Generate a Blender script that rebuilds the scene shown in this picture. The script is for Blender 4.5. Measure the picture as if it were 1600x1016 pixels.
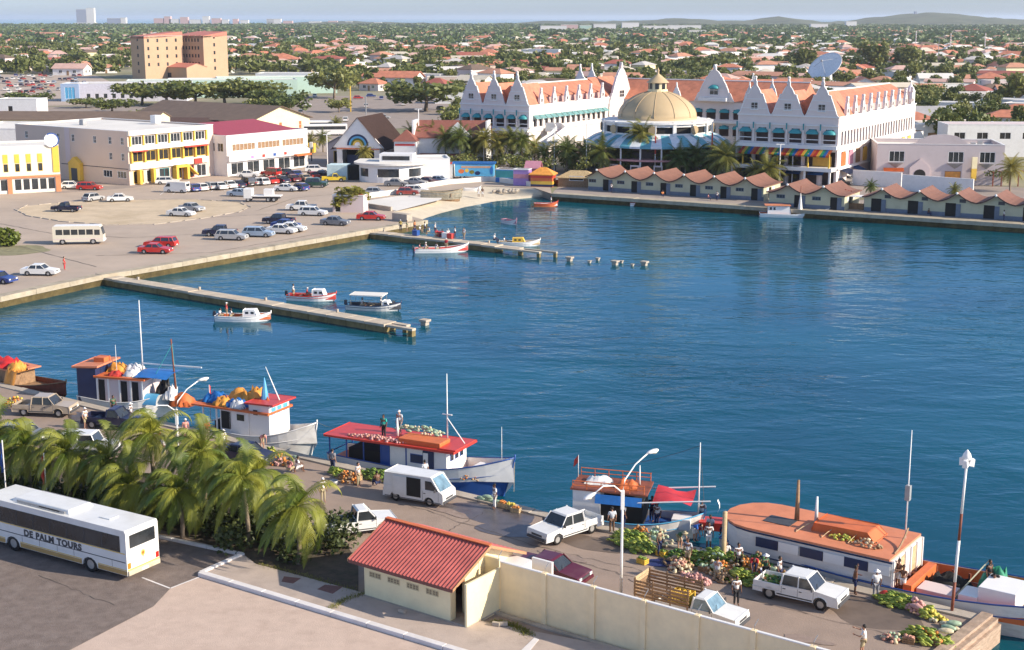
import bpy, bmesh, math, random
import numpy as np
from mathutils import Vector, Matrix
from mathutils.geometry import tessellate_polygon
random.seed(7); NPR=np.random.RandomState(11)
for o in list(bpy.data.objects): bpy.data.objects.remove(o)
S=bpy.context.scene; C=S.collection
R=math.radians; PI=math.pi
# ---------------- camera, light ----------------
CH=31.3; TH=math.atan(480/2222)
cd=bpy.data.cameras.new('camera'); cam=bpy.data.objects.new('camera',cd); C.objects.link(cam)
cam.location=(0,0,CH); cam.rotation_euler=(PI/2-TH,0,0); cd.sensor_width=36; cd.lens=50; cd.clip_start=.5; cd.clip_end=60000
S.camera=cam
SUN=Vector((.95,-.31,.50)).normalized()      # direction towards the sun
w=bpy.data.worlds.new('World'); S.world=w; w.use_nodes=True; nt=w.node_tree
sky=nt.nodes.new('ShaderNodeTexSky'); sky.sky_type='NISHITA'; sky.sun_disc=False
sky.sun_elevation=math.asin(SUN.z); sky.sun_rotation=math.atan2(SUN.x,SUN.y); sky.air_density=1.1; sky.dust_density=.6; sky.ozone_density=2.2; sky.altitude=0
bg=nt.nodes['Background']; bg.inputs[1].default_value=.125; tint=nt.nodes.new('ShaderNodeMix'); tint.data_type='RGBA'; tint.blend_type='MULTIPLY'; tint.inputs[0].default_value=1; 
wtc=nt.nodes.new('ShaderNodeTexCoord'); wsp=nt.nodes.new('ShaderNodeSeparateXYZ'); nt.links.new(wtc.outputs['Generated'],wsp.inputs[0]); wr=nt.nodes.new('ShaderNodeValToRGB'); nt.links.new(wsp.outputs[2],wr.inputs[0])
wr.color_ramp.elements[0].position=0; wr.color_ramp.elements[0].color=(.54,.69,1.16,1); wr.color_ramp.elements[1].position=.6; wr.color_ramp.elements[1].color=(1.0,.90,.84,1); nt.links.new(wr.outputs[0],tint.inputs[7])
nt.links.new(sky.outputs[0],tint.inputs[6]); nt.links.new(tint.outputs[2],bg.inputs[0])
sl=bpy.data.lights.new('sun','SUN'); so=bpy.data.objects.new('sun',sl); C.objects.link(so)
sl.energy=4.2; sl.angle=R(.53); sl.color=(1,.89,.73); so.rotation_euler=SUN.to_track_quat('Z','Y').to_euler()
S.view_settings.view_transform='Standard'; S.view_settings.look='None'; S.view_settings.gamma=1; S.view_settings.exposure=.78
S.view_settings.use_curve_mapping=False
S.render.engine='CYCLES'; S.cycles.max_bounces=6; S.cycles.volume_bounces=1; S.cycles.sample_clamp_indirect=6
# ---------------- places: where a pixel's ray meets a level ----------------
def at(px,py,z=0):
    sx=(px-800)/2222; sy=(508-py)/2222
    d=(sx,math.cos(TH)+sy*math.sin(TH),-math.sin(TH)+sy*math.cos(TH)); t=(z-CH)/d[2]
    return Vector((d[0]*t,d[1]*t,z))
def hgt(yb,yt,z=0):
    D=at(800,yb,z).y; sy=(508-yt)/2222
    return CH+D*(-math.sin(TH)+sy*math.cos(TH))/(math.cos(TH)+sy*math.sin(TH))-z
# ---------------- mesh builder ----------------
class MB:
    def __init__(s): s.v=[]; s.f=[]; s.m=[]
    def add(s,vs,fs,m=0):
        n=len(s.v); s.v+=[tuple(p) for p in vs]; s.f+=[tuple(i+n for i in f) for f in fs]; s.m+=[m]*len(fs); return s
    def box(s,c,sz,rz=0,m=0,tp=1,ty=None):
        x,y,z=[k/2 for k in sz]; ty=tp if ty is None else ty; ca,sa=math.cos(rz),math.sin(rz)
        vs=[]
        for k,(a,b) in ((-1,(1,1)),(1,(tp,ty))):
            for i,j in ((-1,-1),(1,-1),(1,1),(-1,1)):
                X,Y=i*x*a,j*y*b; vs.append((c[0]+X*ca-Y*sa,c[1]+X*sa+Y*ca,c[2]+k*z))
        return s.add(vs,[(3,2,1,0),(4,5,6,7),(0,1,5,4),(1,2,6,5),(2,3,7,6),(3,0,4,7)],m)
    def b2(s,a,b,m=0): return s.box([(a[i]+b[i])/2 for i in range(3)],[abs(b[i]-a[i]) for i in range(3)],0,m)
    def quad(s,a,b,c,d,m=0): return s.add([a,b,c,d],[(0,1,2,3)],m)
    def poly(s,pts,z,m=0):
        P=[Vector((p[0],p[1],0)) for p in pts]
        if sum(P[i].x*P[(i+1)%len(P)].y-P[(i+1)%len(P)].x*P[i].y for i in range(len(P)))<0: P=P[::-1]
        fs=[]
        for t in tessellate_polygon([P]):
            a,b,c=[P[i] for i in t]; fs.append(tuple(t) if (b-a).cross(c-a).z>0 else tuple(t[::-1]))
        return s.add([(p.x,p.y,z) for p in P],fs,m)
    def prism(s,pts,z0,z1,m=0,top=True):
        P=[(p[0],p[1]) for p in pts]; n=len(P)
        if sum(P[i][0]*P[(i+1)%n][1]-P[(i+1)%n][0]*P[i][1] for i in range(n))<0: P=P[::-1]
        s.add([(x,y,z0) for x,y in P]+[(x,y,z1) for x,y in P],[(i,(i+1)%n,(i+1)%n+n,i+n) for i in range(n)],m)
        if top: s.poly(P,z1,m)
        return s
    def slab(s,prof,y0,y1,m=0):
        """outline in x,z pushed along y"""
        n=len(prof); a=sum(prof[i][0]*prof[(i+1)%n][1]-prof[(i+1)%n][0]*prof[i][1] for i in range(n))
        if a<0: prof=prof[::-1]
        s.add([(x,y0,z) for x,z in prof]+[(x,y1,z) for x,z in prof],[(i,(i+1)%n,(i+1)%n+n,i+n) for i in range(n)][::1],m)
        V=[Vector((x,z,0)) for x,z in prof]
        T=tessellate_polygon([V]); F0=[];F1=[]
        for t in T:
            A,B,D=[V[i] for i in t]; u=tuple(t) if (B-A).cross(D-A).z>0 else tuple(t[::-1]); F0.append(u); F1.append(tuple(i+n for i in u[::-1]))
        k=len(s.v)-2*n; s.f+=[tuple(i+k for i in f) for f in F0+F1]; s.m+=[m]*(len(F0)+len(F1)); return s
    def tube(s,pts,r,n=8,m=0,cap=True):
        pts=[Vector(p) for p in pts]; k=len(pts); rr=r if isinstance(r,(list,tuple)) else [r]*k; vs=[]
        for i,p in enumerate(pts):
            d=(pts[min(i+1,k-1)]-pts[max(i-1,0)]).normalized(); up=Vector((0,0,1)) if abs(d.z)<.95 else Vector((1,0,0))
            a=d.cross(up).normalized(); b=d.cross(a)
            vs+=[p+(a*math.cos(2*PI*j/n)+b*math.sin(2*PI*j/n))*rr[i] for j in range(n)]
        fs=[(i*n+j,i*n+(j+1)%n,(i+1)*n+(j+1)%n,(i+1)*n+j) for i in range(k-1) for j in range(n)]
        if cap: fs+=[tuple(range(n))[::-1],tuple(range((k-1)*n,k*n))]
        return s.add(vs,fs,m)
    def lathe(s,prof,c=(0,0,0),n=16,m=0,sx=1,sy=1,a0=0,a1=2*PI):
        full=abs(a1-a0-2*PI)<1e-6; q=n if full else n+1; vs=[]
        for r,z in prof: vs+=[(c[0]+r*sx*math.cos(a0+(a1-a0)*j/n),c[1]+r*sy*math.sin(a0+(a1-a0)*j/n),c[2]+z) for j in range(q)]
        fs=[(i*q+j,i*q+(j+1)%q,(i+1)*q+(j+1)%q,(i+1)*q+j) for i in range(len(prof)-1) for j in range(n)]
        return s.add(vs,fs,m)
    def ell(s,c,r,n=10,k=6,m=0):
        return s.lathe([(max(math.cos(-PI/2+PI*i/k),.001)*1,math.sin(-PI/2+PI*i/k)*r[2]) for i in range(k+1)],c,n,m,r[0],r[1])
    def loft(s,rings,m=0,close=True,caps=True):
        n=len(rings[0]); vs=[p for r in rings for p in r]
        fs=[(i*n+j,i*n+(j+1)%n,(i+1)*n+(j+1)%n,(i+1)*n+j) for i in range(len(rings)-1) for j in range(n if close else n-1)]
        if caps and close: fs+=[tuple(range(n))[::-1],tuple(range((len(rings)-1)*n,len(rings)*n))]
        return s.add(vs,fs,m)
    def mesh(s,name,mats,smooth=False):
        me=bpy.data.meshes.new(name); me.from_pydata(s.v,[],s.f)
        for q in (mats if isinstance(mats,(list,tuple)) else [mats]): me.materials.append(q)
        me.polygons.foreach_set('material_index',s.m)
        if smooth: me.polygons.foreach_set('use_smooth',[True]*len(me.polygons))
        me.update(); return me
    def build(s,name,mats,parent=None,smooth=False,bev=0,loc=None,rz=0):
        o=link(name,s.mesh(name,mats,smooth),parent,loc,rz)
        if bev: b=o.modifiers.new('bevel','BEVEL'); b.width=bev; b.segments=2; b.limit_method='ANGLE'; b.angle_limit=R(40)
        return o
def link(name,me,parent=None,loc=None,rz=0,col=None):
    o=bpy.data.objects.new(name,me); C.objects.link(o)
    if parent: o.parent=parent
    if loc is not None: o.location=loc
    if rz: o.rotation_euler=(0,0,rz)
    if col is not None and me:
        for i,q in enumerate(col if isinstance(col,(list,tuple)) else [col]):
            if q is not None: o.material_slots[i].link='OBJECT'; o.material_slots[i].material=q
    return o
def tag(o,label=None,cat=None,group=None,kind=None):
    for k,v in (('label',label),('category',cat),('group',group),('kind',kind)):
        if v: o[k]=v
    return o
def thing(name,label,cat,loc=(0,0,0),rz=0,group=None):
    o=bpy.data.objects.new(name,None); C.objects.link(o); o.location=loc; o.rotation_euler=(0,0,rz); o.empty_display_size=.3
    return tag(o,label,cat,group)
def dup(root,loc,rz=0,label=None,group=None,sc=None,col=None):
    """a copy of a thing with copies of its parts and sub-parts; col swaps materials by name of part"""
    def cp(o,par):
        c=o.copy(); C.objects.link(c)
        if par: c.parent=par
        if col and c.name.split('.')[0] in col and c.data:
            q=col[c.name.split('.')[0]]; c.material_slots[0].link='OBJECT'; c.material_slots[0].material=q
        for ch in o.children: cp(ch,c)
        return c
    r=cp(root,None); r.location=loc; r.rotation_euler=(0,0,rz)
    if sc: r.scale=sc if isinstance(sc,(tuple,list)) else (sc,)*3
    if label: r['label']=label
    if group: r['group']=group
    return r
PROTO=[]
def drop(root):
    for c in list(root.children): drop(c)
    bpy.data.objects.remove(root)
def struct(name,mb,m,smooth=False,kind='structure'): return tag(mb.build(name,m,smooth=smooth),kind=kind)
# ---------------- materials ----------------
def hx(s): 
    c=[int(s[i:i+2],16)/255 for i in (0,2,4)]; return tuple((x/12.92 if x<.04045 else ((x+.055)/1.055)**2.4) for x in c)
MC={}
def mat(name,c,r=.65,me=0,v=.12,s=1.5,b=0,bs=12,dirt=0,dc=(.12,.09,.06),ds=.6,tr=0,co='Object',stretch=None,spec=None,em=0):
    if name in MC: return MC[name]
    if isinstance(c,str): c=hx(c)
    m=bpy.data.materials.new(name); m.use_nodes=True; n=m.node_tree.nodes; l=m.node_tree.links; p=n['Principled BSDF']
    p.inputs['Roughness'].default_value=r; p.inputs['Metallic'].default_value=me
    if spec is not None: p.inputs['Specular IOR Level'].default_value=spec
    tc=n.new('ShaderNodeTexCoord'); src=tc.outputs[co]
    if stretch: 
        mp=n.new('ShaderNodeMapping'); mp.inputs['Scale'].default_value=stretch; l.new(src,mp.inputs[0]); src=mp.outputs[0]
    nz=n.new('ShaderNodeTexNoise'); nz.inputs['Scale'].default_value=s; nz.inputs['Detail'].default_value=5; nz.inputs['Roughness'].default_value=.62; l.new(src,nz.inputs['Vector'])
    rp=n.new('ShaderNodeValToRGB'); l.new(nz.outputs[0],rp.inputs[0]); rp.color_ramp.elements[0].position=.3; rp.color_ramp.elements[1].position=.7
    rp.color_ramp.elements[0].color=tuple(max(0,x*(1-v)) for x in c)+(1,); rp.color_ramp.elements[1].color=tuple(min(1,x*(1+v)) for x in c)+(1,)
    out=rp.outputs[0]
    if dirt:
        n2=n.new('ShaderNodeTexNoise'); n2.inputs['Scale'].default_value=ds; n2.inputs['Detail'].default_value=7; n2.inputs['Roughness'].default_value=.7; l.new(src,n2.inputs['Vector'])
        mr=n.new('ShaderNodeMapRange'); mr.inputs[1].default_value=.48; mr.inputs[2].default_value=.72; mr.inputs[4].default_value=dirt; l.new(n2.outputs[0],mr.inputs[0])
        mx=n.new('ShaderNodeMix'); mx.data_type='RGBA'; l.new(mr.outputs[0],mx.inputs[0]); l.new(out,mx.inputs[6]); mx.inputs[7].default_value=dc+(1,); out=mx.outputs[2]
    l.new(out,p.inputs['Base Color'])
    if b:
        n3=n.new('ShaderNodeTexNoise'); n3.inputs['Scale'].default_value=bs; n3.inputs['Detail'].default_value=4; l.new(src,n3.inputs['Vector'])
        bp=n.new('ShaderNodeBump'); bp.inputs['Strength'].default_value=b; bp.inputs['Distance'].default_value=.05; l.new(n3.outputs[0],bp.inputs['Height']); l.new(bp.outputs[0],p.inputs['Normal'])
    if tr:
        t=n.new('ShaderNodeBsdfTranslucent'); l.new(out,t.inputs[0]); ms=n.new('ShaderNodeMixShader'); ms.inputs[0].default_value=tr
        l.new(p.outputs[0],ms.inputs[1]); l.new(t.outputs[0],ms.inputs[2]); l.new(ms.outputs[0],n['Material Output'].inputs[0])
    MC[name]=m; return m
def leafmat(name,a,b_,tr=.3):
    """colour differs from leaf clump to leaf clump and plant to plant"""
    if name in MC: return MC[name]
    m=mat(name,a,.55,tr=tr,v=.3,s=.9); n=m.node_tree.nodes; l=m.node_tree.links; p=n['Principled BSDF']
    oi=n.new('ShaderNodeObjectInfo'); nz=n.new('ShaderNodeTexNoise'); nz.inputs['Scale'].default_value=.35; nz.inputs['Detail'].default_value=3
    g=n.new('ShaderNodeNewGeometry'); l.new(g.outputs['Position'],nz.inputs['Vector'])
    ad=n.new('ShaderNodeMath'); ad.operation='ADD'; l.new(oi.outputs['Random'],ad.inputs[0]); l.new(nz.outputs[0],ad.inputs[1])
    mr=n.new('ShaderNodeMapRange'); mr.inputs[1].default_value=.4; mr.inputs[2].default_value=1.5; l.new(ad.outputs[0],mr.inputs[0])
    mx=n.new('ShaderNodeMix'); mx.data_type='RGBA'; l.new(mr.outputs[0],mx.inputs[0]); mx.inputs[6].default_value=tuple(a)+(1,); mx.inputs[7].default_value=tuple(b_)+(1,)
    m2=n.new('ShaderNodeMix'); m2.data_type='RGBA'; m2.blend_type='MULTIPLY'; m2.inputs[0].default_value=.5; l.new(mx.outputs[2],m2.inputs[6])
    rp=[x for x in n if x.type=='VALTORGB'][0]; rp.color_ramp.elements[0].color=(.35,.35,.35,1); rp.color_ramp.elements[1].color=(1,1,1,1); l.new(rp.outputs[0],m2.inputs[7])
    l.new(m2.outputs[2],p.inputs['Base Color'])
    for x in n:
        if x.type=='BSDF_TRANSLUCENT': l.new(m2.outputs[2],x.inputs[0])
    return m
M=dict(
 white=mat('white_paint',(.78,.76,.73),.5,v=.05,dirt=.22,dc=(.45,.4,.34),ds=.5),
 cleanw=mat('clean_white',(.8,.78,.75),.4,v=.03),
 plaza=mat('plaza_plaster',(.76,.67,.62),.7,v=.05,s=.4,dirt=.12,dc=(.6,.45,.45)),
 cream=mat('cream_plaster',(.80,.70,.44),.8,v=.06,s=.6,b=.15,bs=9,dirt=.18,dc=(.42,.35,.22),ds=.9),
 creamw=mat('cream_wall_panel',(.88,.70,.43),.8,v=.07,s=1.2,b=.1,dirt=.2,dc=(.45,.38,.27),ds=.5),
 beige=mat('beige_plaster',(.66,.52,.42),.8,v=.05,s=.3,dirt=.12,dc=(.4,.3,.24)),
 pinkw=mat('pale_pink_plaster',(.66,.54,.52),.8,v=.05,s=.3,dirt=.12,dc=(.4,.3,.24)),
 tan=mat('tan_plaster',(.47,.32,.20),.8,v=.06,s=.1,dirt=.1),
 olive=mat('pale_olive_plaster',(.50,.48,.33),.8,v=.07,s=.5,dirt=.25,dc=(.25,.23,.16)),
 bgrey=mat('blue_grey_paint',(.14,.17,.22),.7),
 yellow=mat('yellow_paint',(.74,.47,.06),.5,v=.06),
 orange=mat('orange_tiles',(.54,.20,.115),.75,v=.22,s=.7,b=.3,bs=3,dirt=.25,dc=(.3,.1,.05)),
 orangeb=mat('orange_brown_tiles',(.20,.09,.06),.8,v=.15,s=.8,b=.25,bs=5,dirt=.25,dc=(.2,.1,.07)),
 redroof=mat('red_corrugated_sheet',(.46,.11,.09),.6,v=.18,s=.8,dirt=.6,dc=(.30,.07,.06),ds=.7),
 redp=mat('red_paint',(.55,.05,.035),.45,v=.1,dirt=.25,dc=(.3,.05,.04)),
 orp=mat('orange_paint',(.62,.15,.04),.55,v=.12,dirt=.35,dc=(.35,.09,.04)),
 deckor=mat('weathered_orange_deck',(.62,.22,.11),.7,v=.1,s=1.2,dirt=.45,dc=(.42,.12,.05),ds=.5),
 brownroof=mat('brown_roof',(.16,.11,.08),.85,v=.15,s=.5,dirt=.2),
 darkbrown=mat('dark_brown_roof',(.09,.05,.04),.85,v=.2),
 roofw=mat('white_flat_roof',(.72,.68,.62),.8,v=.06,s=.15,dirt=.2,dc=(.4,.36,.3),ds=.2),
 grey=mat('grey_metal',(.35,.35,.35),.5,.3,v=.1),
 dgrey=mat('dark_grey',(.06,.06,.065),.6),
 black=mat('black_rubber',(.012,.012,.013),.6),
 dark=mat('dark_interior',(.02,.018,.016),.9),
 glass=mat('dark_window_glass',(.03,.035,.04),.12,v=.5,s=.6,spec=.8),
 glassb=mat('pale_blue_windscreen',(.16,.26,.32),.06,v=.5,s=1.2,spec=1),
 teal=mat('teal_awning',(.04,.28,.30),.6,v=.12),
 blue=mat('blue_paint',(.02,.08,.30),.4,v=.1,dirt=.2,dc=(.1,.12,.2)),
 navy=mat('navy_paint',(.015,.03,.09),.4),
 lblue=mat('light_blue_paint',(.10,.38,.62),.45,v=.1),
 tarp=mat('blue_tarpaulin',(.02,.14,.42),.4,v=.2,b=.6,bs=3),
 redtarp=mat('red_tarpaulin',(.60,.03,.03),.5,v=.15,b=.5,bs=3),
 ortarp=mat('orange_tarpaulin',(.72,.30,.05),.6,v=.2,b=.6,bs=4),
 concrete=mat('weathered_concrete',(.42,.36,.29),.9,v=.15,s=.5,b=.4,bs=4,dirt=.4,dc=(.2,.16,.11),ds=.7),
 algae=mat('algae_stained_concrete',(.20,.15,.06),.9,v=.35,s=.7,b=.6,bs=5,dirt=.6,dc=(.05,.04,.02),ds=1.2),
 kerb=mat('white_kerb_paint',(.70,.66,.64),.7,v=.06,dirt=.35,dc=(.36,.32,.3)),
 wood=mat('rough_wood',(.28,.17,.09),.8,v=.3,s=3),
 woodl=mat('pale_wood',(.50,.36,.20),.8,v=.25,s=4),
 rust=mat('rusty_red_steel',(.22,.06,.03),.7,v=.3,s=3,dirt=.4,dc=(.08,.03,.02)),
 hullw=mat('weathered_white_hull',(.74,.71,.67),.55,v=.1,s=.8,dirt=.55,dc=(.30,.24,.19),ds=.5,stretch=(.5,1,2)),
 gold=mat('ochre_dome',(.50,.37,.21),.65,v=.1,s=.3,dirt=.15),
 pink=mat('pink_paint',(.50,.22,.28),.6), purple=mat('lilac_paint',(.36,.22,.50),.6),
 trunk=mat('grey_brown_bark',(.22,.17,.12),.9,v=.35,s=4,b=.6,bs=8),
 skin1=mat('brown_skin',(.17,.075,.04),.55), skin2=mat('tan_skin',(.42,.23,.15),.55),
 hair=mat('black_hair',(.012,.01,.009),.7),
 green=mat('green_cloth',(.03,.25,.14),.7),
)
M['frond']=leafmat('palm_frond',(.085,.155,.018),(.42,.41,.05),.3)
M['frond2']=leafmat('plaza_palm_frond',(.11,.16,.03),(.34,.29,.06),.3)
M['leaf']=leafmat('tree_leaf',(.105,.14,.03),(.27,.275,.07),.25)
M['leafd']=leafmat('shaded_shrub_leaf',(.03,.05,.012),(.08,.10,.025),.15)  # darker leaf copy: paints the shade of the gaps below the palms
M['leafy']=leafmat('young_leaf',(.16,.22,.03),(.32,.28,.05),.3)
M['far']=leafmat('far_wood_leaf',(.10,.15,.04),(.22,.25,.08),.2)
# ---------------- the setting ----------------
WZ=-1.25
def xy(L,z=0): return [at(a,b,z).xy for a,b in L]
LQ=[Vector((-75.5,137.6))]+xy([(0,465),(158,431),(205,424),(555,364)])
beachback=xy([(615,331),(640,314),(700,299),(760,291),(835,294),(862,303)])
coastL=LQ+xy([(668,345)])+beachback
shR=Vector((79.1,217.9)); shd=(shR-coastL[-1]).normalized()
coast=[Vector((3000,120)),Vector((230,131))]+[shR+shd*20,shR]+coastL[::-1]
Q0=at(0,600).xy; Q1=at(1484,953).xy; QD=(Q1-Q0).normalized(); QN=Vector((-QD.y,QD.x))  # QN points over the water
QC=Q1+QD*1.7; QE=at(1469,1016).xy; QE2=QE+(QE-QC).normalized()*60
near=[Q1,QC,QE,QE2]
land=coast+near+[Vector((QE2.x,-80)),Vector((-9000,-80)),Vector((-9000,4200)),Vector((-1700,5400)),Vector((-900,7500)),Vector((9000,8500)),Vector((9000,120))]
gm=mat('town_earth',(.20,.19,.10),.95,v=.5,s=.012,dirt=.8,dc=(.34,.28,.21),ds=.02,co='Object')
b=MB(); b.poly(land,0); struct('ground',b,gm)
seam=bpy.data.materials.new('sea_water'); seam.use_nodes=True
n=seam.node_tree.nodes; l=seam.node_tree.links; p=n['Principled BSDF']
p.inputs['Base Color'].default_value=(.002,.038,.062,1); p.inputs['Roughness'].default_value=.05; p.inputs['IOR'].default_value=1.33; p.inputs['Specular IOR Level'].default_value=.3
tc=n.new('ShaderNodeTexCoord'); prev=None; pz=n.new('ShaderNodeTexNoise'); pz.inputs['Scale'].default_value=.022; pz.inputs['Detail'].default_value=3; l.new(tc.outputs['Object'],pz.inputs[0]); pm=n.new('ShaderNodeMapRange'); pm.inputs[1].default_value=.38; pm.inputs[2].default_value=.62; pm.inputs[3].default_value=.35; pm.inputs[4].default_value=1.25; l.new(pz.outputs[0],pm.inputs[0])
for sc,st,ds,dt,sx in ((.055,.25,1.2,2,.6),(.32,.55,.5,3,.55),(1.5,.6,.10,4,.6)):
    mp=n.new('ShaderNodeMapping'); mp.inputs['Scale'].default_value=(sx,1,1); mp.inputs['Rotation'].default_value=(0,0,R(8*sc*4)); l.new(tc.outputs['Object'],mp.inputs[0])
    z=n.new('ShaderNodeTexNoise'); z.inputs['Scale'].default_value=sc; z.inputs['Detail'].default_value=dt; z.inputs['Distortion'].default_value=.3; l.new(mp.outputs[0],z.inputs[0])
    bp=n.new('ShaderNodeBump'); bp.inputs['Strength'].default_value=st; bp.inputs['Distance'].default_value=ds; l.new(z.outputs[0],bp.inputs['Height'])
    ml=n.new('ShaderNodeMath'); ml.operation='MULTIPLY'; ml.inputs[1].default_value=st; l.new(pm.outputs[0],ml.inputs[0]); l.new(ml.outputs[0],bp.inputs['Strength'])
    if prev: l.new(prev.outputs[0],bp.inputs['Normal'])
    prev=bp
l.new(prev.outputs[0],p.inputs['Normal'])
df=n.new('ShaderNodeBsdfDiffuse'); gs=n.new('ShaderNodeBsdfGlossy'); gs.inputs['Roughness'].default_value=.05; gs.inputs['Color'].default_value=(.72,.90,1,1); fr=n.new('ShaderNodeFresnel'); fr.inputs[0].default_value=1.33
fm=n.new('ShaderNodeMath'); fm.operation='MULTIPLY'; fm.inputs[1].default_value=.88; ms=n.new('ShaderNodeMixShader')
for q in (df,gs,fr): l.new(prev.outputs[0],q.inputs['Normal'])
l.new(fr.outputs[0],fm.inputs[0]); l.new(fm.outputs[0],ms.inputs[0]); l.new(df.outputs[0],ms.inputs[1]); l.new(gs.outputs[0],ms.inputs[2]); l.new(ms.outputs[0],n['Material Output'].inputs[0])
z=n.new('ShaderNodeTexNoise'); z.inputs['Scale'].default_value=.03; l.new(tc.outputs['Object'],z.inputs[0]); rp=n.new('ShaderNodeValToRGB'); l.new(z.outputs[0],rp.inputs[0])
rp.color_ramp.elements[0].color=(.001,.052,.082,1); rp.color_ramp.elements[1].color=(.001,.080,.110,1); rp.color_ramp.elements[0].position=.35; rp.color_ramp.elements[1].position=.7; l.new(rp.outputs[0],df.inputs['Color'])
b=MB(); b.quad((-30000,-200,WZ),(30000,-200,WZ),(30000,40000,WZ),(-30000,40000,WZ)); struct('sea',b,seam)
# quay walls and copings
def wallrun(name,pts,m,zt=0,zb=-3,t=.5):
    b=MB()
    for a,c in zip(pts[:-1],pts[1:]):
        b.quad((a.x,a.y,zb),(c.x,c.y,zb),(c.x,c.y,zt),(a.x,a.y,zt)); b.quad((c.x,c.y,zb),(a.x,a.y,zb),(a.x,a.y,zt),(c.x,c.y,zt))
    return struct(name,b,m)
wallrun('quay_wall',LQ+coastL[5:7],M['algae'],-.0); wallrun('harbour_wall',[coastL[-1],shR,shR+shd*20,Vector((230,131))],M['algae'])
wallrun('market_quay_wall',[LQ[0],Q0-QD*.1,Q1,QC,QE,QE2],M['algae'])
wallrun('beach_wall',coastL[5:],M['concrete'],-.02,-1.2)
def coping(name,pts,m,wd,h,out=.12,side=1):
    b=MB()
    for a,c in zip(pts[:-1],pts[1:]):
        d=(c-a); L=d.length; d.normalize(); nn=Vector((-d.y,d.x))*side; k=max(1,int(L/4))
        for i in range(k):
            s0=a+d*(L*i/k+.02); s1=a+d*(L*(i+1)/k-.02); jz=random.uniform(-.03,.03)
            q=[s0-nn*out,s1-nn*out,s1+nn*wd,s0+nn*wd]; b.prism(q,-.5,h+jz)
    return struct(name,b,m)
capm=mat('pale_quay_coping',(.40,.34,.25),.9,v=.2,s=.5,b=.4,bs=5,dirt=.45,dc=(.2,.14,.07),ds=.8)
coping('quay_coping',LQ+[coastL[5]],capm,1.3,.12)
coping('wharf_coping',[shR+shd*20,coastL[-1]][::-1],capm,2.2,.10,side=1)
coping('market_quay_coping',[Q0-QD*30,QC],M['concrete'],.7,.12,side=-1)
b=MB()
dE=(QE-QC).normalized(); nE=Vector((-dE.y,dE.x))
for k,(o0,o1,z0,z1) in enumerate(((-.1,.5,-.6,.22),(.5,.8,-1.2,.06),(.8,.98,-2,-.2))):
    q=[QC-dE*.3+nE*o0,QE2+nE*o0,QE2+nE*o1,QC-dE*.3+nE*o1]; b.prism(q,z0,z1)
struct('quay_end_coping',b,mat('worn_quay_beam',(.40,.29,.21),.85,v=.3,s=2,b=.5,bs=5,dirt=.6,dc=(.22,.13,.08),ds=1.2,stretch=(1,1,4)))
# beach
front=xy([(672,346),(700,339),(735,330),(780,320),(825,313),(864,309)],WZ-.3)
b=MB(); nb=len(beachback); rows=6; vs=[]
for j in range(rows+1):
    t=j/rows
    for a,c in zip(beachback,front):
        q=a.lerp(c,t); vs.append((q.x,q.y,-.04+(WZ-.35+.04)*t**1.1+random.uniform(-.04,.04)))
b.add(vs,[(j*nb+i+1,j*nb+i,(j+1)*nb+i,(j+1)*nb+i+1) for j in range(rows) for i in range(nb-1)])
struct('beach',b,mat('pale_sand',(.58,.50,.38),.95,v=.12,s=.5,b=.5,bs=3,dirt=.3,dc=(.38,.30,.2),ds=.3),smooth=True)
# left parking ground
lotm=mat('parking_ground',(.43,.34,.265),.92,v=.10,s=.15,b=.25,bs=6,dirt=.45,dc=(.30,.25,.22),ds=.09)
lot=LQ[:]+[coastL[5]]+beachback+[coastL[-1]+Vector((0,12)),Vector((8,330)),Vector((-60,420)),Vector((-130,420)),Vector((-150,137))]
b=MB(); b.poly(lot,.008); struct('parking_lot',b,lotm)
isl=[at(a,c).xy for a,c in [(26,329),(45,338),(100,347),(175,352),(250,350),(320,341),(375,331),(390,323),(370,316),(300,312),(200,313),(100,317),(40,322)]]
b=MB(); b.poly(isl,.016); struct('dirt_island',b,mat('pale_dirt',(.56,.44,.30),.95,v=.12,s=.25,b=.5,bs=4,dirt=.55,dc=(.34,.25,.14),ds=.12))
b=MB(); rk=[]
for i,a in enumerate(isl):
    c=isl[(i+1)%len(isl)]; k=max(2,int((c-a).length/2.5))
    for j in range(k): q=a.lerp(c,j/k); b.box((q.x,q.y,.06),(2.2,.25,.12),math.atan2(c.y-a.y,c.x-a.x)+random.uniform(-.05,.05))
struct('island_kerb',b,M['concrete'])
def sheet(name,px,z,m,top=None):
    b=MB(); q=xy(px) if not isinstance(px[0],Vector) else px
    if top: b.prism(q,0,top)
    else: b.poly(q,z)
    return struct(name,b,m)
asph=mat('worn_asphalt',(.31,.25,.21),.92,v=.12,s=.3,b=.3,bs=8,dirt=.4,dc=(.19,.165,.15),ds=.12)
sheet('street',[(-60,298),(95,302),(205,294),(330,276),(470,262),(560,262),(560,256),(440,252),(320,270),(200,288),(100,296),(-60,290)],.014,asph)
sheet('boulevard',[(440,258),(720,270),(940,290),(1200,296),(1350,308),(1600,328),(1700,300),(1400,282),(1150,270),(860,262),(720,250),(560,236),(440,240)],.02,asph)
# wharf strip
b=MB(); q=[coastL[-1],shR+shd*20,shR+shd*20+Vector((12,20)),coastL[-1]+Vector((2,14))]; b.poly(q,.012); struct('wharf',b,mat('wharf_concrete',(.34,.28,.24),.9,v=.12,s=.3,b=.3,dirt=.3))
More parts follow.
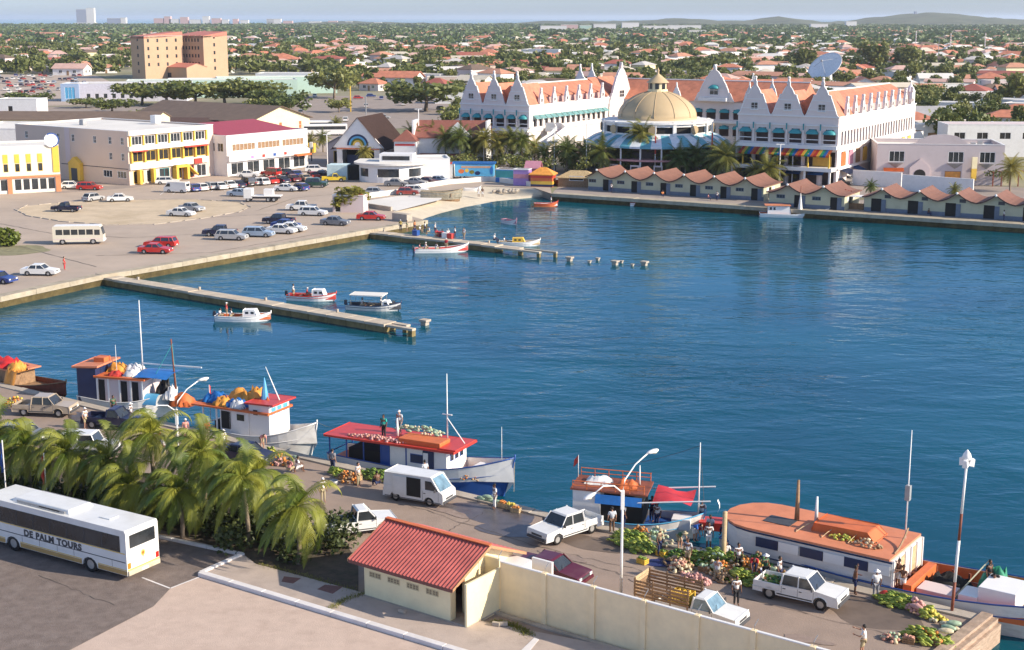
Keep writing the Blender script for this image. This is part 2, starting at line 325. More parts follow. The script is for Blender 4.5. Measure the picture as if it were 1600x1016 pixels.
# market quay and the yard in front
qroad=[LQ[0],Q0,Q1,QC,QE,QE2,Vector((QE2.x,10)),Vector((-150,10)),Vector((-150,137))]
b=MB(); b.poly(qroad,.006); struct('market_quay',b,mat('market_quay_asphalt',(.31,.23,.18),.93,v=.12,s=.5,b=.35,bs=10,dirt=.55,dc=(.22,.175,.15),ds=.2))
wetm=mat('wet_asphalt',(.10,.085,.085),.35,v=.25,s=1.2,b=.2)
def blob(name,c,rx,ry,rz,m,z,n=26,amp=.25,hgt_=None):
    ph=[random.uniform(0,6.28) for _ in range(4)]; P=[]
    for i in range(n):
        a=2*PI*i/n; k=1+amp*(math.sin(2*a+ph[0])*.5+math.sin(3*a+ph[1])*.35+math.sin(5*a+ph[2])*.25)
        X,Y=rx*k*math.cos(a),ry*k*math.sin(a); P.append(Vector((c[0]+X*math.cos(rz)-Y*math.sin(rz),c[1]+X*math.sin(rz)+Y*math.cos(rz))))
    b=MB(); b.poly(P,z); return struct(name,b,m)
for i,(x,y,rx,ry) in enumerate([(1360,958,3.0,1.7),(765,803,3.6,1.5),(920,848,2.6,1.2),(1420,978,1.1,.5),(150,655,3.4,1.2),(1075,868,2.2,.9),(800,828,2.2,1.4),(620,740,2.2,.8)]):
    blob('wet_patch',at(x,y),rx,ry,-.6,wetm if i in(1,4,6) else mat('damp_asphalt',(.15,.11,.085),.7,v=.2,s=.8),.014+.002*i)
# yard: pale concrete, dark asphalt, sidewalk
yardm=mat('yard_concrete',(.54,.41,.33),.93,v=.08,s=1.2,b=.35,bs=14,dirt=.55,dc=(.40,.29,.23),ds=.8)
KA=at(313,899).xy; KB=at(700,1016).xy; KD=(KB-KA).normalized(); KC=at(380,869).xy
yard=[KA+(KA-KC).normalized()*0,KA+KD*60,Vector((40,8)),Vector((-60,8)),Vector((-60,60)),at(-40,800).xy,at(250,838).xy,KC]
b=MB(); b.poly(yard,.012); struct('yard',b,yardm)
darkm=mat('dark_tour_asphalt',(.175,.135,.115),.95,v=.2,s=1.6,b=.5,bs=14,dirt=.7,dc=(.24,.195,.17),ds=1.1)
sheet('dark_asphalt',[(268,918),(318,900),(345,889),(376,870),(250,836),(-80,790),(-260,900),(-200,1160),(0,1060),(110,1016),(240,948)],.018,darkm)
b=MB(); wl=xy([(222,903),(266,920),(312,902)])
for a,c in zip(wl[:-1],wl[1:]):
    d=(c-a).normalized(); nn=Vector((-d.y,d.x))*.06; b.quad((a-nn).to_3d()+Vector((0,0,.026)),(c-nn).to_3d()+Vector((0,0,.026)),(c+nn).to_3d()+Vector((0,0,.026)),(a+nn).to_3d()+Vector((0,0,.026)))
struct('painted_line',b,M['kerb'])
walkm=mat('sidewalk_concrete',(.46,.37,.31),.93,v=.08,s=.7,b=.25,bs=12,dirt=.5,dc=(.26,.21,.18),ds=.5)
side=[KA,KA+KD*34]+[(KA+KD*34)+Vector((3.6,5.2)),at(760,975).xy,at(575,930).xy+Vector((0,-.1)),at(400,884).xy,KC]
b=MB(); b.prism(side,0,.12); struct('sidewalk',b,walkm)
def kerbrun(name,a,c,w=.32,h=.2,m=None,seg=2.4):
    d=c-a; L=d.length; d.normalize(); k=max(1,int(L/seg)); t=thing(name,*KL[name],(0,0,0))
    for i in range(k):
        p0=a+d*(L*i/k+.012); p1=a+d*(L*(i+1)/k-.012); c_=(p0+p1)/2; bb=MB(); bb.box((c_.x,c_.y,h/2),((p1-p0).length,w,h),math.atan2(d.y,d.x)); bb.build('kerb_stone',m or M['kerb'],t,bev=.03)
KL={'long_kerb':('long white painted kerb running from the bus corner along the sidewalk','kerb'),'short_kerb':('short white kerb turning back towards the palm bed','kerb'),'bed_kerb':('thin white kerb edging the palm bed behind the bus','kerb')}
kerbrun('long_kerb',KA,KA+KD*30,.42,.24); kerbrun('short_kerb',KA,KC,.3,.22); kerbrun('bed_kerb',at(20,792).xy,KC,.22,.2)
# garden bed under the palms
bed=xy([(-60,775),(250,828),(380,868),(402,884),(560,925),(560,880),(530,835),(400,790),(250,745),(-60,690)])
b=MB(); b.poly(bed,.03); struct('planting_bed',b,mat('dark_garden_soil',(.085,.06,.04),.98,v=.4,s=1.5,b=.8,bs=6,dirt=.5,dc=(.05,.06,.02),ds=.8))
for nm,px in (('paving_hatch',[(444,904),(470,907),(458,915),(440,912)]),('paving_hatch',[(508,917),(536,920),(520,931),(496,924)])):
    b=MB(); b.prism(xy(px),.1,.135); tag(b.build(nm,mat('rusty_hatch',(.20,.09,.07),.8,v=.2,s=3)),'small square rusty hatch in the shaded sidewalk' if px[0][0]==444 else 'larger rusty hatch in the sidewalk beside the cream toilet block','hatch')
# strips of grass
def grass(px,n,h,name='grass_tuft',label='green grass growing in the joint of the sidewalk'):
    P=[p.to_2d() for p in [at(a,c) for a,c in px]]; b=MB(); sl_=[(P[i+1]-P[i]).length for i in range(len(P)-1)]
    for i in range(n):
        k=random.choices(range(len(sl_)),sl_)[0]; q=P[k].lerp(P[k+1],random.random())+Vector((random.gauss(0,.16),random.gauss(0,.16)))
        a=random.uniform(0,6.28); hh=h*random.uniform(.5,1.2); w=.02; dx,dy=math.cos(a)*w,math.sin(a)*w; lx,ly=random.gauss(0,.06),random.gauss(0,.06)
        b.add([(q.x-dx,q.y-dy,.1),(q.x+dx,q.y+dy,.1),(q.x+lx,q.y+ly,.1+hh)],[(0,1,2)])
    tag(b.build('grass',M['leafy']),label,'grass',kind='stuff')
grass([(515,955),(540,940),(570,930)],500,.14); grass([(770,975),(800,980),(830,996)],900,.16,label='strip of green grass at the foot of the cream perimeter wall')
grass([(402,884),(470,900),(560,927)],500,.1,label='grass along the edge of the palm bed')
# hills behind the town
RD=[(-300,38),(380,38),(520,34),(560,33),(620,35),(750,37),(800,36),(840,33),(900,33),(980,33),(1040,29),(1075,29),(1110,32),(1150,32),(1200,26),(1230,30),(1260,34),(1300,33),(1340,27),(1380,23),(1420,19.5),(1460,21),(1500,27),(1560,30),(1640,31),(1800,34),(2000,38)]
def ridge(px):
    for (a,ya),(c,yc) in zip(RD[:-1],RD[1:]):
        if a<=px<=c: return ya+(yc-ya)*(px-a)/(c-a)
    return 38
b=MB(); nx=170; DD=[4300,4700,5100,5400,5800,6500]; PF=[0,.35,.75,1,.7,0]; vs=[]
for D,f in zip(DD,PF):
    for i in range(nx+1):
        px=-200+i*2200/nx; top=CH+(28-ridge(px))*5400/2222*.977; zz=max(0,top)*f+(random.uniform(-2,2) if f and top>3 else -1)
        vs.append(((px-800)/2222*5400/.977*(.6+.4*D/5400)*1.0,D,zz if f else -1))
b.add(vs,[(j*(nx+1)+i,j*(nx+1)+i+1,(j+1)*(nx+1)+i+1,(j+1)*(nx+1)+i) for j in range(5) for i in range(nx)])
struct('hills',b,mat('hill_scrub',(.10,.115,.06),.95,v=.4,s=.01,dirt=.5,dc=(.18,.14,.1),ds=.02),smooth=True)

for i,(x,y,rx,ry,m) in enumerate([(880,870,1.4,.5,2),(1020,915,1.2,.35,2),(700,800,1.5,.5,2),(1260,1000,1.3,.4,2),(230,720,2,.6,2),(100,640,2,.7,2)]):
    blob('ground_stain',at(x,y),rx,ry,-.6,mat(('oil_stain','asphalt_repair','quay_stain')[m],((.38,.27,.21),(.20,.16,.14),(.27,.20,.165))[m],.92,v=.2,s=2),.03+.001*i,amp=.5)
ck=mat('crack_filler',(.10,.085,.075),.9,v=.3,s=2)
def crack(px,w=.035,z=.024,seg=14):
    P=xy(px); b=MB(); q=[]
    for a,c in zip(P[:-1],P[1:]):
        for i in range(seg): p=a.lerp(c,i/seg); d=(c-a).normalized(); q.append(p+Vector((-d.y,d.x))*random.gauss(0,.07))
    for a,c in zip(q[:-1],q[1:]):
        d=(c-a).normalized(); n_=Vector((-d.y,d.x))*w*random.uniform(.4,1.1)/2; b.quad((*(a-n_),z),(*(c-n_),z),(*(c+n_),z),(*(a+n_),z))
    struct('ground_crack',b,ck)
for L_ in ([(640,790),(830,852),(1000,892),(1180,940),(1420,1000)],[(1290,905),(1450,945)],[(700,830),(760,800)],[(870,870),(1000,905)],[(1040,960),(1120,935)],[(80,700),(250,720),(420,770)],[(60,900),(190,950)]): crack(L_,.05 if L_[0][0]>300 else .04,z=.036)
for L_ in ([(0,350),(80,365),(200,372),(330,365),(420,350)],[(330,340),(520,330)],[(150,400),(330,395),(520,362)],[(400,330),(460,310),(560,300)],[(30,385),(160,420)]): crack(L_,.16,z=.034)
for x0,y0,x1,y1 in ((250,305,258,299),(270,304,278,298),(290,303,298,297),(310,302,318,296),(330,300,338,294),(350,299,358,293),(395,292,402,287),(430,290,437,285)):
    b=MB(); a,c=xy([(x0,y0),(x1,y1)]); d=(c-a).normalized(); n_=Vector((-d.y,d.x))*.07; b.quad((*(a-n_),.03),(*(c-n_),.03),(*(c+n_),.03),(*(a+n_),.03)); struct('bay_line',b,M['kerb'])
# ---------------- vehicles ----------------
M['tyre']=M['black']; M['rim']=mat('wheel_rim',(.45,.44,.42),.4,.5)
M['lampr']=mat('red_tail_light',(.45,.02,.01),.3); M['lampw']=mat('headlight_glass',(.7,.7,.68),.1); M['lampo']=mat('orange_light',(.75,.22,.02),.3)
CARP={k:mat('car_paint_'+k,c,.28,.0,v=.05,s=.9,dirt=.16,dc=(.30,.25,.19),ds=1.1,spec=.6) for k,c in dict(white=(.74,.73,.70),silver=(.40,.40,.40),red=(.50,.02,.015),maroon=(.09,.006,.018),blue=(.02,.05,.22),navy=(.01,.015,.05),grey=(.17,.18,.20),beige=(.42,.34,.25),green=(.02,.07,.05),black=(.015,.015,.018),yellow=(.7,.5,.03),dred=(.28,.03,.02),paleblue=(.30,.38,.48)).items()}
_wm={}
def wheel_mesh(r,w):
    k=(r,w)
    if k not in _wm:
        a=MB(); a.lathe([(r*.6,-w/2),(r*.93,-w/2),(r,-w/2+.03),(r,w/2-.03),(r*.93,w/2),(r*.6,w/2)],(0,0,0),16)
        c=MB(); c.lathe([(.001,-w/2+.03),(r*.25,-w/2+.015),(r*.6,-w/2+.03)][::-1],(0,0,0),12); c.lathe([(r*.6,w/2-.03),(r*.25,w/2-.015),(.001,w/2-.03)],(0,0,0),12)
        _wm[k]=(a.mesh('tyre',M['tyre'],True),c.mesh('rim',M['rim'],True))
    return _wm[k]
def wheels(t,xs,hw,r=.33,w=.22):
    ty,ri=wheel_mesh(r,w)
    for x in xs:
        for s in (-1,1):
            o=bpy.data.objects.new('wheel',ty); C.objects.link(o); o.parent=t; o.location=(x,s*(hw-w/2-.02),r); o.rotation_euler=(PI/2,0,0)
            q=bpy.data.objects.new('rim',ri); C.objects.link(q); q.parent=o
def arch(cx,r,z,n=7): return [(cx+r*math.cos(PI-PI*i/n),z+r*math.sin(PI-PI*i/n)*.95) for i in range(n+1)]
def make_car(label,cat,kind,paint,group=None,name=None,detail=True):
    """x forward"""
    K=dict(
     sedan=dict(L=4.4,W=1.7,belt=.88,top=1.38,wx=(-1.32,1.32),prof=[(2.2,.62),(2.1,.72),(.95,.90)],tail=[(-1.25,.92),(-2.1,.92),(-2.2,.8)],gh=(.95,.35,-.85,-1.35)),
     hatch=dict(L=3.9,W=1.62,belt=.86,top=1.40,wx=(-1.2,1.2),prof=[(1.95,.60),(1.85,.72),(.85,.88)],tail=[(-1.75,.88),(-1.95,.78)],gh=(.9,.35,-1.35,-1.8)),
     wagon=dict(L=4.5,W=1.7,belt=.9,top=1.45,wx=(-1.35,1.35),prof=[(2.25,.62),(2.15,.75),(1.0,.92)],tail=[(-2.1,.92),(-2.25,.8)],gh=(1.0,.4,-1.85,-2.15)),
     jeep=dict(L=4.1,W=1.72,belt=1.08,top=1.78,wx=(-1.2,1.25),prof=[(2.05,.75),(1.98,1.0),(.85,1.08)],tail=[(-2.0,1.08),(-2.05,.8)],gh=(.85,.5,-1.85,-2.0)),
     pickup=dict(L=4.9,W=1.7,belt=1.0,top=1.62,wx=(-1.5,1.45),prof=[(2.45,.72),(2.38,.92),(1.15,1.02)],tail=[(-2.45,1.0),(-2.45,.55)],gh=(1.15,.6,-.75,-.85)),
     single=dict(L=4.7,W=1.68,belt=1.0,top=1.60,wx=(-1.45,1.4),prof=[(2.35,.70),(2.28,.90),(1.05,1.0)],tail=[(-2.35,1.0),(-2.35,.55)],gh=(1.05,.5,-.15,-.25)),
     van=dict(L=4.6,W=1.7,belt=1.05,top=1.95,wx=(-1.35,1.25),prof=[(2.3,.65),(2.28,.95),(2.05,1.12)],tail=[(-2.2,1.05),(-2.3,.5)],gh=(2.05,1.35,-2.1,-2.2)),
    )[kind]
    L,W,belt,top=K['L'],K['W'],K['belt'],K['top']; h=L/2; r=.34 if kind in('pickup','single','jeep') else .31; zb=.28 if r==.31 else .38
    t=thing(name or {'van':'van','pickup':'pickup_truck','single':'pickup_truck','jeep':'jeep'}.get(kind,'parked_car'),label,cat,group=group)
    # body side profile, counter clockwise in x,z
    bot=[(-h,zb)]; 
    for wx in K['wx']: bot+=arch(wx,r+.07,zb)
    bot+=[(h,zb)]
    prof=bot+K['prof']+[(p) for p in K['tail']]
    b=MB(); ww=W/2
    if kind in('pickup','single'):
        c0=K['gh'][3]; bf=[p for p in prof if p[0]>c0-.0]; 
        # cab and bonnet full height; the bed an open box
        pr=[(-h,zb)]+arch(K['wx'][0],r+.07,zb)+arch(K['wx'][1],r+.07,zb)+[(h,zb)]+K['prof']+[(c0,belt),(c0,.62),(-h,.62)]
        b.slab(pr,-ww,ww); 
        b.b2((-h,-ww,.62),(c0,-ww+.06,belt-.03)); b.b2((-h,ww-.06,.62),(c0,ww,belt-.03)); b.b2((-h,-ww+.06,.62),(-h+.06,ww-.06,belt-.05))
    else: b.slab(prof,-ww,ww)
    b.build('body',[paint],t,bev=.05)
    # greenhouse: glass core, painted roof and pillars
    g0,g1,g2,g3=K['gh']; tw=ww*.82; z0,z1=belt-.04,top
    if kind=='van': tw=ww*.9
    q=MB(); q.loft([[(g0,-ww+.06,z0),(g0,ww-.06,z0),(g3,ww-.06,z0),(g3,-ww+.06,z0)],[(g1,-tw,z1-.05),(g1,tw,z1-.05),(g2,tw,z1-.05),(g2,-tw,z1-.05)]]); 
    if kind!='van': q.build('windows',M['glass'],t)
    p=MB(); 
    p.loft([[(g1+.05,-tw-.02,z1-.06),(g1+.05,tw+.02,z1-.06),(g2-.05,tw+.02,z1-.06),(g2-.05,-tw-.02,z1-.06)],[(g1-.08,-tw+.08,z1+.02),(g1-.08,tw-.08,z1+.02),(g2+.08,tw-.08,z1+.02),(g2+.08,-tw+.08,z1+.02)]])
    p.build('roof',[paint],t,bev=.02)
    p=MB()
    for s in (-1,1):
        A=lambda x,z: (x,s*((ww-.05)+(tw-ww+.05)*(z-z0)/(z1-z0)),z)
        p.tube([A(g0,z0),A(g1,z1)],.035,5); p.tube([A(g3,z0),A(g2,z1)],.06 if kind in('pickup','single') else .045,5)
        ms=[(g0+g3)/2] if kind in('sedan','hatch','jeep','pickup') else ([(g0*.6+g3*.4),(g0*.2+g3*.8)] if kind=='wagon' else [])
        for mx in ms: p.tube([A(mx,z0),A(mx*.9,z1)],.04,5)
    if kind!='van': p.build('pillars',[paint],t)
    else:
        # van: painted body above the belt, with glass panes set on it
        v=MB(); v.slab([(2.05,1.05),(1.38,1.93),(-2.12,1.93),(-2.2,1.05)],-ww+.03,ww-.03); v.build('upper_body',[paint],t,bev=.05)
        d=MB(); d.quad((2.075,-ww+.14,1.10),(2.075,ww-.14,1.10),(1.44,ww-.2,1.9),(1.44,-ww+.2,1.9)); d.build('windscreen',M['glassb'],t)
        for s in (-1,1):
            d=MB(); d.slab([(1.9,1.12),(1.42,1.72),(.95,1.72),(.95,1.12)],s*(ww-.035),s*(ww-.02)); d.build('side_window',M['glass'],t)
        d=MB(); d.b2((-2.2,-.6,1.2),(-2.235,.6,1.7)); d.build('rear_window',M['glass'],t)
    if kind=='single' or kind=='pickup':
        pass
    d=MB()
    d.b2((h-.05,-ww+.03,zb+.02),(h+.09,ww-.03,zb+.2)); d.build('front_bumper',M['dgrey'] if kind in('pickup','single','van','jeep') else [paint],t,bev=.03)
    d=MB(); d.b2((-h-.08,-ww+.03,zb+.04),(-h+.03,ww-.03,zb+.2)); d.build('rear_bumper',M['dgrey'] if kind in('pickup','single','van','jeep') else [paint],t,bev=.03)
    d=MB(); d.b2((h-.02,-.45,zb+.24),(h+.012,.45,zb+.37)); d.build('grille',M['dgrey'],t)
    for s in (-1,1):
        d=MB(); d.b2((h-.04,s*(ww-.38),zb+.24),(h+.015,s*(ww-.1),zb+.4)); d.build('headlight',M['lampw'],t)
        d=MB(); d.b2((-h+.02,s*(ww-.22),zb+.3),(-h-.015,s*(ww-.05),zb+.5)); d.build('tail_light',M['lampr'],t)
        if kind in('pickup','single','van'):
            d=MB(); d.box((g0-.15 if kind!='van' else 1.75,s*(ww+.1),belt+.12),(.06,.16,.2)); d.build('wing_mirror',M['dgrey'],t)
    d=MB(); d.b2((-h-.095,-.25,zb+.08),(-h-.08,.25,zb+.2)); d.build('number_plate',M['cleanw'],t)
    if detail:
        xs={'sedan':(.95,-.15,-1.2),'hatch':(.85,-.45),'wagon':(.95,-.1,-1.15),'jeep':(.8,-.35),'pickup':(1.05,.15,-.78),'single':(.95,-.2),'van':(1.95,.75)}[kind]
        for s in (-1,1):
            for x in xs: d=MB(); d.b2((x-.009,s*(ww-.002),zb+.12),(x+.009,s*(ww+.004),belt-.06)); d.build('door_seam',M['dgrey'],t)
            for x in xs[1:]: d=MB(); d.b2((x+.08,s*(ww-.005),belt-.2),(x+.24,s*(ww+.025),belt-.16)); d.build('door_handle',M['dgrey'],t)
            d=MB(); d.b2((-h+.15,s*(ww-.002),zb+.02),(h-.15,s*(ww+.012),zb+.07)) if kind in('van',) else d.b2((K['wx'][0]+r+.12,s*(ww-.002),zb+.04),(K['wx'][1]-r-.12,s*(ww+.012),zb+.11)); d.build('sill_trim',M['dgrey'],t)
        if kind!='van':
            d=MB(); d.b2((g0+.15,-.02,belt+.0),(h-.25,.02,belt+.0+.004)); d=MB(); d.tube([(g0+.02,-ww*.5,belt+.03),(g0-.18,-ww*.1,belt+.2)],.012,4); d.build('wiper',M['dgrey'],t)
    wheels(t,K['wx'],ww,r)
    return t
def place(t,px,py,deg): p=at(px,py); t.location=(p.x,p.y,.02); t.rotation_euler=(0,0,R(deg)); return t
def head(x0,y0,x1,y1): a,b=at(x0,y0),at(x1,y1); return math.degrees(math.atan2(b.y-a.y,b.x-a.x))
# near vehicles
place(make_car('white double cab pickup facing left beside the fruit market','pickup truck','pickup',CARP['white']),884,838,head(930,822,845,850))
pk=place(make_car('white double cab pickup with produce in its bed, facing right','pickup truck','pickup',CARP['white']),1250,938,-33)
pk3=place(make_car('dusty beige double cab pickup by the moored boats on the left','pickup truck','pickup',CARP['beige']),72,648,-8)
# white van with open side door
vn=place(make_car('white panel van with its sliding side door open','van','van',CARP['white']),655,782,-27)
d=MB(); d.b2((-.45,-.86,.52),(.62,-.845,1.8)); tag(d.build('door_opening',M['dark'],vn),'dark open side doorway of the van')
d=MB(); d.b2((-1.5,-.90,.5),(-.45,-.865,1.78)); d.build('sliding_door',CARP['white'],vn,bev=.01)
# small flatbed behind the palms
tr=place(make_car('small white pickup with open flat bed behind the palms','pickup truck','single',CARP['white']),560,832,20)
mc=place(make_car('maroon saloon car behind the cream perimeter wall','car','sedan',CARP['maroon']),862,905,-31)
# farm truck with slatted sides
tk=place(make_car('white truck with slatted wooden bed sides and yellow crates','truck','single',CARP['white'],name='cattle_truck'),1096,972,-33)
for o in tk.children:
    if o.name.startswith('windows'): o.material_slots[0].link='OBJECT'; o.material_slots[0].material=M['glassb']
for s in (-1,1):
    for k in range(5):
        d=MB(); d.b2((-3.6,s*.86,1.0+k*.19),(-.35,s*.89,1.12+k*.19)); d.build('slat',M['wood'],tk)
    for x in (-3.55,-2.5,-1.45,-.45):
        d=MB(); d.b2((x-.04,s*.83,.7),(x+.04,s*.86,2.0)); d.build('stake',M['wood'],tk)
for k in range(5):
    d=MB(); d.b2((-3.64,-.84,1.0+k*.2),(-3.60,.84,1.17+k*.2)); d.build('slat',M['woodl'] if k>2 else M['wood'],tk)
d=MB(); d.b2((-3.6,-.85,.62),(-.3,.85,.72)); d.build('bed_floor',M['wood'],tk)
for i,(a,z) in enumerate(((-1.0,.95),(-1.0,1.25),(-1.6,.95),(-1.55,1.25))):
    cr=thing('yellow_crate','yellow plastic crate stacked in the slatted truck bed','crate',group='yellow crates in the truck bed')
    cr.location=tk.matrix_basis@Vector((a,.05+.3*(i%2),z-.23)); cr.rotation_euler=(0,0,tk.rotation_euler.z)
    d=MB(); 
    for sx in(-1,1): d.b2((sx*.27,-.38,0),(sx*.25,.38,.3)); d.b2((-.25,sx*.38,0),(.25,sx*.36,.3))
    d.b2((-.25,-.36,0),(.25,.36,.03)); d.build('crate_wall',M['yellow'],cr); d=MB(); [d.ell((random.uniform(-.2,.2),random.uniform(-.3,.3),.25),(.07,.07,.07),6,4) for _ in range(16)]; tag(d.build('fruit',M['yellow'],cr,True),kind='stuff')
# pickup behind left palms etc.
place(make_car('dark blue pickup beside the blue and orange boat','pickup truck','single',CARP['navy']),178,668,-12)
place(make_car('grey hatchback partly hidden by the palms','car','hatch',CARP['grey']),38,690,-12)
place(make_car('white jeep with a pale roof behind the palm crowns','jeep','jeep',CARP['white']),140,712,-6)
place(make_car('dark saloon car parked beside the white wheelhouse boat','car','sedan',CARP['navy']),385,722,-25)
place(make_car('pale car hidden among the palms near the lamp post','car','hatch',CARP['white']),368,770,-32)
# coach
def coach():
    L,W,Ht=12.4,2.5,3.05; t=thing('tour_coach','white tour coach with dark windows and black lettering on its side','bus')
    wt=CARP['white']; prof=[(-5.8,.38)]+arch(-3.0,.58,.38)+arch(3.1,.58,.38)+[(5.8,.38),(5.8,1.5),(5.55,Ht-.12),(5.4,Ht),(-5.72,Ht),(-5.8,Ht-.15)]
    b=MB(); b.slab(prof,-W/2,W/2); b.build('body',[wt],t,bev=.07)
    for s in (-1,1):
        gl=MB(); gl.b2((-5.35,s*(W/2+.004),1.72),(5.3,s*(W/2+.016),2.68)); sw=gl.build('side_glazing',M['glass'],t)
        for x in [-5.35+i*1.33 for i in range(1,8)]:
            d=MB(); d.b2((x-.02,s*(W/2+.017),1.74),(x+.02,s*(W/2+.026),2.66)); d.build('mullion',M['dgrey'],sw)
        d=MB(); d.b2((-5.7,s*(W/2+.004),1.66),(5.7,s*(W/2+.02),1.70)); d.build('trim_strip',M['yellow'],t)
        d=MB(); d.b2((-5.7,s*(W/2+.004),1.14),(5.7,s*(W/2+.02),1.18)); d.build('trim_strip',M['dgrey'],t)
        for x0,x1 in ((-5.78,-3.62),(-2.38,2.48),(3.72,5.7)):
            d=MB(); d.b2((x0,s*(W/2+.004),.40),(x1,s*(W/2+.012),.66)); d.build('skirt_panel',mat('ochre_skirt',(.45,.28,.10),.6),t)
            d=MB(); d.b2((x0,s*(W/2+.004),.69),(x1,s*(W/2+.014),.73)); d.build('trim_strip',M['yellow'],t)
        for x in (-4.7,-1.8,-.5,.9,2.3):
            d=MB(); d.b2((x-.008,s*(W/2+.003),.75),(x+.008,s*(W/2+.008),1.13)); d.build('hatch_seam',M['dgrey'],t)
    d=MB(); d.b2((-5.82,-.98,1.95),(-5.80,.98,2.72)); d.build('rear_window',M['glass'],t)
    d=MB(); d.quad((5.815,-1.1,1.4),(5.815,1.1,1.4),(5.6,1.1,2.8),(5.6,-1.1,2.8)); d.build('windscreen',M['glass'],t)
    d=MB(); d.b2((-5.9,-1.22,.38),(-5.79,1.22,.66)); d.build('rear_bumper',mat('grubby_cream',(.58,.50,.36),.6,dirt=.3),t,bev=.03)
    d=MB(); d.b2((-5.83,-1.2,.68),(-5.80,1.2,.73)); d.build('trim_strip',M['yellow'],t)
    d=MB(); d.b2((-5.92,-.26,.44),(-5.9,.26,.58)); d.build('number_plate',M['cleanw'],t)
    for s in (-1,1):
        d=MB(); d.b2((-5.83,s*.98,.78),(-5.80,s*1.2,1.12)); d.build('tail_light',M['lampo'] if s>0 else M['lampr'],t)
    # sunflower emblem on the back
    e=MB(); 
    for i in range(14):
        a=2*PI*i/14; ca,sa=math.cos(a),math.sin(a); e.add([(-5.815,.09*ca-.03*sa,1.42+.09*sa+.03*ca),(-5.815,.09*ca+.03*sa,1.42+.09*sa-.03*ca),(-5.815,.25*ca,1.42+.25*sa)],[(0,1,2)])
    e.build('flower_emblem',M['yellow'],t); e=MB(); e.lathe([(.001,0),(.09,0)],(0,0,0),12); o=e.build('flower_centre',mat('dark_ochre',(.35,.15,.02),.6),t); o.location=(-5.822,0,1.42); o.rotation_euler=(0,PI/2,0)
    e=MB(); e.b2((-5.80,-.006,1.08),(-5.818,.006,1.34)); e.build('flower_stem',M['dgrey'],t)
    d=MB(); d.lathe([(.09,0),(.09,.01)],(0,0,0),12); o=d.build('round_badge',M['yellow'],t); o.location=(-5.80,0,1.83); o.rotation_euler=(0,-PI/2,0)
    # roof unit
    d=MB(); d.box((1.0,0,Ht+.11),(4.6,1.9,.24),0,0,.93,.86); ru=d.build('roof_unit',[wt],t,bev=.05)
    for s in (-1,1):
        d=MB(); d.box((.9,s*.97,Ht+.10),(3.8,.06,.12)); d.build('vent_grille',M['grey'],ru)
        d=MB(); d.box((.2,s*1.0,Ht+.10),(1.6,.03,.07)); d.build('vent_slot',M['black'],ru)
    d=MB(); d.box((-3.4,0,Ht+.03),(.8,.7,.06)); d.build('roof_hatch',[wt],t,bev=.02)
    wheels(t,(-3.0,3.1),W/2,.48,.3)
    for s in (-1,1):
        d=MB(); d.lathe([(.62,0),(.52,0)],(0,0,0),20,a0=0,a1=PI)
    # lettering
    t.scale=(1.07,1,1)
    cu=bpy.data.curves.new('lettering','FONT'); cu.body='DE PALM TOURS'; cu.size=.60; cu.offset=.03; cu.space_character=1.12; cu.space_word=1.1; cu.extrude=.004; cu.align_x='CENTER'
    o=bpy.data.objects.new('lettering_curve',cu); C.objects.link(o); dg=bpy.context.evaluated_depsgraph_get(); me=bpy.data.meshes.new_from_object(o.evaluated_get(dg)); me.name='lettering'; bpy.data.objects.remove(o)
    me.materials.clear(); me.materials.append(M['dgrey']); 
    for s in (1,-1):
        q=link('lettering',me,t,(-.15*s,s*(W/2+.012),1.205)); q.rotation_euler=(PI/2,0,PI if s>0 else 0); q.scale=(.92,.88,1)
    return t
co=coach(); a,c=at(201,912).xy,at(253,889).xy
hd=R(149); fw=Vector((math.cos(hd),math.sin(hd))); md=(a+c)/2+fw*6.3; co.location=(md.x,md.y,.02); co.rotation_euler=(0,0,hd)
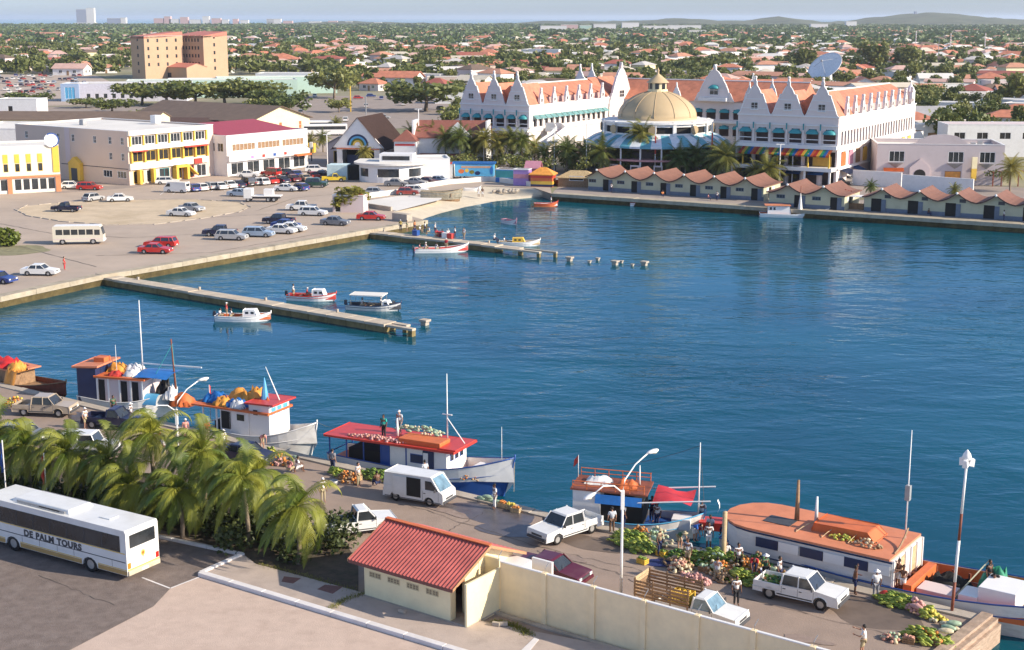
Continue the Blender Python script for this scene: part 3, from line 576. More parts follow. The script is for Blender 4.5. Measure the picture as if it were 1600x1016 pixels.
# ---------------- people ----------------
def skin_mesh(name,J,E,m,sub=1):
    me=bpy.data.meshes.new(name); me.from_pydata([j[0] for j in J],E,[]); o=bpy.data.objects.new(name,me); C.objects.link(o)
    sk=o.modifiers.new('s','SKIN'); sk.use_smooth_shade=True
    for i,j in enumerate(J): 
        r=j[1]; me.skin_vertices[0].data[i].radius=(r if isinstance(r,tuple) else (r,r)); 
    me.skin_vertices[0].data[0].use_root=True
    s=o.modifiers.new('u','SUBSURF'); s.levels=sub; s.render_levels=sub
    dg=bpy.context.evaluated_depsgraph_get(); r=bpy.data.meshes.new_from_object(o.evaluated_get(dg)); r.name=name; bpy.data.objects.remove(o)
    r.materials.clear(); r.materials.append(m); return r
def pose(kind):
    """joints for a 1.72 m person facing +x, feet on z=0"""
    P=dict(pel=(0,0,.93),chest=(0,0,1.25),neck=(0,0,1.45),head=(.02,0,1.58))
    for s,k in ((1,'l'),(-1,'r')):
        P[k+'sh']=(0,s*.185,1.38); P[k+'el']=(-.03,s*.25,1.10); P[k+'ha']=(.06,s*.25,.85)
        P[k+'hip']=(0,s*.09,.88); P[k+'kn']=(.03,s*.10,.48); P[k+'an']=(0,s*.11,.07)
    if kind=='walk': P['lkn']=(.2,.1,.5); P['lan']=(.25,.1,.09); P['rkn']=(-.05,-.1,.48); P['ran']=(-.3,-.1,.12); P['lha']=(-.12,.25,.87); P['rha']=(.25,-.22,.95); P['rel']=(.05,-.24,1.12)
    if kind=='reach': P['rel']=(.22,-.3,1.3); P['rha']=(.48,-.32,1.35); P['lel']=(.15,.27,1.15); P['lha']=(.4,.2,1.2); P['lkn']=(.1,.12,.5); P['lan']=(.05,.15,.07)
    if kind=='carry': P['rel']=(.05,-.3,1.5); P['rha']=(.08,-.2,1.75); P['lel']=(.05,.27,1.12); P['lha']=(.25,.2,1.1)
    if kind=='bend':
        P.update(pel=(-.1,0,.88),chest=(.18,0,1.1),neck=(.36,0,1.16),head=(.48,0,1.13))
        for s,k in ((1,'l'),(-1,'r')): P[k+'sh']=(.28,s*.18,1.10); P[k+'el']=(.38,s*.2,.82); P[k+'ha']=(.48,s*.14,.58); P[k+'hip']=(-.1,s*.09,.84); P[k+'kn']=(0,s*.11,.46)
    if kind=='sit':
        P.update(pel=(0,0,.42),chest=(.03,0,.74),neck=(.06,0,.94),head=(.1,0,1.06))
        for s,k in ((1,'l'),(-1,'r')): P[k+'sh']=(.05,s*.18,.87); P[k+'el']=(.12,s*.24,.62); P[k+'ha']=(.35,s*.15,.6); P[k+'hip']=(.03,s*.09,.40); P[k+'kn']=(.45,s*.14,.46); P[k+'an']=(.42,s*.14,.07)
    return {k:Vector(v) for k,v in P.items()}
def hand_mb(b,e,h):
    d=(h-e).normalized(); sd=d.cross(Vector((1,0,.01))).normalized(); w=d.cross(sd)
    p=h+d*.03; b.tube([h-d*.02,h+d*.035,h+d*.08],[.028,.036,.030],6)
    for i,l in enumerate((.065,.08,.075,.06)):
        o=w*((i-1.5)*.019); b.tube([h+d*.075+o,h+d*(.075+l*.6)+o+sd*.006,h+d*(.07+l)+o+sd*.018],[.0095,.009,.007],5)
    b.tube([h+d*.02+w*-.028,h+d*.055-w*.055,h+d*.085-w*.06],[.012,.010,.008],5)
PM={}
def person_meshes(kind):
    if kind in PM: return PM[kind]
    P=pose(kind); L=lambda a,c,t: P[a].lerp(P[c],t)
    J=[(P['pel'],(.13,.10)),(P['chest'],(.145,.10)),(P['neck'],.055),(P['head']-(P['head']-P['neck'])*.25,.055)]; E=[(0,1),(1,2),(2,3)]
    for k in 'lr':
        n=len(J); J+=[(P[k+'sh'],.06),(P[k+'el'],.042),(P[k+'ha'],.028)]; E+=[(1,n),(n,n+1),(n+1,n+2)]
        n=len(J); fd=Vector((.16,0,-.02)); J+=[(P[k+'hip'],.085),(P[k+'kn'],.06),(P[k+'an'],.042),(P[k+'an']+fd,.035)]; E+=[(0,n),(n,n+1),(n+1,n+2),(n+2,n+3)]
    body=skin_mesh('body',J,E,M['skin1'],1)
    # head with a face, and hands, joined to the same mesh
    bm=bmesh.new(); bm.from_mesh(body); hb=MB(); H=P['head']
    hb.ell(H+Vector((0,0,.02)),(.098,.078,.118),12,8); hb.ell(H+Vector((.098,0,-.0)),(.018,.014,.024),6,4); hb.ell(H+Vector((.085,0,-.052)),(.012,.026,.008),6,4); hb.ell(H+Vector((.04,0,-.075)),(.05,.045,.035),8,5)
    for s in(-1,1): hb.ell(H+Vector((.0,s*.08,0)),(.018,.012,.028),6,4); hb.ell(H+Vector((.086,s*.03,.025)),(.010,.014,.008),6,4)
    for k in 'lr': hand_mb(hb,P[k+'el'],P[k+'ha'])
    t=hb.mesh('t',M['skin1'],True); bm.from_mesh(t); bm.to_mesh(body); bm.free()
    # shirt
    J=[(P['pel']+(P['chest']-P['pel'])*.0,(.155,.125)),(P['chest'],(.175,.125)),(L('chest','neck',.75),(.085,.07))]; E=[(0,1),(1,2)]
    for k in 'lr': n=len(J); J+=[(P[k+'sh'],.082),(L(k+'sh',k+'el',.75),.068)]; E+=[(1,n),(n,n+1)]
    shirt=skin_mesh('shirt',J,E,M['white'],1)
    tm={}
    for nm,q in (('trousers',.92),('shorts',.8)):
        J=[(P['pel'],(.15,.118))]; E=[]
        for k in 'lr':
            n=len(J); J+=[(P[k+'hip'],.102),(L(k+'hip',k+'kn',.5),.092)]; E+=[(0,n),(n,n+1)]
            if nm=='trousers': J+=[(P[k+'kn'],.076),(L(k+'kn',k+'an',q),.062)]; E+=[(n+1,n+2),(n+2,n+3)]
            else: J+=[(L(k+'hip',k+'kn',.95),.088)]; E+=[(n+1,n+2)]
        tm[nm]=skin_mesh(nm,J,E,M['dgrey'],1)
    hb=MB(); hb.ell(H+Vector((-.018,0,.045)),(.103,.088,.115),12,8); hair=hb.mesh('hair',M['hair'],True)
    cp=MB(); cp.ell(H+Vector((-.005,0,.06)),(.112,.098,.095),12,8); cp.box(H+Vector((.13,0,.06)),(.1,.13,.015)); cap=cp.mesh('cap',M['white'],True)
    ht=MB(); ht.ell(H+Vector((-.005,0,.07)),(.11,.1,.1),12,8); ht.lathe([(.09,.05),(.2,.03),(.2,.045),(.09,.07)],H,14); hat=ht.mesh('hat',M['woodl'],True)
    PM[kind]=(body,shirt,tm,hair,cap,hat); return PM[kind]
CLO={k:mat('cloth_'+k,c,.85,v=.08,s=6) for k,c in dict(white=(.72,.70,.68),black=(.02,.02,.022),navy=(.02,.03,.09),teal=(.03,.38,.30),pink=(.65,.28,.26),red=(.5,.03,.04),blue=(.03,.14,.5),grey=(.22,.22,.24),khaki=(.40,.33,.20),green=(.03,.12,.06),orange=(.70,.25,.08),brown=(.13,.07,.04),pale=(.50,.52,.55),yellow=(.65,.5,.1)).items()}
def person(loc,deg,label,kind='stand',shirt='white',legs=('trousers','navy'),skin=1,hat=None,sc=1.0,group=None):
    body,sh,tm,hair,cap,ha=person_meshes(kind); sk=M['skin1'] if skin==1 else M['skin2']
    t=thing('person',label,'person',loc,R(deg),group); t.scale=(sc,)*3
    link('body',body,t,col=sk)
    if shirt: link('shirt',sh,t,col=CLO[shirt])
    link(legs[0],tm[legs[0]],t,col=CLO[legs[1]])
    if hat=='cap': link('cap',cap,t,col=CLO['white'])
    elif hat: link('hat',ha,t,col=CLO[hat])
    else: link('hair',hair,t)
    return t
G0=lambda px,py,z=.02: at(px,py,z)
for px,py,dg,lb,kd,sh,lg,sk,ht in [
 (773,795,200,'person in white shirt and white trousers behind the van','stand','white',('trousers','white'),1,None),
 (615,778,150,'person in black standing on the quay left of the van','stand','black',('trousers','black'),1,None),
 (520,738,60,'person in dark clothes beside the crates near the blue and white boat','stand','grey',('trousers','navy'),2,None),
 (664,756,120,'person in pale blue shirt behind the van roof','stand','pale',('trousers','navy'),2,None),
 (505,785,-60,'person in white shirt and cap seen past the palm crown','stand','white',('trousers','khaki'),2,'cap'),
 (464,738,30,'person in white shirt sitting by the produce near the palms','sit','white',('shorts','white'),1,None),
 (452,741,60,'person in pink shirt sitting in front of the white boat','sit','pink',('shorts','khaki'),1,None),
 (410,702,-60,'person in pale pink shirt at the bow of the wheelhouse boat','bend','pink',('shorts','khaki'),2,None),
 (134,670,-30,'person in white shirt and khaki shorts beside the navy pickup','stand','white',('shorts','khaki'),2,'cap'),
 (178,650,-40,'person in dark green near the blue awning boat','stand','green',('trousers','black'),1,None),
 (205,662,-20,'person in white hat standing by the boat stern','stand','white',('trousers','grey'),1,'white'),
 (291,688,-60,'person in pale shirt and white cap near the lamp post','stand','pink',('shorts','khaki'),2,'cap'),
 (257,716,10,'person in cream clothes under the lamp arm','stand','white',('trousers','khaki'),1,None),
 (324,690,120,'person in magenta shirt at the doorway of the wheelhouse boat','stand','red',('trousers','khaki'),1,None),
 (956,833,100,'person in pale grey shirt and dark trousers behind the pickup','stand','pale',('trousers','brown'),2,None),
 (973,826,30,'person in dark violet shirt leaning beside the small blue boat','stand','grey',('trousers','navy'),1,None),
 (1062,858,-60,'person with bare back bending over the green baskets','bend','green',('shorts','khaki'),2,'khaki'),
 (1086,846,-50,'person in bright blue shirt and white shorts bending by the water','bend','blue',('shorts','white'),2,None),
 (1107,858,-100,'person in long white shirt standing at the quay edge','stand','white',('shorts','white'),1,None),
 (1074,884,-120,'person in grey shirt standing with back to the produce stall','stand','pale',('shorts','khaki'),1,None),
 (1134,875,-90,'person in white shirt sitting beside the wooden mooring post','sit','white',('trousers','navy'),1,None),
 (1153,892,-80,'person in white shirt leaning over the vegetable heap','stand','white',('trousers','black'),1,None),
 (1150,946,-80,'person in pale shirt and black trousers in front of the market','stand','white',('trousers','black'),1,None),
 (1217,914,-30,'person in white shirt behind the pickup with produce','stand','white',('trousers','navy'),1,None),
 (1335,929,-10,'bare chested person with bananas on the shoulder by the boat','carry',None,('shorts','navy'),1,None),
 (1368,936,90,'person in white shirt with white hat facing the boat','stand','white',('trousers','grey'),1,'white'),
 (1403,918,-150,'bare chested person in pale shorts handing goods from the boat','reach',None,('shorts','white'),1,None),
 (1348,1026,160,'person in white shirt at the bottom edge behind the wall','reach','white',('shorts','khaki'),2,None),
 (1030,868,-40,'person in khaki shirt standing by the blue plastic sheet','stand','khaki',('trousers','navy'),1,'khaki'),(1178,900,-100,'person in red shirt bending over the orange heap','bend','red',('trousers','navy'),1,None),(1120,902,60,'person in pale shirt sitting among the brown sacks','sit','pale',('shorts','khaki'),2,None),(1195,910,-60,'person in green shirt standing before the cream roots','stand','green',('trousers','black'),1,'white'),(560,760,-30,'person in white shirt beside the orange cartons','stand','white',('trousers','khaki'),2,None),(590,762,120,'person in brown shirt sitting by the green bananas','sit','brown',('trousers','navy'),1,None),(250,700,40,'person in orange shirt near the boats behind the palms','stand','orange',('trousers','navy'),1,None),(350,706,-40,'person in white shirt by the wheelhouse boat stern','stand','white',('shorts','navy'),1,'cap'),
 (101,422,0,'person in red standing alone beside the white saloon car','stand','red',('trousers','red'),2,None),
]: person(G0(px,py),dg,lb,kd,sh,lg,sk,ht)
# ---------------- toilet block, wall ----------------
GA=R(-36); GU=Vector((math.cos(GA),math.sin(GA))); GV=Vector((-GU.y,GU.x))
def corr(b,x0,x1,ya,za,yb,zb,n,amp,m=0,th=.03):
    """corrugated sheet: ridges run from (ya,za) to (yb,zb)"""
    k=n*4; vs=[]
    for i in range(k+1):
        x=x0+(x1-x0)*i/k; d=amp*math.sin(2*PI*i/4)
        vs+=[(x,ya,za+d),(x,yb,zb+d),(x,ya,za+d-th),(x,yb,zb+d-th)]
    fs=[]
    for i in range(k): a=4*i; c=a+4; fs+=[(a,c,c+1,a+1),(a+2,a+3,c+3,c+2),(a,a+2,c+2,c),(a+1,c+1,c+3,a+3)]
    fs+=[(0,1,3,2),(4*k,4*k+2,4*k+3,4*k+1)]; return b.add(vs,fs,m)
tb=thing('toilet_block','small cream building with red corrugated roof beside the perimeter wall','building',at(570,933),GA)
TL,TD,TH_,TR=6.05,5.6,2.35,3.62
b=MB(); b.b2((0,0,0),(TL,.18,TH_)); b.b2((0,TD-.18,0),(TL,TD,TH_)); b.slab([(0,0),(.01,0),(.01,1),(0,1)],0,.001)
b.build('long_wall',M['cream'],tb)
def gable(x0,x1):
    b=MB(); P=[(.18,0),(TD-.18,0),(TD-.18,TH_),(TD/2,TR-.12),(.18,TH_)]
    b.add([(x0,y,z) for y,z in P]+[(x1,y,z) for y,z in P],[(0,1,2,3,4)[::-1],(5,6,7,8,9)]+[(i,(i+1)%5,(i+1)%5+5,i+5) for i in range(5)]); return b
gable(0,.18).build('gable_wall',M['cream'],tb)
b=MB(); P0=[(1.25,0),(TD-.18,0),(TD-.18,TH_),(TD/2,TR-.12),(1.25,TH_+.35)]
b.add([(TL-.18,y,z) for y,z in P0]+[(TL,y,z) for y,z in P0],[(4,3,2,1,0),(5,6,7,8,9)]+[(i,(i+1)%5,(i+1)%5+5,i+5) for i in range(5)]); b.b2((TL-.18,.18,0),(TL,.45,TH_)); b.build('gable_wall',M['cream'],tb)
b=MB(); b.b2((TL-.14,.45,1.98),(TL-.04,1.25,2.55)); b.build('door_lintel',mat('brown_panel',(.32,.12,.06),.7),tb)
b=MB(); b.b2((TL-.9,.45,.02),(TL-.85,1.25,1.98)); b.build('dark_doorway',M['dark'],tb)
for u in (.42,1.75,3.1,4.45):
    for k in range(2):
        vb=MB(); X=u+k*.42
        vb.b2((X-.04,-.02,1.30),(X+.38,0,1.34)); vb.b2((X-.04,-.02,1.58),(X+.38,0,1.62)); 
        for i in range(3): vb.b2((X-.04+i*.19,-.02,1.34),(X+i*.19,0,1.58))
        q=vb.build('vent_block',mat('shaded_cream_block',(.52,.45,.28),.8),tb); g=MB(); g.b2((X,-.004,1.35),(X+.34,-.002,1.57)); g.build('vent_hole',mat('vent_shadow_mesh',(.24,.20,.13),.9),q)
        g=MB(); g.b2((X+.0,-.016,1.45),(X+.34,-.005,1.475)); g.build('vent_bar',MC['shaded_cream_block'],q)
b=MB(); corr(b,-.75,TL+.55,-.5,2.22,TD/2,TR,30,.028); b.build('roof_sheet',M['redroof'],tb)
b=MB(); corr(b,-.75,TL+.55,TD+.5,2.22,TD/2,TR,30,.028); b.build('roof_sheet',M['redroof'],tb)
b=MB(); b.slab([(-.76,0),(TL+.56,0),(TL+.56,.05),(-.76,.05)],-.14,.14); o=b.build('ridge_cap',M['orp'],tb); o.location=(0,TD/2,TR+.02)
for x in (-.77,TL+.54):
    for s in (0,1):
        y0,y1=(-.5,TD/2) if s==0 else (TD+.5,TD/2); v=MB(); v.add([(x,y0,2.08),(x+.04,y0,2.08),(x+.04,y0,2.24),(x,y0,2.24),(x,y1,TR-.13),(x+.04,y1,TR-.13),(x+.04,y1,TR+.03),(x,y1,TR+.03)],[(0,1,2,3),(7,6,5,4),(0,4,5,1),(1,5,6,2),(2,6,7,3),(3,7,4,0)]); v.build('barge_board',mat('tan_board',(.48,.24,.12),.7),tb)
b=MB(); b.b2((-.7,-.5,2.02),(TL+.5,-.46,2.2)); b.build('fascia',mat('dark_fascia',(.16,.06,.05),.7),tb)
b=MB(); b.b2((TL+1.02,-.1,0),(TL+1.17,3.15,2.5)); b.build('privacy_wall',M['cream'],tb,bev=.015)
b=MB(); b.b2((TL,2.95,0),(TL+1.02,3.10,2.9)); b.build('court_wall',M['cream'],tb)
b=MB(); b.b2((-.05,-.06,.1),(TL+1.2,3.1,.16)); b.build('floor_slab',M['concrete'],tb)
b=MB(); b.b2((TL,3.6,0),(TL+1.4,TD,2.1)); b.build('rear_annex',M['white'],tb)
b=MB(); 
for a in ((.1,1.6,.35,.08),(.4,1.75,.08,.3),(.62,1.55,.22,.07),(.78,1.7,.07,.28)): b.b2((TL+1.401,3.8+a[0],a[1]-.1),(TL+1.409,3.8+a[0]+a[2],a[1]-.1+a[3]))
b.build('graffiti',M['pink'],tb)
wr=thing('perimeter_wall','long cream concrete panel wall with posts running behind the yard','wall',(-.75,71.72,0),GA)
n=13
for i in range(n):
    x=i*3.02
    if i: b=MB(); b.b2((x-.14,-.10,0),(x+.14,.16,2.93)); b.build('post',M['creamw'],wr)
    b=MB(); b.b2((x+.145,0,0),(x+2.87,.1,2.86)); b.build('wall_panel',M['creamw'],wr)
    b=MB(); b.b2((x+.145,-.03,2.862),(x+2.87,.13,2.92)); b.build('coping',M['white'],wr)
    b=MB(); b.tube([(x+.02,.03,2.9),(x+.02,.03,3.15),(x+.12,.2,3.45)],.022,5); b.build('wire_bracket',M['grey'],wr)
b=MB(); b.b2((0,-.45,0),(40,-.12,.1)); b.build('footing',M['concrete'],wr)
b=MB(); b.b2((2.6,.9,0),(3.9,1.05,3.05)); 
tag(b.build('yard_board',M['white']),'white board standing behind the perimeter wall at the maroon car','board').matrix_world=wr.matrix_basis@Matrix.Translation((-1.2,.25,0))
for i,(x,y) in enumerate([(628,958),(775,978),(787,978)]):
    b=MB(); b.box((0,0,.12),(.42,.2,.2)); b.box((-.1,0,.12),(.12,.12,.21)); o=b.build('rubble_block',M['concrete'],bev=.02); o.location=at(x,y,.12); o.rotation_euler=(0,0,GA+.3*i); tag(o,['loose concrete block lying before the toilet wall','grey stone at the foot of the privacy wall','second stone beside the grass strip at the wall'][i],'block')
b=MB(); q=xy([(835,1000),(842,1003),(820,1030),(808,1026)]); b.prism(q,0,.14); tag(b.build('kerb_piece',M['kerb']),'short white kerb piece at the bottom below the perimeter wall','kerb')
# ---------------- lamp posts ----------------
def lamp_head(t,p,d,nm='lamp_head'):
    d=Vector(d).normalized(); b=MB(); s=d.cross(Vector((0,0,1))).normalized()
    b.loft([[p+d*x+s*w*math.cos(a)+Vector((0,0,hh*math.sin(a))) for a in [2*PI*i/10 for i in range(10)]] for x,w,hh in ((-.1,.05,.05),(.1,.14,.09),(.4,.19,.11),(.62,.12,.08),(.7,.04,.03))]); o=b.build(nm,M['cleanw'],t,True)
    b=MB(); b.ell(p+d*.38-Vector((0,0,.07)),(.2,.13,.09),10,5); b.build('lamp_glass',mat('lamp_lens',(.5,.45,.35),.2),o,True)
def arm_lamp(px,py,hub,lab,k=1):
    t=thing('street_lamp',lab,'street lamp',at(px,py)); b=MB(); b.tube([(0,0,0),(0,0,hub+.1)],[.09,.055],10); b.build('pole',M['cleanw'],t,True)
    b=MB(); b.box((0,0,hub-.4),(.2,.16,1.1)); b.build('junction_box',M['cleanw'],t,bev=.02)
    A=[Vector((0,0,hub)),Vector((.12,.1,hub+.7)),Vector((.7,.5,hub+1.45)),Vector((1.45,1.0,hub+1.95))]; b=MB(); b.tube(A,.04,7); b.build('arm',M['cleanw'],t,True); lamp_head(t,A[-1],(1,.7,.1))
    A=[Vector((0,0,hub)),Vector((-.5,-.3,hub+.5)),Vector((-1.1,-.7,hub+.62)),Vector((-1.6,-1.0,hub+.3))]; b=MB(); b.tube(A,.04,7); b.build('arm',M['cleanw'],t,True); lamp_head(t,A[-1],(-1,-.6,-.35))
arm_lamp(970,938,6.2,'white twin arm street lamp standing behind the perimeter wall by the market'); arm_lamp(281,752,5.0,'white twin arm street lamp rising from the palms beside the boats')
t=thing('street_lamp','red and white banded lamp post at the end of the market quay','street lamp',at(1487,957)); 
for k,(z0,z1,m) in enumerate(((0,1.75,'rust'),(1.75,4.1,'cleanw'),(4.1,5.6,'rust'),(5.6,8.4,'cleanw'))):
    b=MB(); b.tube([(.028*z0,0,z0),(.028*z1,0,z1)],.085-.006*k,10); b.build('pole_section',M[m],t,True)
for k,a in enumerate((0,2.1,4.2)):
    b=MB(); b.box((0,0,0),(.34,.30,.42),0,0,.7,.7); o=b.build('floodlight',M['cleanw'],t,bev=.03); o.location=(.23+.26*math.cos(a),.26*math.sin(a),8.45); o.rotation_euler=(0,.25,a)
b=MB(); b.lathe([(.02,.45),(.2,.2),(.26,.0),(.2,-.1)],(.23,0,8.7),10); b.build('lamp_cap',M['cleanw'],t,True)
# flag poles by the bus
for px,py,top,m,lb in ((12,800,688,'blue','flagpole with furled blue and white flag at the far left'),(75,800,708,'redp','flagpole with furled red flag behind the tour coach')):
    t=thing('flagpole',lb,'flagpole',at(px,py)); H=hgt(py,top); b=MB(); b.tube([(0,0,0),(0,0,H)],.04,7); b.build('pole',M['cleanw'],t)
    b=MB(); fl=[]
    for i in range(7):
        z=H-.15-i*.33; w=.12+.04*i*(.5+.5*math.sin(i*2)); fl.append([(-.03,0,z),(-.03-w,.04*math.sin(i*1.7),z-.08),(-.05-w*.5,.08,z-.05)])
    b.loft(fl); b.build('flag',M[m],t,True)
# ---------------- palms in the foreground ----------------
def frond_mesh(phi,el,L,wind=.05,grav=.085,n=34,lw=.05,ll=.62,name='frond'):
    p=Vector((0,0,0)); d=Vector((math.cos(phi)*math.cos(el),math.sin(phi)*math.cos(el),math.sin(el))); st=L/n; b=MB(); pts=[p.copy()]; ds=[d.copy()]
    for i in range(n):
        t=i/n; d=(d+Vector((-wind*1.0,-wind*.35,-grav*(.35+1.1*t)))*1.15).normalized(); p=p+d*st; pts.append(p.copy()); ds.append(d.copy())
    b.tube(pts[::4],[.035*(1-.85*i/(len(pts[::4])-1))+.004 for i in range(len(pts[::4]))],4,cap=False)
    for i in range(3,n+1):
        t=i/n; dd=ds[i]; sd=dd.cross(Vector((0,0,1)))
        if sd.length<.1: sd=Vector((math.sin(phi),-math.cos(phi),0))
        sd.normalize(); up=sd.cross(dd); ln=ll*(math.sin(PI*min(1,t*.93+.1))**.7)*random.uniform(.8,1.1)
        for s in (-1,1):
            v=(sd*s*.85+dd*.55+up*.12+Vector((-wind*3.2,-wind,-.12))).normalized(); q=pts[i]; m=q+v*ln*.5; e=m+(v+Vector((-wind*2,0,-.75))).normalized()*ln*.5; wv=dd*lw*.5
            b.add([q-wv,q+wv,m+wv*1.2,m-wv*1.2,e],[(0,1,2,3),(3,2,4)])
    return b.mesh(name,M['frond'])
PALMV=[]
for v in range(3):
    fr=[]
    for k in range(28):
        phi=k*2.39996+v; t=k/27; el=R(78-105*t+random.uniform(-8,8)); fr.append((frond_mesh(phi,el,random.uniform(3.2,3.9)*(1-.12*(t<.15)),.028,.085,n=40,lw=.06,ll=.8),))
    PALMV.append(fr)
def big_palm(px,py,top,lab,v,dx=0,dy=0,sc=1):
    t=thing('palm_tree',lab,'palm tree',at(px,py),group='coconut palms in the bed behind the coach'); H=max(1.2,hgt(py,top)-.3)
    tp=Vector((dx,dy,H)); b=MB(); pts=[Vector((0,0,-.1)).lerp(tp,i/7)+Vector((.12*math.sin(i*.5),0,0))*(1 if i<7 else 0) for i in range(8)]; pts[-1]=tp; b.tube(pts,[.2]+[.13+.015*(i%2) for i in range(6)]+[.12],9); b.build('trunk',M['trunk'],t,True)
    for (me,) in PALMV[v%3]:
        o=link('frond',me,t,tp); s=sc*random.uniform(.9,1.08); o.scale=(s,s,s*random.uniform(.9,1.1)); o.rotation_euler=(random.uniform(-.08,.08),random.uniform(-.08,.08),random.uniform(-.15,.15))
    for i in range(5):
        a=i*1.25; b=MB(); b.ell((0,0,0),(.11,.1,.13),8,5); b.build('coconut',M['leafy'],t,True,loc=tp+Vector((.16*math.cos(a),.16*math.sin(a),-.22)))
for a in [(466,882,785,'rightmost coconut palm of the bed, its trunk clear of the others',0),(388,850,742,'palm beside the yard with fronds drooping over the sidewalk',1),(322,822,700,'palm in the middle of the bed under the lamp post',2),
 (240,800,672,'tallest palm of the bed, leaning over the white boat deck view',0),(170,795,712,'palm behind the middle of the coach roof',1),(110,792,700,'palm rising behind the red flag',2),(48,778,690,'palm between the two flagpoles',0),(4,772,672,'palm cut by the left edge of the photo',1),
 (400,815,735,'palm in the second row beside the white pickup',0),(345,800,725,'palm in the second row towards the quay',1),(205,822,752,'low dark palm close behind the coach',2),(285,842,762,'low palm at the edge of the bed near the kerb corner',1)]:
    big_palm(*a,dx=random.uniform(-.3,.1))
# dense low shrubs under the palms
def leafcloud(b,c,r,n,sz,m=0,flat=.75):
    for _ in range(n):
        v=Vector((random.gauss(0,1),random.gauss(0,1),random.gauss(0,1))).normalized(); rr=random.random()**.35
        p=Vector(c)+Vector((v.x*r[0]*rr,v.y*r[1]*rr,v.z*r[2]*rr)); a=Vector((random.gauss(0,1),random.gauss(0,1),random.gauss(0,.6))).normalized()*sz; q=a.cross(Vector((random.gauss(0,1),random.gauss(0,1),random.gauss(0,1)))).normalized()*sz*flat
        b.add([p-a-q*.4,p+q,p+a,p-q],[(0,1,2,3)],m)
b=MB()
for i in range(70):
    x=random.uniform(-40,545); y=random.uniform(770,815)+max(0,x)*.16+random.uniform(-8,10); p=at(x,y-18); leafcloud(b,(p.x,p.y,.7),(1.2,1.0,.95),130,.17)
tag(b.build('shrubbery',M['leafd']),'green shrubs under the coconut palms, shade painted into their dark leaf colour','shrubs',kind='stuff')
# mooring post
t=at(1127,884); b=MB(); b.tube([(0,0,-2.5),(0,0,3.1)],[.16,.14],9); b.lathe([(.15,0),(.1,.06),(.001,.08)],(0,0,3.1),9); tag(b.build('mooring_post',M['woodl'],None,True,loc=t+Vector((.2,.5,0))),'tall weathered wooden mooring post at the edge of the market quay','post')
# ---------------- produce and crates ----------------
FC={k:mat('produce_'+k,c,.6,v=.3,s=5) for k,c in dict(banana=(.17,.25,.035),lime=(.36,.40,.06),yellow=(.62,.50,.08),orange=(.62,.22,.04),cabbage=(.34,.45,.30),onion=(.55,.28,.20),brown=(.28,.17,.08),melon=(.06,.16,.04),cream=(.62,.52,.34),pinks=(.60,.32,.28),potato=(.42,.28,.16)).items()}
def heap(kind,px,py,rx,ry,hh,n,lab,ang=GA,s=.1,cat='produce'):
    b=MB(); ks=kind if isinstance(kind,tuple) else (kind,); p=at(px,py); n=int(n*1.9); rx*=1.15; ry*=1.2; hh*=1.25
    for i in range(n):
        a=random.uniform(0,6.28); q=random.random()**.5; z=hh*(1-q*q)*random.uniform(.3,1)+.05; r=s*random.uniform(.7,1.3); m=random.randrange(len(ks))
        if ks[m] in('banana','lime'): 
            for k in range(3): b.ell((rx*q*math.cos(a)+random.gauss(0,.08),ry*q*math.sin(a)+random.gauss(0,.08),z+.05*k),(r*1.7,r*.5,r*.6),6,4,m)
        else: b.ell((rx*q*math.cos(a),ry*q*math.sin(a),z),(r,r*.95,r*.85),7,5,m)
    o=b.build('produce_heap',[FC[k] for k in ks],None,True,loc=(p.x,p.y,.02),rz=ang); tag(o,lab,cat,kind='stuff')
def crate(px,py,lab,m='woodl',fill='banana',z=.02,sz=(.62,.42,.32),rz=None,group='produce crates of the market'):
    t=thing('produce_crate',lab,'crate',at(px,py,z),GA+random.uniform(-.3,.3) if rz is None else rz,group); x,y,h=sz; x/=2;y/=2
    for s in(-1,1):
        for k in range(3):
            b=MB(); b.b2((-x,s*y,k*h/3+.01),(x,s*(y-.02),(k+1)*h/3-.02)); b.build('slat',M[m],t); b=MB(); b.b2((s*x,-y+.02,k*h/3+.01),(s*(x-.02),y-.02,(k+1)*h/3-.02)); b.build('slat',M[m],t)
    b=MB(); b.b2((-x,-y,0),(x,y,.015)); b.build('base',M[m],t)
    b=MB(); 
    for _ in range(22): b.ell((random.uniform(-x+.08,x-.08),random.uniform(-y+.08,y-.08),h-.05+random.uniform(0,.1)),(.09,.07,.07),6,4)
    tag(b.build('produce',FC[fill],t,True),kind='stuff')
def sack(px,py,lab,c='cabbage',z=.02,l=.75,w=.36,rz=None,group='sacks and net bags of the market'):
    b=MB(); n=10; rings=[]
    for i in range(8):
        t=i/7; k=math.sin(PI*min(max(t,.04),.96))**.4; rings.append([(l*(t-.5),w*.5*k*math.cos(2*PI*j/n)*(1+.06*math.sin(3*i+j)),w*.42+w*.42*k*math.sin(2*PI*j/n)) for j in range(n)])
    b.loft(rings); o=b.build('sack',FC[c],None,True,loc=at(px,py,z),rz=GA+random.uniform(-.5,.5) if rz is None else rz); tag(o,lab,'sack',group)
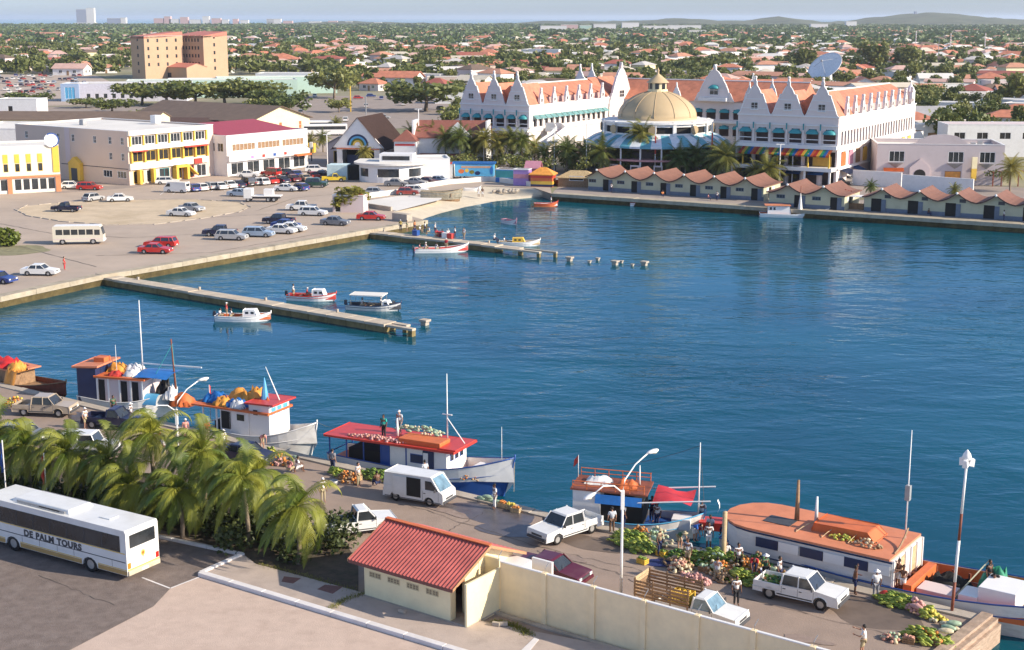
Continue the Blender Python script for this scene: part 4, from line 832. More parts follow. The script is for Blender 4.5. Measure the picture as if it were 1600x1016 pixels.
for a in [('banana',(590,748,1.5,.55,.45,60),'long row of green banana bunches in front of the blue and white boat'),
 (('banana','lime'),(985,850,1.3,.7,.7,60),'tall heap of green bananas right of the white pickup'),(('lime','banana'),(1003,862,.8,.5,.5,34),'smaller yellow green heap beside the banana heap'),
 (('orange','brown'),(1000,838,.8,.5,.5,40),'orange brown baskets behind the banana heap'),(('cabbage','cream'),(1028,848,.9,.6,.75,46),'heap of pale green bags beside the small blue boat'),
 (('onion','cream'),(1062,892,.6,.45,.55,40),'onions and white goods heaped in a brown basket'),('pinks',(1086,908,.9,.35,.35,44),'row of pinkish roots laid out on the asphalt'),
 (('banana','melon'),(1072,876,1.2,.7,.5,50),'dark green heap below the bending people'),(('cabbage','banana'),(1113,884,1.0,.6,.8,54),'heap of cabbages in net bags at the mooring post'),
 (('orange','brown','cream'),(1160,892,1.1,.6,.6,56),'orange produce heap in the middle of the market'),(('orange','yellow'),(1182,894,.7,.5,.55,34),'bright orange and yellow goods left of the cream heap'),
 (('brown','melon','banana'),(1100,878,1.3,.6,.6,50),'dark mixed heap between the bending people and the mooring post'),(('brown','orange','cream'),(1128,896,1.1,.6,.6,50),'brown and orange heap left of the seated white shirt'),(('banana','melon'),(1145,886,1.0,.5,.7,40),'dark green heap behind the person leaning over'),(('melon','brown'),(1182,884,1.0,.45,.6,40),'dark melons and baskets behind the orange heap'),(('brown','potato'),(1060,884,.9,.5,.4,36),'brown baskets and sacks beside the blue sheet'),(('orange','yellow','brown'),(1225,906,.9,.4,.4,34),'orange and yellow goods between the pickup and the boat'),
 ('cream',(1207,900,.6,.4,.4,34),'cream coloured roots heaped at the quay edge'),(('banana','lime'),(1160,910,.9,.5,.6,44),'lime green bananas at the front of the market'),
 (('brown','potato'),(1136,908,.8,.45,.35,40),'brown potatoes spread before the market crates'),(('pinks','banana'),(1180,912,.8,.4,.4,36),'pink and green bundles beside the pickup tail'),
 (('lime','banana'),(1402,944,1.1,.55,.45,64),'green bananas piled against the boat by the end of the quay'),('pinks',(1432,955,.5,.4,.65,26),'pink sacks of roots near the banded lamp post'),
 (('lime','yellow'),(1452,966,.45,.35,.45,26),'yellow green bag of fruit beside the lamp post foot'),(('cream','yellow'),(1468,972,.5,.25,.2,16),'yellow squash scattered by the lamp post foot'),
 (('banana','lime','orange'),(1448,1002,1.1,.6,.5,60),'mixed fruit heap at the bottom right corner of the quay'),(('onion','cream','cabbage'),(1395,1000,.5,.35,.25,22),'small heap on a brown mat at the bottom of the quay'),
 (('orange','brown'),(545,752,.9,.5,.55,40),'orange brown cartons of fruit left of the green bananas'),(('banana','lime'),(525,742,.5,.4,.4,24),'small green heap behind the cartons near the dark figure'),
 (('orange','pinks'),(432,724,1.0,.5,.7,40),'orange and pink goods before the white wheelhouse boat'),(('orange','brown','lime'),(305,690,1.1,.5,.6,40),'fruit heap beside the lamp post and the boats'),
 (('lime','yellow'),(425,716,.5,.4,.6,24),'yellow green heap by the wheelhouse boat bow'),(('orange','yellow'),(25,638,1.4,.5,.9,40),'orange goods piled at the stern of the leftmost boat')]:
    heap(a[0],*a[1],lab=a[2])
for i,(x,y,c,f,lb) in enumerate([(1004,880,'yellow','banana','yellow crate of green plants standing alone in front of the banana heap'),(1034,868,'yellow','banana','yellow crate of green plants beside the blue sheet'),(806,800,'woodl','orange','wooden crate of oranges at the quay edge before the market pickup'),(798,795,'woodl','yellow','wooden crate next to the blue green bags'),(786,792,'woodl','orange','crate touching the blue green bags'),
  (1160,885,'wood','orange','dark crate of orange fruit in the market row'),(1185,890,'wood','orange','crate of oranges near the cream roots'),(1138,900,'wood','potato','brown crate of potatoes at the left of the row'),(1152,903,'wood','potato','second brown potato crate of the row'),(1200,905,'wood','banana','crate of green bananas behind the pickup'),(1100,892,'wood','cabbage','crate of cabbages below the seated figure'),(1085,880,'wood','banana','crate under the bending figure in blue'),
  (1435,998,'wood','orange','crate of oranges at the bottom right'),(1462,1008,'wood','lime','crate of limes at the bottom right corner'),(1420,1004,'wood','onion','crate of onions left of the fruit heap'),(558,750,'woodl','orange','carton of oranges near the dark figure'),(536,748,'woodl','orange','carton behind the steel tub'),(448,728,'woodl','orange','crate under the pink shirted person'),(1246,905,'woodl','cream','crate near the bags at the boat side')]): crate(x,y,lb,c,f)
for i,(x,y,c,z,lb) in enumerate([(752,782,'cabbage',.02,'blue green net bag at the left of the bag row'),(765,785,'cabbage',.02,'blue green net bag in the middle of the bag row'),(777,788,'cabbage',.02,'blue green net bag at the right of the bag row'),(762,780,'cabbage',.35,'net bag lying on top of the bag row'),
  (1478,980,'cream',.02,'white sack at the bottom of the pile near the quay end'),(1488,985,'cream',.02,'white sack nearest the concrete coping'),(1482,985,'cabbage',.30,'pale green sack in the middle of the pile near the quay end'),(1478,990,'cream',.55,'white sack on top of the pile near the quay end'),(1490,978,'cabbage',.30,'pale green sack beside the lamp post foot'),
  (1118,890,'cabbage',.3,'big pale net bag beside the mooring post'),(1128,893,'cabbage',.02,'net bag standing right of the big pale bag'),(1210,895,'cabbage',.35,'pale green bag on the cream roots'),(1240,895,'cream',.02,'white sack near the boat side'),(1432,952,'pinks',.3,'pink sack on the heap by the bananas'),(1025,846,'cabbage',.5,'pale bag on top of the heap by the blue boat'),(462,718,'cabbage',.3,'green bag by the wheelhouse boat'),(452,722,'cabbage',.02,'green bag under the other by the wheelhouse boat')]): sack(x,y,lb,c,z)
b=MB(); b.lathe([(.001,.02),(.22,.02),(.3,.34),(.27,.34),(.2,.05)],(0,0,0),14); tag(b.build('steel_tub',M['grey'],None,True,loc=at(522,758,.02)),'grey steel tub standing on the quay near the cartons','tub')
b=MB(); b.lathe([(.001,.02),(.2,.02),(.26,.42),(.23,.42),(.18,.05)],(0,0,0),14); tag(b.build('blue_bucket',mat('pale_blue_plastic',(.40,.46,.62),.5),None,True,loc=at(1194,900,.02)),'pale blue bucket standing in the produce row','bucket')
b=MB(); b.lathe([(.001,0),(.28,.02),(.34,.08),(.3,.12),(.001,.1)],(0,0,0),16); o=b.build('red_basin',M['redp'],None,True,loc=at(1383,932,.25)); o.rotation_euler=(1.1,0,-.5); tag(o,'red round basin leaning by the person in the white hat','basin')
b=MB(); q=[]; p0=at(1045,880); b.add([(p0.x+1.3*math.cos(a)*1.2,p0.y+.7*math.sin(a),.03+.03*math.sin(3*a)) for a in [2*PI*i/14 for i in range(14)]],[tuple(range(14))]); tag(b.build('blue_sheet',mat('dark_blue_sheet',(.02,.03,.12),.5)),'dark blue plastic sheet spread on the asphalt by the yellow crates','sheet')
b=MB(); 
for i in range(90):
    u=random.uniform(-2.2,-.9); v=random.uniform(-.7,.7); r=random.uniform(.06,.13); b.ell((u,v,.72+.28*random.random()*(1-(v/.75)**2)),(r*1.3,r*.7,r*.7),6,4,random.randrange(3))
o=b.build('produce_load',[FC['melon'],FC['banana'],FC['orange']],None,True); o.location=pk.location; o.rotation_euler=pk.rotation_euler; tag(o,'green and orange vegetables heaped in the bed of the white pickup','produce',kind='stuff')
# ---------------- boats ----------------
def hull_rings(L,B,fb,fm,fs,draft=.5,st=.8,n=17,flare=.12,full=.5):
    """stations from stern to bow; gunwale height fs at the stern, fm amidships, fb at the bow"""
    R_=[]
    for i in range(n):
        t=i/(n-1); x=-L/2+L*t
        w=B/2*(st+(1-st)*min(1,t/.35)**.7 if t<.35 else (1 if t<full else max(.015,1-((t-full)/(1-full))**2.2)))
        z=fs+(fm-fs)*min(1,t/.4) if t<.4 else fm+(fb-fm)*((t-.4)/.6)**2
        wl=w*(1-flare)*(1 if t<.7 else max(.02,1-((t-.7)/.3)**1.5*.75)); dx=.0 if t<.75 else -((t-.75)/.25)**2*.10*L*.6
        R_.append((x,w,z,wl,dx))
    return R_
def hull(t,L,B,fb,fm,fs,mat_,deck=None,inner=None,deckz=.5,bottom=None,rail=None,st=.8,wall=.08,full=.5,flare=.12,n=17):
    H=hull_rings(L,B,fb,fm,fs,st=st,full=full,flare=flare,n=n); b=MB(); rings=[]
    for x,w,z,wl,dx in H:
        p=[]
        for s in (1,-1):
            q=[(x,s*w,z),(x+dx*.4,s*(w*.6+wl*.4),z*.5),(x+dx,s*wl,.0),(x+dx*1.2,s*wl*.6,-.5)]
            p+=q if s==1 else q[::-1]
        iw=max(w-wall,.005); p=p+[(x-(.05 if iw<.05 else 0),-iw,z),(x-.02,-iw*.97,min(deckz,z)-.02),(x-.02,iw*.97,min(deckz,z)-.02),(x-(.05 if iw<.05 else 0),iw,z)]
        rings.append(p)
    n_=len(rings[0]); b.loft(rings)
    for k,f in enumerate(b.f):
        if len(f)==4:
            j=min(v%n_ for v in f); ks=sorted(v%n_ for v in f)
            if ks[0]>=(1 if bottom is M['blue'] else 2) and ks[-1]<=(6 if bottom is M['blue'] else 5): b.m[k]=1
            if ks[0]==9 and ks[-1]==10: b.m[k]=2
            elif ks[0]>=8 and ks[-1]<=11: b.m[k]=3
    b.build('hull',[mat_,bottom or mat_,deck or mat_,inner or mat_],t,True).data.polygons.foreach_set('use_smooth',[False]*len(b.f))
    r=MB(); 
    for s in(1,-1): r.tube([(x,s*(w+.01),z+.02) for x,w,z,wl,dx in H],.05,5)
    r.tube([(H[0][0],-H[0][1],H[0][2]+.02),(H[0][0],H[0][1],H[0][2]+.02)],.05,5)
    for s in(1,): r.build('gunwale',rail or mat_,t,True)
    r=MB(); 
    for s in(1,-1): r.tube([(x+dx*.3,s*((w*.75+wl*.25)+.01),z*.62) for x,w,z,wl,dx in H],.03,4)
    r.build('rubbing_strake',rail or mat_,t,True)
    r=MB(); e=[p for p in rings[-1][:4]]; r.tube([(p[0]+.02,0,p[2]) for p in [(H[-1][0],0,H[-1][2]+.25)]+e],.06,6); r.build('stem_post',rail or mat_,t,True)
    return H
def boatbow(t,x0,bow,B):
    s=Q0+QD*((at(x0,600+.238*x0)-at(0,600)).length); s=s+QN*(B/2+.35); e=at(bow[0],bow[1],WZ).xy; m=(s+e)/2; t.location=(m.x,m.y,WZ); t.rotation_euler=(0,0,math.atan2(e.y-s.y,e.x-s.x)); return (e-s).length
def bbox(t,nm,m,a,c,bev=.02,par=None): b=MB(); b.b2(a,c); return b.build(nm,m,par or t,bev=bev)
def boatplace(t,x0,x1,B,off=.35,flip=False):
    """moor alongside the quay between two pixel columns"""
    def q(px): 
        c=(px-800)/2222; # intersection of quay line with the column at this level
        best=None
        for i in range(0,2000):
            s=i*.1-30; p=Q0+QD*s; f=(p.y*math.cos(TH)+(CH-0)*math.sin(TH)); 
            if abs(p.x/f-c)<.0012: best=p; break
        return best if best is not None else Q0+QD*((px)/1484*84)
    a,c=q(x0),q(x1); m=(a+c)/2+QN*(B/2+off); t.location=(m.x,m.y,WZ); t.rotation_euler=(0,0,math.atan2(QD.y,QD.x)+(PI if flip else 0)); return (c-a).length
def mast(t,x,y,z0,z1,r=.05,m='white',nm='mast',lean=0):
    b=MB(); b.tube([(x,y,z0),(x+lean,y,z1)],[r,r*.5],7); return b.build(nm,M[m],t,True)
def rope(t,a,c,sag=.1,nm='rope',r=.012,m='woodl'):
    a,c=Vector(a),Vector(c); b=MB(); b.tube([a.lerp(c,i/6)-Vector((0,0,sag*4*(i/6)*(1-i/6))) for i in range(7)],r,4); return b.build(nm,M[m],t)
def windows(t,side,xs,y,z0,z1,w,m='navy',fr='white'):
    for x in xs:
        a=MB(); a.b2((x,y-.015*side*0,z0),(x+w,y+.03*side,z1)); f=a.build('window',M[fr],t)
        a=MB(); a.b2((x+.05,y+.02*side,z0+.05),(x+w-.05,y+.04*side,z1-.05)); a.build('pane',M['glass'] if m=='glass' else M[m],f)
def planks(t,nm,m,x0,x1,y0,y1,z,n,along='x',th=.03):
    for i in range(n):
        b=MB()
        if along=='x': b.b2((x0,y0+(y1-y0)*i/n+.008,z),(x1,y0+(y1-y0)*(i+1)/n-.008,z+th))
        else: b.b2((x0+(x1-x0)*i/n+.008,y0,z),(x0+(x1-x0)*(i+1)/n-.008,y1,z+th))
        b.build(nm,m,t)
# --- blue and white boat with red roof, in the middle
t=thing('trading_boat','blue and white wooden boat with long red roof, moored behind the white van','boat'); B=3.7; L=boatbow(t,508,(790,776),B)+1.4
hull(t,L,B,2.9,1.55,1.6,M['cleanw'],M['orp'],deckz=1.15,bottom=M['blue'],rail=M['blue'],st=.75)
x0=-L/2+.1; xc=x0+L*.68
bbox(t,'deckhouse',M['white'],(x0+5.3,-1.45,1.1),(xc,1.45,3.05))
bbox(t,'blue_panel',M['blue'],(x0+4.6,-1.5,1.2),(x0+5.3,-1.42,3.0)); bbox(t,'blue_frame',M['blue'],(x0+6.6,-1.49,1.3),(x0+6.7,-1.44,3.0)); bbox(t,'blue_frame',M['blue'],(x0+8.3,-1.49,1.3),(x0+8.4,-1.44,3.0))
windows(t,-1,[x0+7.0],-1.46,1.95,2.6,1.1,'navy','blue')
bbox(t,'door',M['navy'],(xc-1.9,-1.50,1.25),(xc-1.0,-1.45,2.95)); bbox(t,'door_leaf',M['cleanw'],(xc-1.85,-1.53,2.0),(xc-1.45,-1.5,2.8))
for y in (-.95,-.25,.45): bbox(t,'window',M['blue'],(xc,y,2.25),(xc+.03,y+.5,2.85)); bbox(t,'pane',M['glass'],(xc+.02,y+.06,2.3),(xc+.05,y+.44,2.8))
for i in range(4):
    for s in(-1,1): bbox(t,'roof_post',M['blue'],(x0+.2+i*1.45,s*1.5-.04,1.4),(x0+.28+i*1.45,s*1.5+.04,3.05),0)
bbox(t,'dark_hold',M['dark'],(x0+1.6,-1.1,1.12),(x0+5.2,1.1,2.2))
b=MB(); b.slab([(x0-.1,3.0),(xc+.7,3.08),(xc+.7,3.2),(x0-.1,3.12)],-1.72,1.72); b.build('long_roof',M['redp'],t,bev=.04)
bbox(t,'raised_hatch',M['orp'],(xc-4.0,-1.3,3.14),(xc-.6,.2,3.55),.05)
bbox(t,'wheelhouse_roof',M['redp'],(xc-.6,-1.5,3.2),(xc+.75,1.5,3.3),.03)
mast(t,xc-.9,.3,3.2,8.2,.06); rope(t,(xc-.9,.3,5),(xc+.5,.3,3.3),0,'stay',.04,'cleanw'); mast(t,xc-4.9,.1,3.2,4.5,.12); bbox(t,'crosstree',M['cleanw'],(xc-1.3,.25,5.2),(xc-.5,.35,5.28))
bbox(t,'white_box',M['cleanw'],(xc+1.5,-.6,1.2),(xc+2.7,.7,2.0)); mast(t,L/2-1.0,0,2.2,5.0,.03); rope(t,(L/2,0,2.6),(L/2+1.2,-2.5,1.4),.1)
b=MB(); b.lathe([(.2,-.08),(.32,-.08),(.36,0),(.32,.08),(.2,.08),(.2,-.08)],(0,0,0),14); o=b.build('tyre_fender',M['black'],t,True,loc=(L*.17,-B/2-.05,.95)); o.rotation_euler=(PI/2,0,0)
BT4=t
def onboat(t,x,y,z): return t.matrix_basis@Vector((x,y,z))
def bheap(t,x,y,z,rx,ry,hh,n,kinds,lab,s=.1):
    b=MB()
    for i in range(n):
        a=random.uniform(0,6.28); q=random.random()**.5; r=s*random.uniform(.7,1.3); m=random.randrange(len(kinds)); c=(rx*q*math.cos(a),ry*q*math.sin(a),hh*(1-q*q)*random.uniform(.3,1)+.05)
        b.ell(c,(r*(2 if kinds[m] in('cabbage','banana') else 1),r*.8,r*.75),7,5,m)
    o=b.build('cargo_heap',[FC[k] for k in kinds],None,True); o.location=onboat(t,x,y,z); o.rotation_euler=t.rotation_euler; tag(o,lab,'cargo',kind='stuff')
bheap(t,x0+4.2,-1.2,3.15,2.6,.35,.25,90,('onion','pinks'),'pinkish roots strewn along the near edge of the red boat roof')
bheap(t,xc-3.4,.8,3.5,2.0,.6,.45,80,('cabbage','cream'),'pale green sugar cane bundles piled on the red boat roof',.11)
bheap(t,xc+1.4,-.9,1.2,.9,.5,.5,50,('potato','orange'),'potatoes heaped on the foredeck of the blue and white boat')
person(onboat(t,xc-5.6,-.6,3.15),-120,'person in turquoise shirt standing on the red boat roof','stand','teal',('trousers','black'),1,None)
person(onboat(t,xc-5.2,.9,3.15),-120,'person in pale shirt behind the turquoise one on the roof','stand','pale',('trousers','grey'),2,'cap')
person(onboat(t,xc-1.3,-1.2,1.2),-120,'person in yellow at the blue door of the deckhouse','stand','yellow',('trousers','navy'),1,None)
# --- white wheelhouse boat with orange cargo
t=thing('trading_boat','white wheelhouse boat with orange roof piled with yellow tarpaulins and nets','boat'); B=3.6; L=boatbow(t,305,(488,711),B)+1
hull(t,L,B,2.6,1.3,1.4,M['hullw'],M['woodl'],deckz=1.0,bottom=M['navy'],rail=M['white'],st=.75,full=.55); x0=-L/2; xw=x0+L*.66
bbox(t,'wheelhouse',M['cleanw'],(xw-1.9,-1.3,1.0),(xw,1.3,3.75)); bbox(t,'deckhouse',M['white'],(xw-4.6,-1.4,1.0),(xw-1.9,1.4,3.1))
windows(t,-1,[xw-4.5,],-1.41,1.5,3.0,1.0,'dark','white'); windows(t,-1,[xw-3.0],-1.41,2.3,2.9,.8,'glass','white'); windows(t,-1,[xw-1.5],-1.31,2.9,3.4,.5,'glass','white')
for y in (-1.0,-.25,.5): bbox(t,'window',M['lblue'],(xw,y,3.0),(xw+.03,y+.55,3.55)); 
for i in range(3):
    for s in(-1,1): bbox(t,'roof_post',M['white'],(x0+.4+i*1.3,s*1.4-.05,1.3),(x0+.5+i*1.3,s*1.4+.05,3.1),0)
bbox(t,'dark_hold',M['dark'],(x0+1.2,-1.0,1.02),(x0+3.6,1.0,1.9))
b=MB(); b.slab([(x0-.5,3.1),(xw+.1,3.12),(xw+.1,3.25),(x0-.5,3.2)],-1.6,1.6); b.build('long_roof',M['orp'],t,bev=.03); b=MB(); b.slab([(xw-2.1,3.78),(xw+.5,3.85),(xw+.5,3.93),(xw-2.1,3.88)],-1.5,1.5); b.build('wheelhouse_roof',M['redp'],t,bev=.03)
o=mast(t,xw-.1,.2,3.9,6.4,.06,'cleanw',lean=-1.2); b=MB(); b.lathe([(.3,0),(.26,.5),(.03,1.7)],(xw-1.3,0,3.9),8); b.build('furled_sail',M['lblue'],t); mast(t,x0,0,1.4,4.4,.03); b=MB(); b.quad((x0,0,4.4),(x0-.1,.3,4.2),(x0-.1,.3,3.5),(x0,0,3.6)); b.build('flag',M['redp'],t)
rope(t,(L/2,0,2.7),(L/2+2.3,-.6,2.7),.15)
def cloth(t,x,y,z,rx,ry,h,m,lab,seed=0,nm='folded_tarpaulin'):
    b=MB(); N=9; vs=[]; rnd=random.Random(seed)
    for j in range(N):
        for i in range(N):
            u,v=i/(N-1)*2-1,j/(N-1)*2-1; e=max(0,1-max(abs(u),abs(v))**3); vs.append((u*rx*(1+rnd.uniform(-.12,.12)),v*ry*(1+rnd.uniform(-.12,.12)),e*h*(.6+rnd.random()*.7)+.02))
    k=len(vs); vs+=[(a,c_,0) for a,c_,_ in vs]; f=[(j*N+i,j*N+i+1,(j+1)*N+i+1,(j+1)*N+i) for j in range(N-1) for i in range(N-1)]; rim=[i for i in range(N)]+[j*N+N-1 for j in range(1,N)]+[(N-1)*N+i for i in range(N-2,-1,-1)]+[j*N for j in range(N-2,0,-1)]
    f+=[(rim[i],rim[(i+1)%len(rim)],rim[(i+1)%len(rim)]+k,rim[i]+k) for i in range(len(rim))]
    b.add(vs,f); o=b.build(nm,m,None,True); o.location=onboat(t,x,y,z); o.rotation_euler=t.rotation_euler; tag(o,lab,'tarpaulin')
cloth(t,x0+2.9,.3,3.22,1.3,.8,1.0,M['ortarp'],'big yellow orange tarpaulin heaped on the wheelhouse boat roof',1); cloth(t,x0+4.2,.6,3.22,.9,.8,1.3,M['ortarp'],'tall fold of orange tarpaulin next to the wheelhouse mast',2)
cloth(t,x0+.8,-.2,3.22,.9,.7,.7,M['tarp'],'blue tarpaulin at the left end of the wheelhouse boat roof',3); cloth(t,x0+3.3,-.8,3.22,.9,.5,.6,M['tarp'],'blue tarpaulin before the orange heap on the roof',4); cloth(t,x0+2.0,-.9,3.22,.7,.5,.6,M['ortarp'],'small orange bundle at the near roof edge',5); cloth(t,x0+3.6,-1.1,3.22,.6,.35,.6,M['white'],'white cloth bundle at the near roof edge of the wheelhouse boat',6); cloth(t,x0+5.4,.2,3.3,.8,.7,.7,M['orp'],'red brown netting behind the wheelhouse boat mast',7)
# --- boat with blue awning
t=thing('trading_boat','long house boat with navy stern, orange deck roof, tall mast and blue awning','boat'); B=3.8; L=boatbow(t,108,(272,650),B)+.8
hull(t,L,B,2.3,1.3,1.5,M['hullw'],M['woodl'],deckz=1.0,bottom=M['navy'],rail=M['hullw'],st=.8,full=.55); x0=-L/2
bbox(t,'stern_cabin',M['navy'],(x0+.2,-1.6,1.0),(x0+2.0,1.6,4.0)); bbox(t,'deckhouse',M['pinkw'],(x0+2.0,-1.5,1.0),(x0+6.3,1.5,3.3))
for i in range(5): bbox(t,'white_post',M['cleanw'],(x0+2.0+i*1.05,-1.58,1.1),(x0+2.14+i*1.05,-1.5,3.4),0)
for i in (0,2,3): bbox(t,'dark_doorway',M['dark'],(x0+2.2+i*1.05,-1.54,1.2),(x0+2.75+i*1.05,-1.5,3.1),0)
b=MB(); b.slab([(x0-.1,4.0),(x0+2.3,4.15),(x0+2.3,4.25),(x0-.1,4.12)],-1.8,1.8); b.build('stern_roof',M['deckor'],t,bev=.03); bbox(t,'roof_box',M['orp'],(x0+1.0,-.2,4.2),(x0+2.0,.8,4.6)); b=MB(); b.slab([(x0+1.9,3.3),(x0+6.6,3.3),(x0+6.6,3.42),(x0+1.9,3.42)],-1.75,1.75); b.build('deck_roof',M['orp'],t,bev=.03)
mast(t,x0+5.2,.5,3.4,9.6,.07); mast(t,x0+3.6,-.9,3.4,6.0,.03); mast(t,x0+8.6,0,1.0,6.6,.12,'rust','derrick_post',-.3); rope(t,(x0+8.4,0,6.2),(L/2,0,2.3),.1,'stay',.03,'teal'); rope(t,(x0+8.4,0,6.2),(x0+7.0,-1,3.3),.0,'stay',.03,'teal'); bbox(t,'boom',M['cleanw'],(x0+5.5,-.05,4.3),(x0+11.0,.05,4.4),0)
b=MB(); b.loft([[(x,y,3.55+.35*math.cos(y*.9)-.1*abs(x-x0-7)*.5) for y in (-1.6,-.8,0,.8,1.6)] for x in (x0+5.6,x0+6.6,x0+7.6,x0+8.6)],close=False); b.build('blue_awning',M['tarp'],t,True)
b=MB(); b.loft([[(L/2-2.6+.5*a,-.9+.0*a+.9*math.cos(u)*.8,1.25+.8*math.sin(u)) for u in [PI*i/8 for i in range(9)]] for a in range(4)],close=False); b.build('blue_dodger',M['lblue'],t,True)
cloth(t,x0+3.0,.3,3.42,.8,.6,.7,M['ortarp'],'orange bundle on the deck roof of the blue awning boat',11); cloth(t,x0+4.3,.7,3.42,.8,.6,.6,M['white'],'white bundle on the deck roof near the tall mast',12); cloth(t,x0+5.0,-.8,3.42,.7,.5,.5,M['white'],'white cloth at the near edge of the deck roof',13); cloth(t,x0+3.6,-1.1,3.42,.6,.4,.4,M['redp'],'red bundle at the near edge of the deck roof',14)
cloth(t,x0+9.2,-.2,1.1,1.0,.8,.9,M['orp'],'rusty orange nets in the well of the blue awning boat',15); cloth(t,L/2-1.2,0,1.9,.6,.5,1.1,M['black'],'black bundle at the bow of the blue awning boat',16); cloth(t,L/2-.3,-.5,1.6,.5,.5,1.0,M['cleanw'],'pale nets hanging over the bow of the blue awning boat',17)
rope(t,(x0,1,4.1),(x0-9,4,4.4),.4,'mooring_line',.02,'teal')
# --- leftmost boat
t=thing('trading_boat','low boat at the left edge covered in orange and red tarpaulins','boat'); B=3.2; L=boatplace(t,-60,76,B)
hull(t,L,B,2.0,1.2,1.2,M['rust'],M['wood'],deckz=.9,bottom=M['navy'],rail=M['wood'],st=.8); x0=-L/2
bbox(t,'deckhouse',M['wood'],(x0+2,-1.2,.9),(x0+6.5,1.2,2.3)); bbox(t,'deck_roof',M['deckor'],(x0+1.6,-1.4,2.3),(x0+7.2,1.4,2.42))
cloth(t,x0+4.6,-.3,2.42,1.6,1.0,.7,M['redtarp'],'red tarpaulin over the roof of the leftmost boat',21); cloth(t,x0+6.6,-.7,2.3,.7,.7,.8,M['ortarp'],'orange tarpaulin draped at the end of the leftmost boat roof',22); cloth(t,x0+3.0,-.5,2.42,.8,.7,.6,M['white'],'white bundle on the leftmost boat',23)
b=MB(); b.loft([[(x,-1.45-.18*k-.1*math.sin(x*7),2.5-.55*k) for k in range(4)] for x in [x0+6.0+i*.2 for i in range(9)]],close=False); b.build('hanging_tarpaulin',M['ortarp'],t,True); rope(t,(L/2,0,2.0),(L/2+3,.5,2.1),.1,'rope',.03,'cleanw'); mast(t,L/2+1.3,.3,0,2.2,.03)
# --- small blue boat with red awning beside the market
t=thing('trading_boat','small blue boat with red awning and cluttered rusty roof beside the market','boat'); B=3.0; L=boatbow(t,880,(1094,842),B)+.5
hull(t,L,B,1.75,1.1,1.2,M['hullw'],M['blue'],deckz=.8,bottom=M['navy'],rail=M['lblue'],st=.78,full=.5); x0=-L/2
bbox(t,'stern_cabin',M['white'],(x0+.1,-1.35,.8),(x0+1.9,1.35,3.1)); bbox(t,'dark_hold',M['dark'],(x0+1.9,-1.2,.85),(x0+4.6,1.2,2.5)); 
b=MB(); b.slab([(x0-.05,3.1),(x0+4.9,3.0),(x0+4.9,3.1),(x0-.05,3.2)],-1.45,1.45); b.build('deck_roof',M['rust'],t)
for s in(-1,1):
    for i in range(6): b=MB(); b.tube([(x0+.1+i*.92,s*1.38,3.12),(x0+.1+i*.92,s*1.38,3.7)],.03,5); b.build('rail_post',M['orp'],t)
    b=MB(); b.tube([(x0+.1,s*1.38,3.7),(x0+4.75,s*1.38,3.65)],.035,5); b.build('hand_rail',M['orp'],t); b=MB(); b.tube([(x0+.1,s*1.38,3.4),(x0+4.75,s*1.38,3.38)],.03,5); b.build('hand_rail',M['orp'],t)
b=MB(); b.quad((x0+1.6,-1.47,2.95),(x0+4.6,-1.47,2.9),(x0+4.6,-1.7,2.35),(x0+1.6,-1.7,2.4)); b.build('blue_side_cloth',M['tarp'],t)
b=MB(); b.loft([[(x0+5.2+i*.62,y,2.75+.18*math.sin(i*1.3+y)) for y in (-1.5,-.6,.4,1.4)] for i in range(5)],close=False); b.build('red_awning',M['redtarp'],t,True)
for y in (-1.55,1.4): b=MB(); b.tube([(x0+4.3,y,2.6),(x0+8.9,y,3.1)],.05,6); b.build('awning_pole',M['cleanw'],t)
mast(t,x0+8.0,0,.9,6.4,.06,'cleanw'); mast(t,x0+.0,.9,3.1,4.7,.03,'cleanw'); b=MB(); b.quad((x0,.9,4.7),(x0-.3,1.0,4.3),(x0-.35,1.0,3.8),(x0,.9,4.2)); b.build('flag',M['redp'],t); mast(t,x0+4.1,.6,3.0,4.4,.07,'cleanw','exhaust_pipe')
for i,(x,z) in enumerate(((x0+9.2,2.7),(x0+10.2,2.1))): b=MB(); b.loft([[(x+.15*math.sin(k),-.2+.2*j,z-.28*k) for j in range(3)] for k in range(4)],close=False); b.build('hanging_cloth',M['white'],t,True)
bbox(t,'red_crate_row',M['redp'],(x0+8.1,-.6,.8),(x0+9.8,.6,1.35)); bbox(t,'white_locker',M['cleanw'],(x0+6.4,-.9,.8),(x0+7.6,.2,1.5)); rope(t,(x0+8,0,6.2),(x0+1,1,3.9),.3,'wire',.015,'dgrey'); rope(t,(x0+8,0,6.2),(L/2,0,1.8),.1,'wire',.015,'dgrey')
cloth(t,x0+1.5,.2,3.15,.9,.6,.4,M['white'],'pale mattress on the rusty roof of the small blue boat',31); cloth(t,x0+3.4,-.2,3.1,.7,.7,.5,M['orp'],'orange baskets on the rusty roof of the small blue boat',32)
for dx,dy,dg,kd,sh,lb in ((5.5,-.9,-90,'stand','white','person in white shirt under the red awning'),(8.2,.2,-60,'stand','pale','person in pale shirt beside the mast of the small blue boat'),(8.9,-.9,-80,'sit','white','person in white shirt sitting on the side of the small blue boat'),(9.9,-.9,-100,'sit','orange','person in orange shirt sitting on the side of the small blue boat'),(5.0,.2,-90,'stand','navy','person in dark clothes in the shade under the red awning')): person(onboat(t,x0+dx,dy,.82),dg-35,lb,kd,sh,('trousers','navy'),1,None)
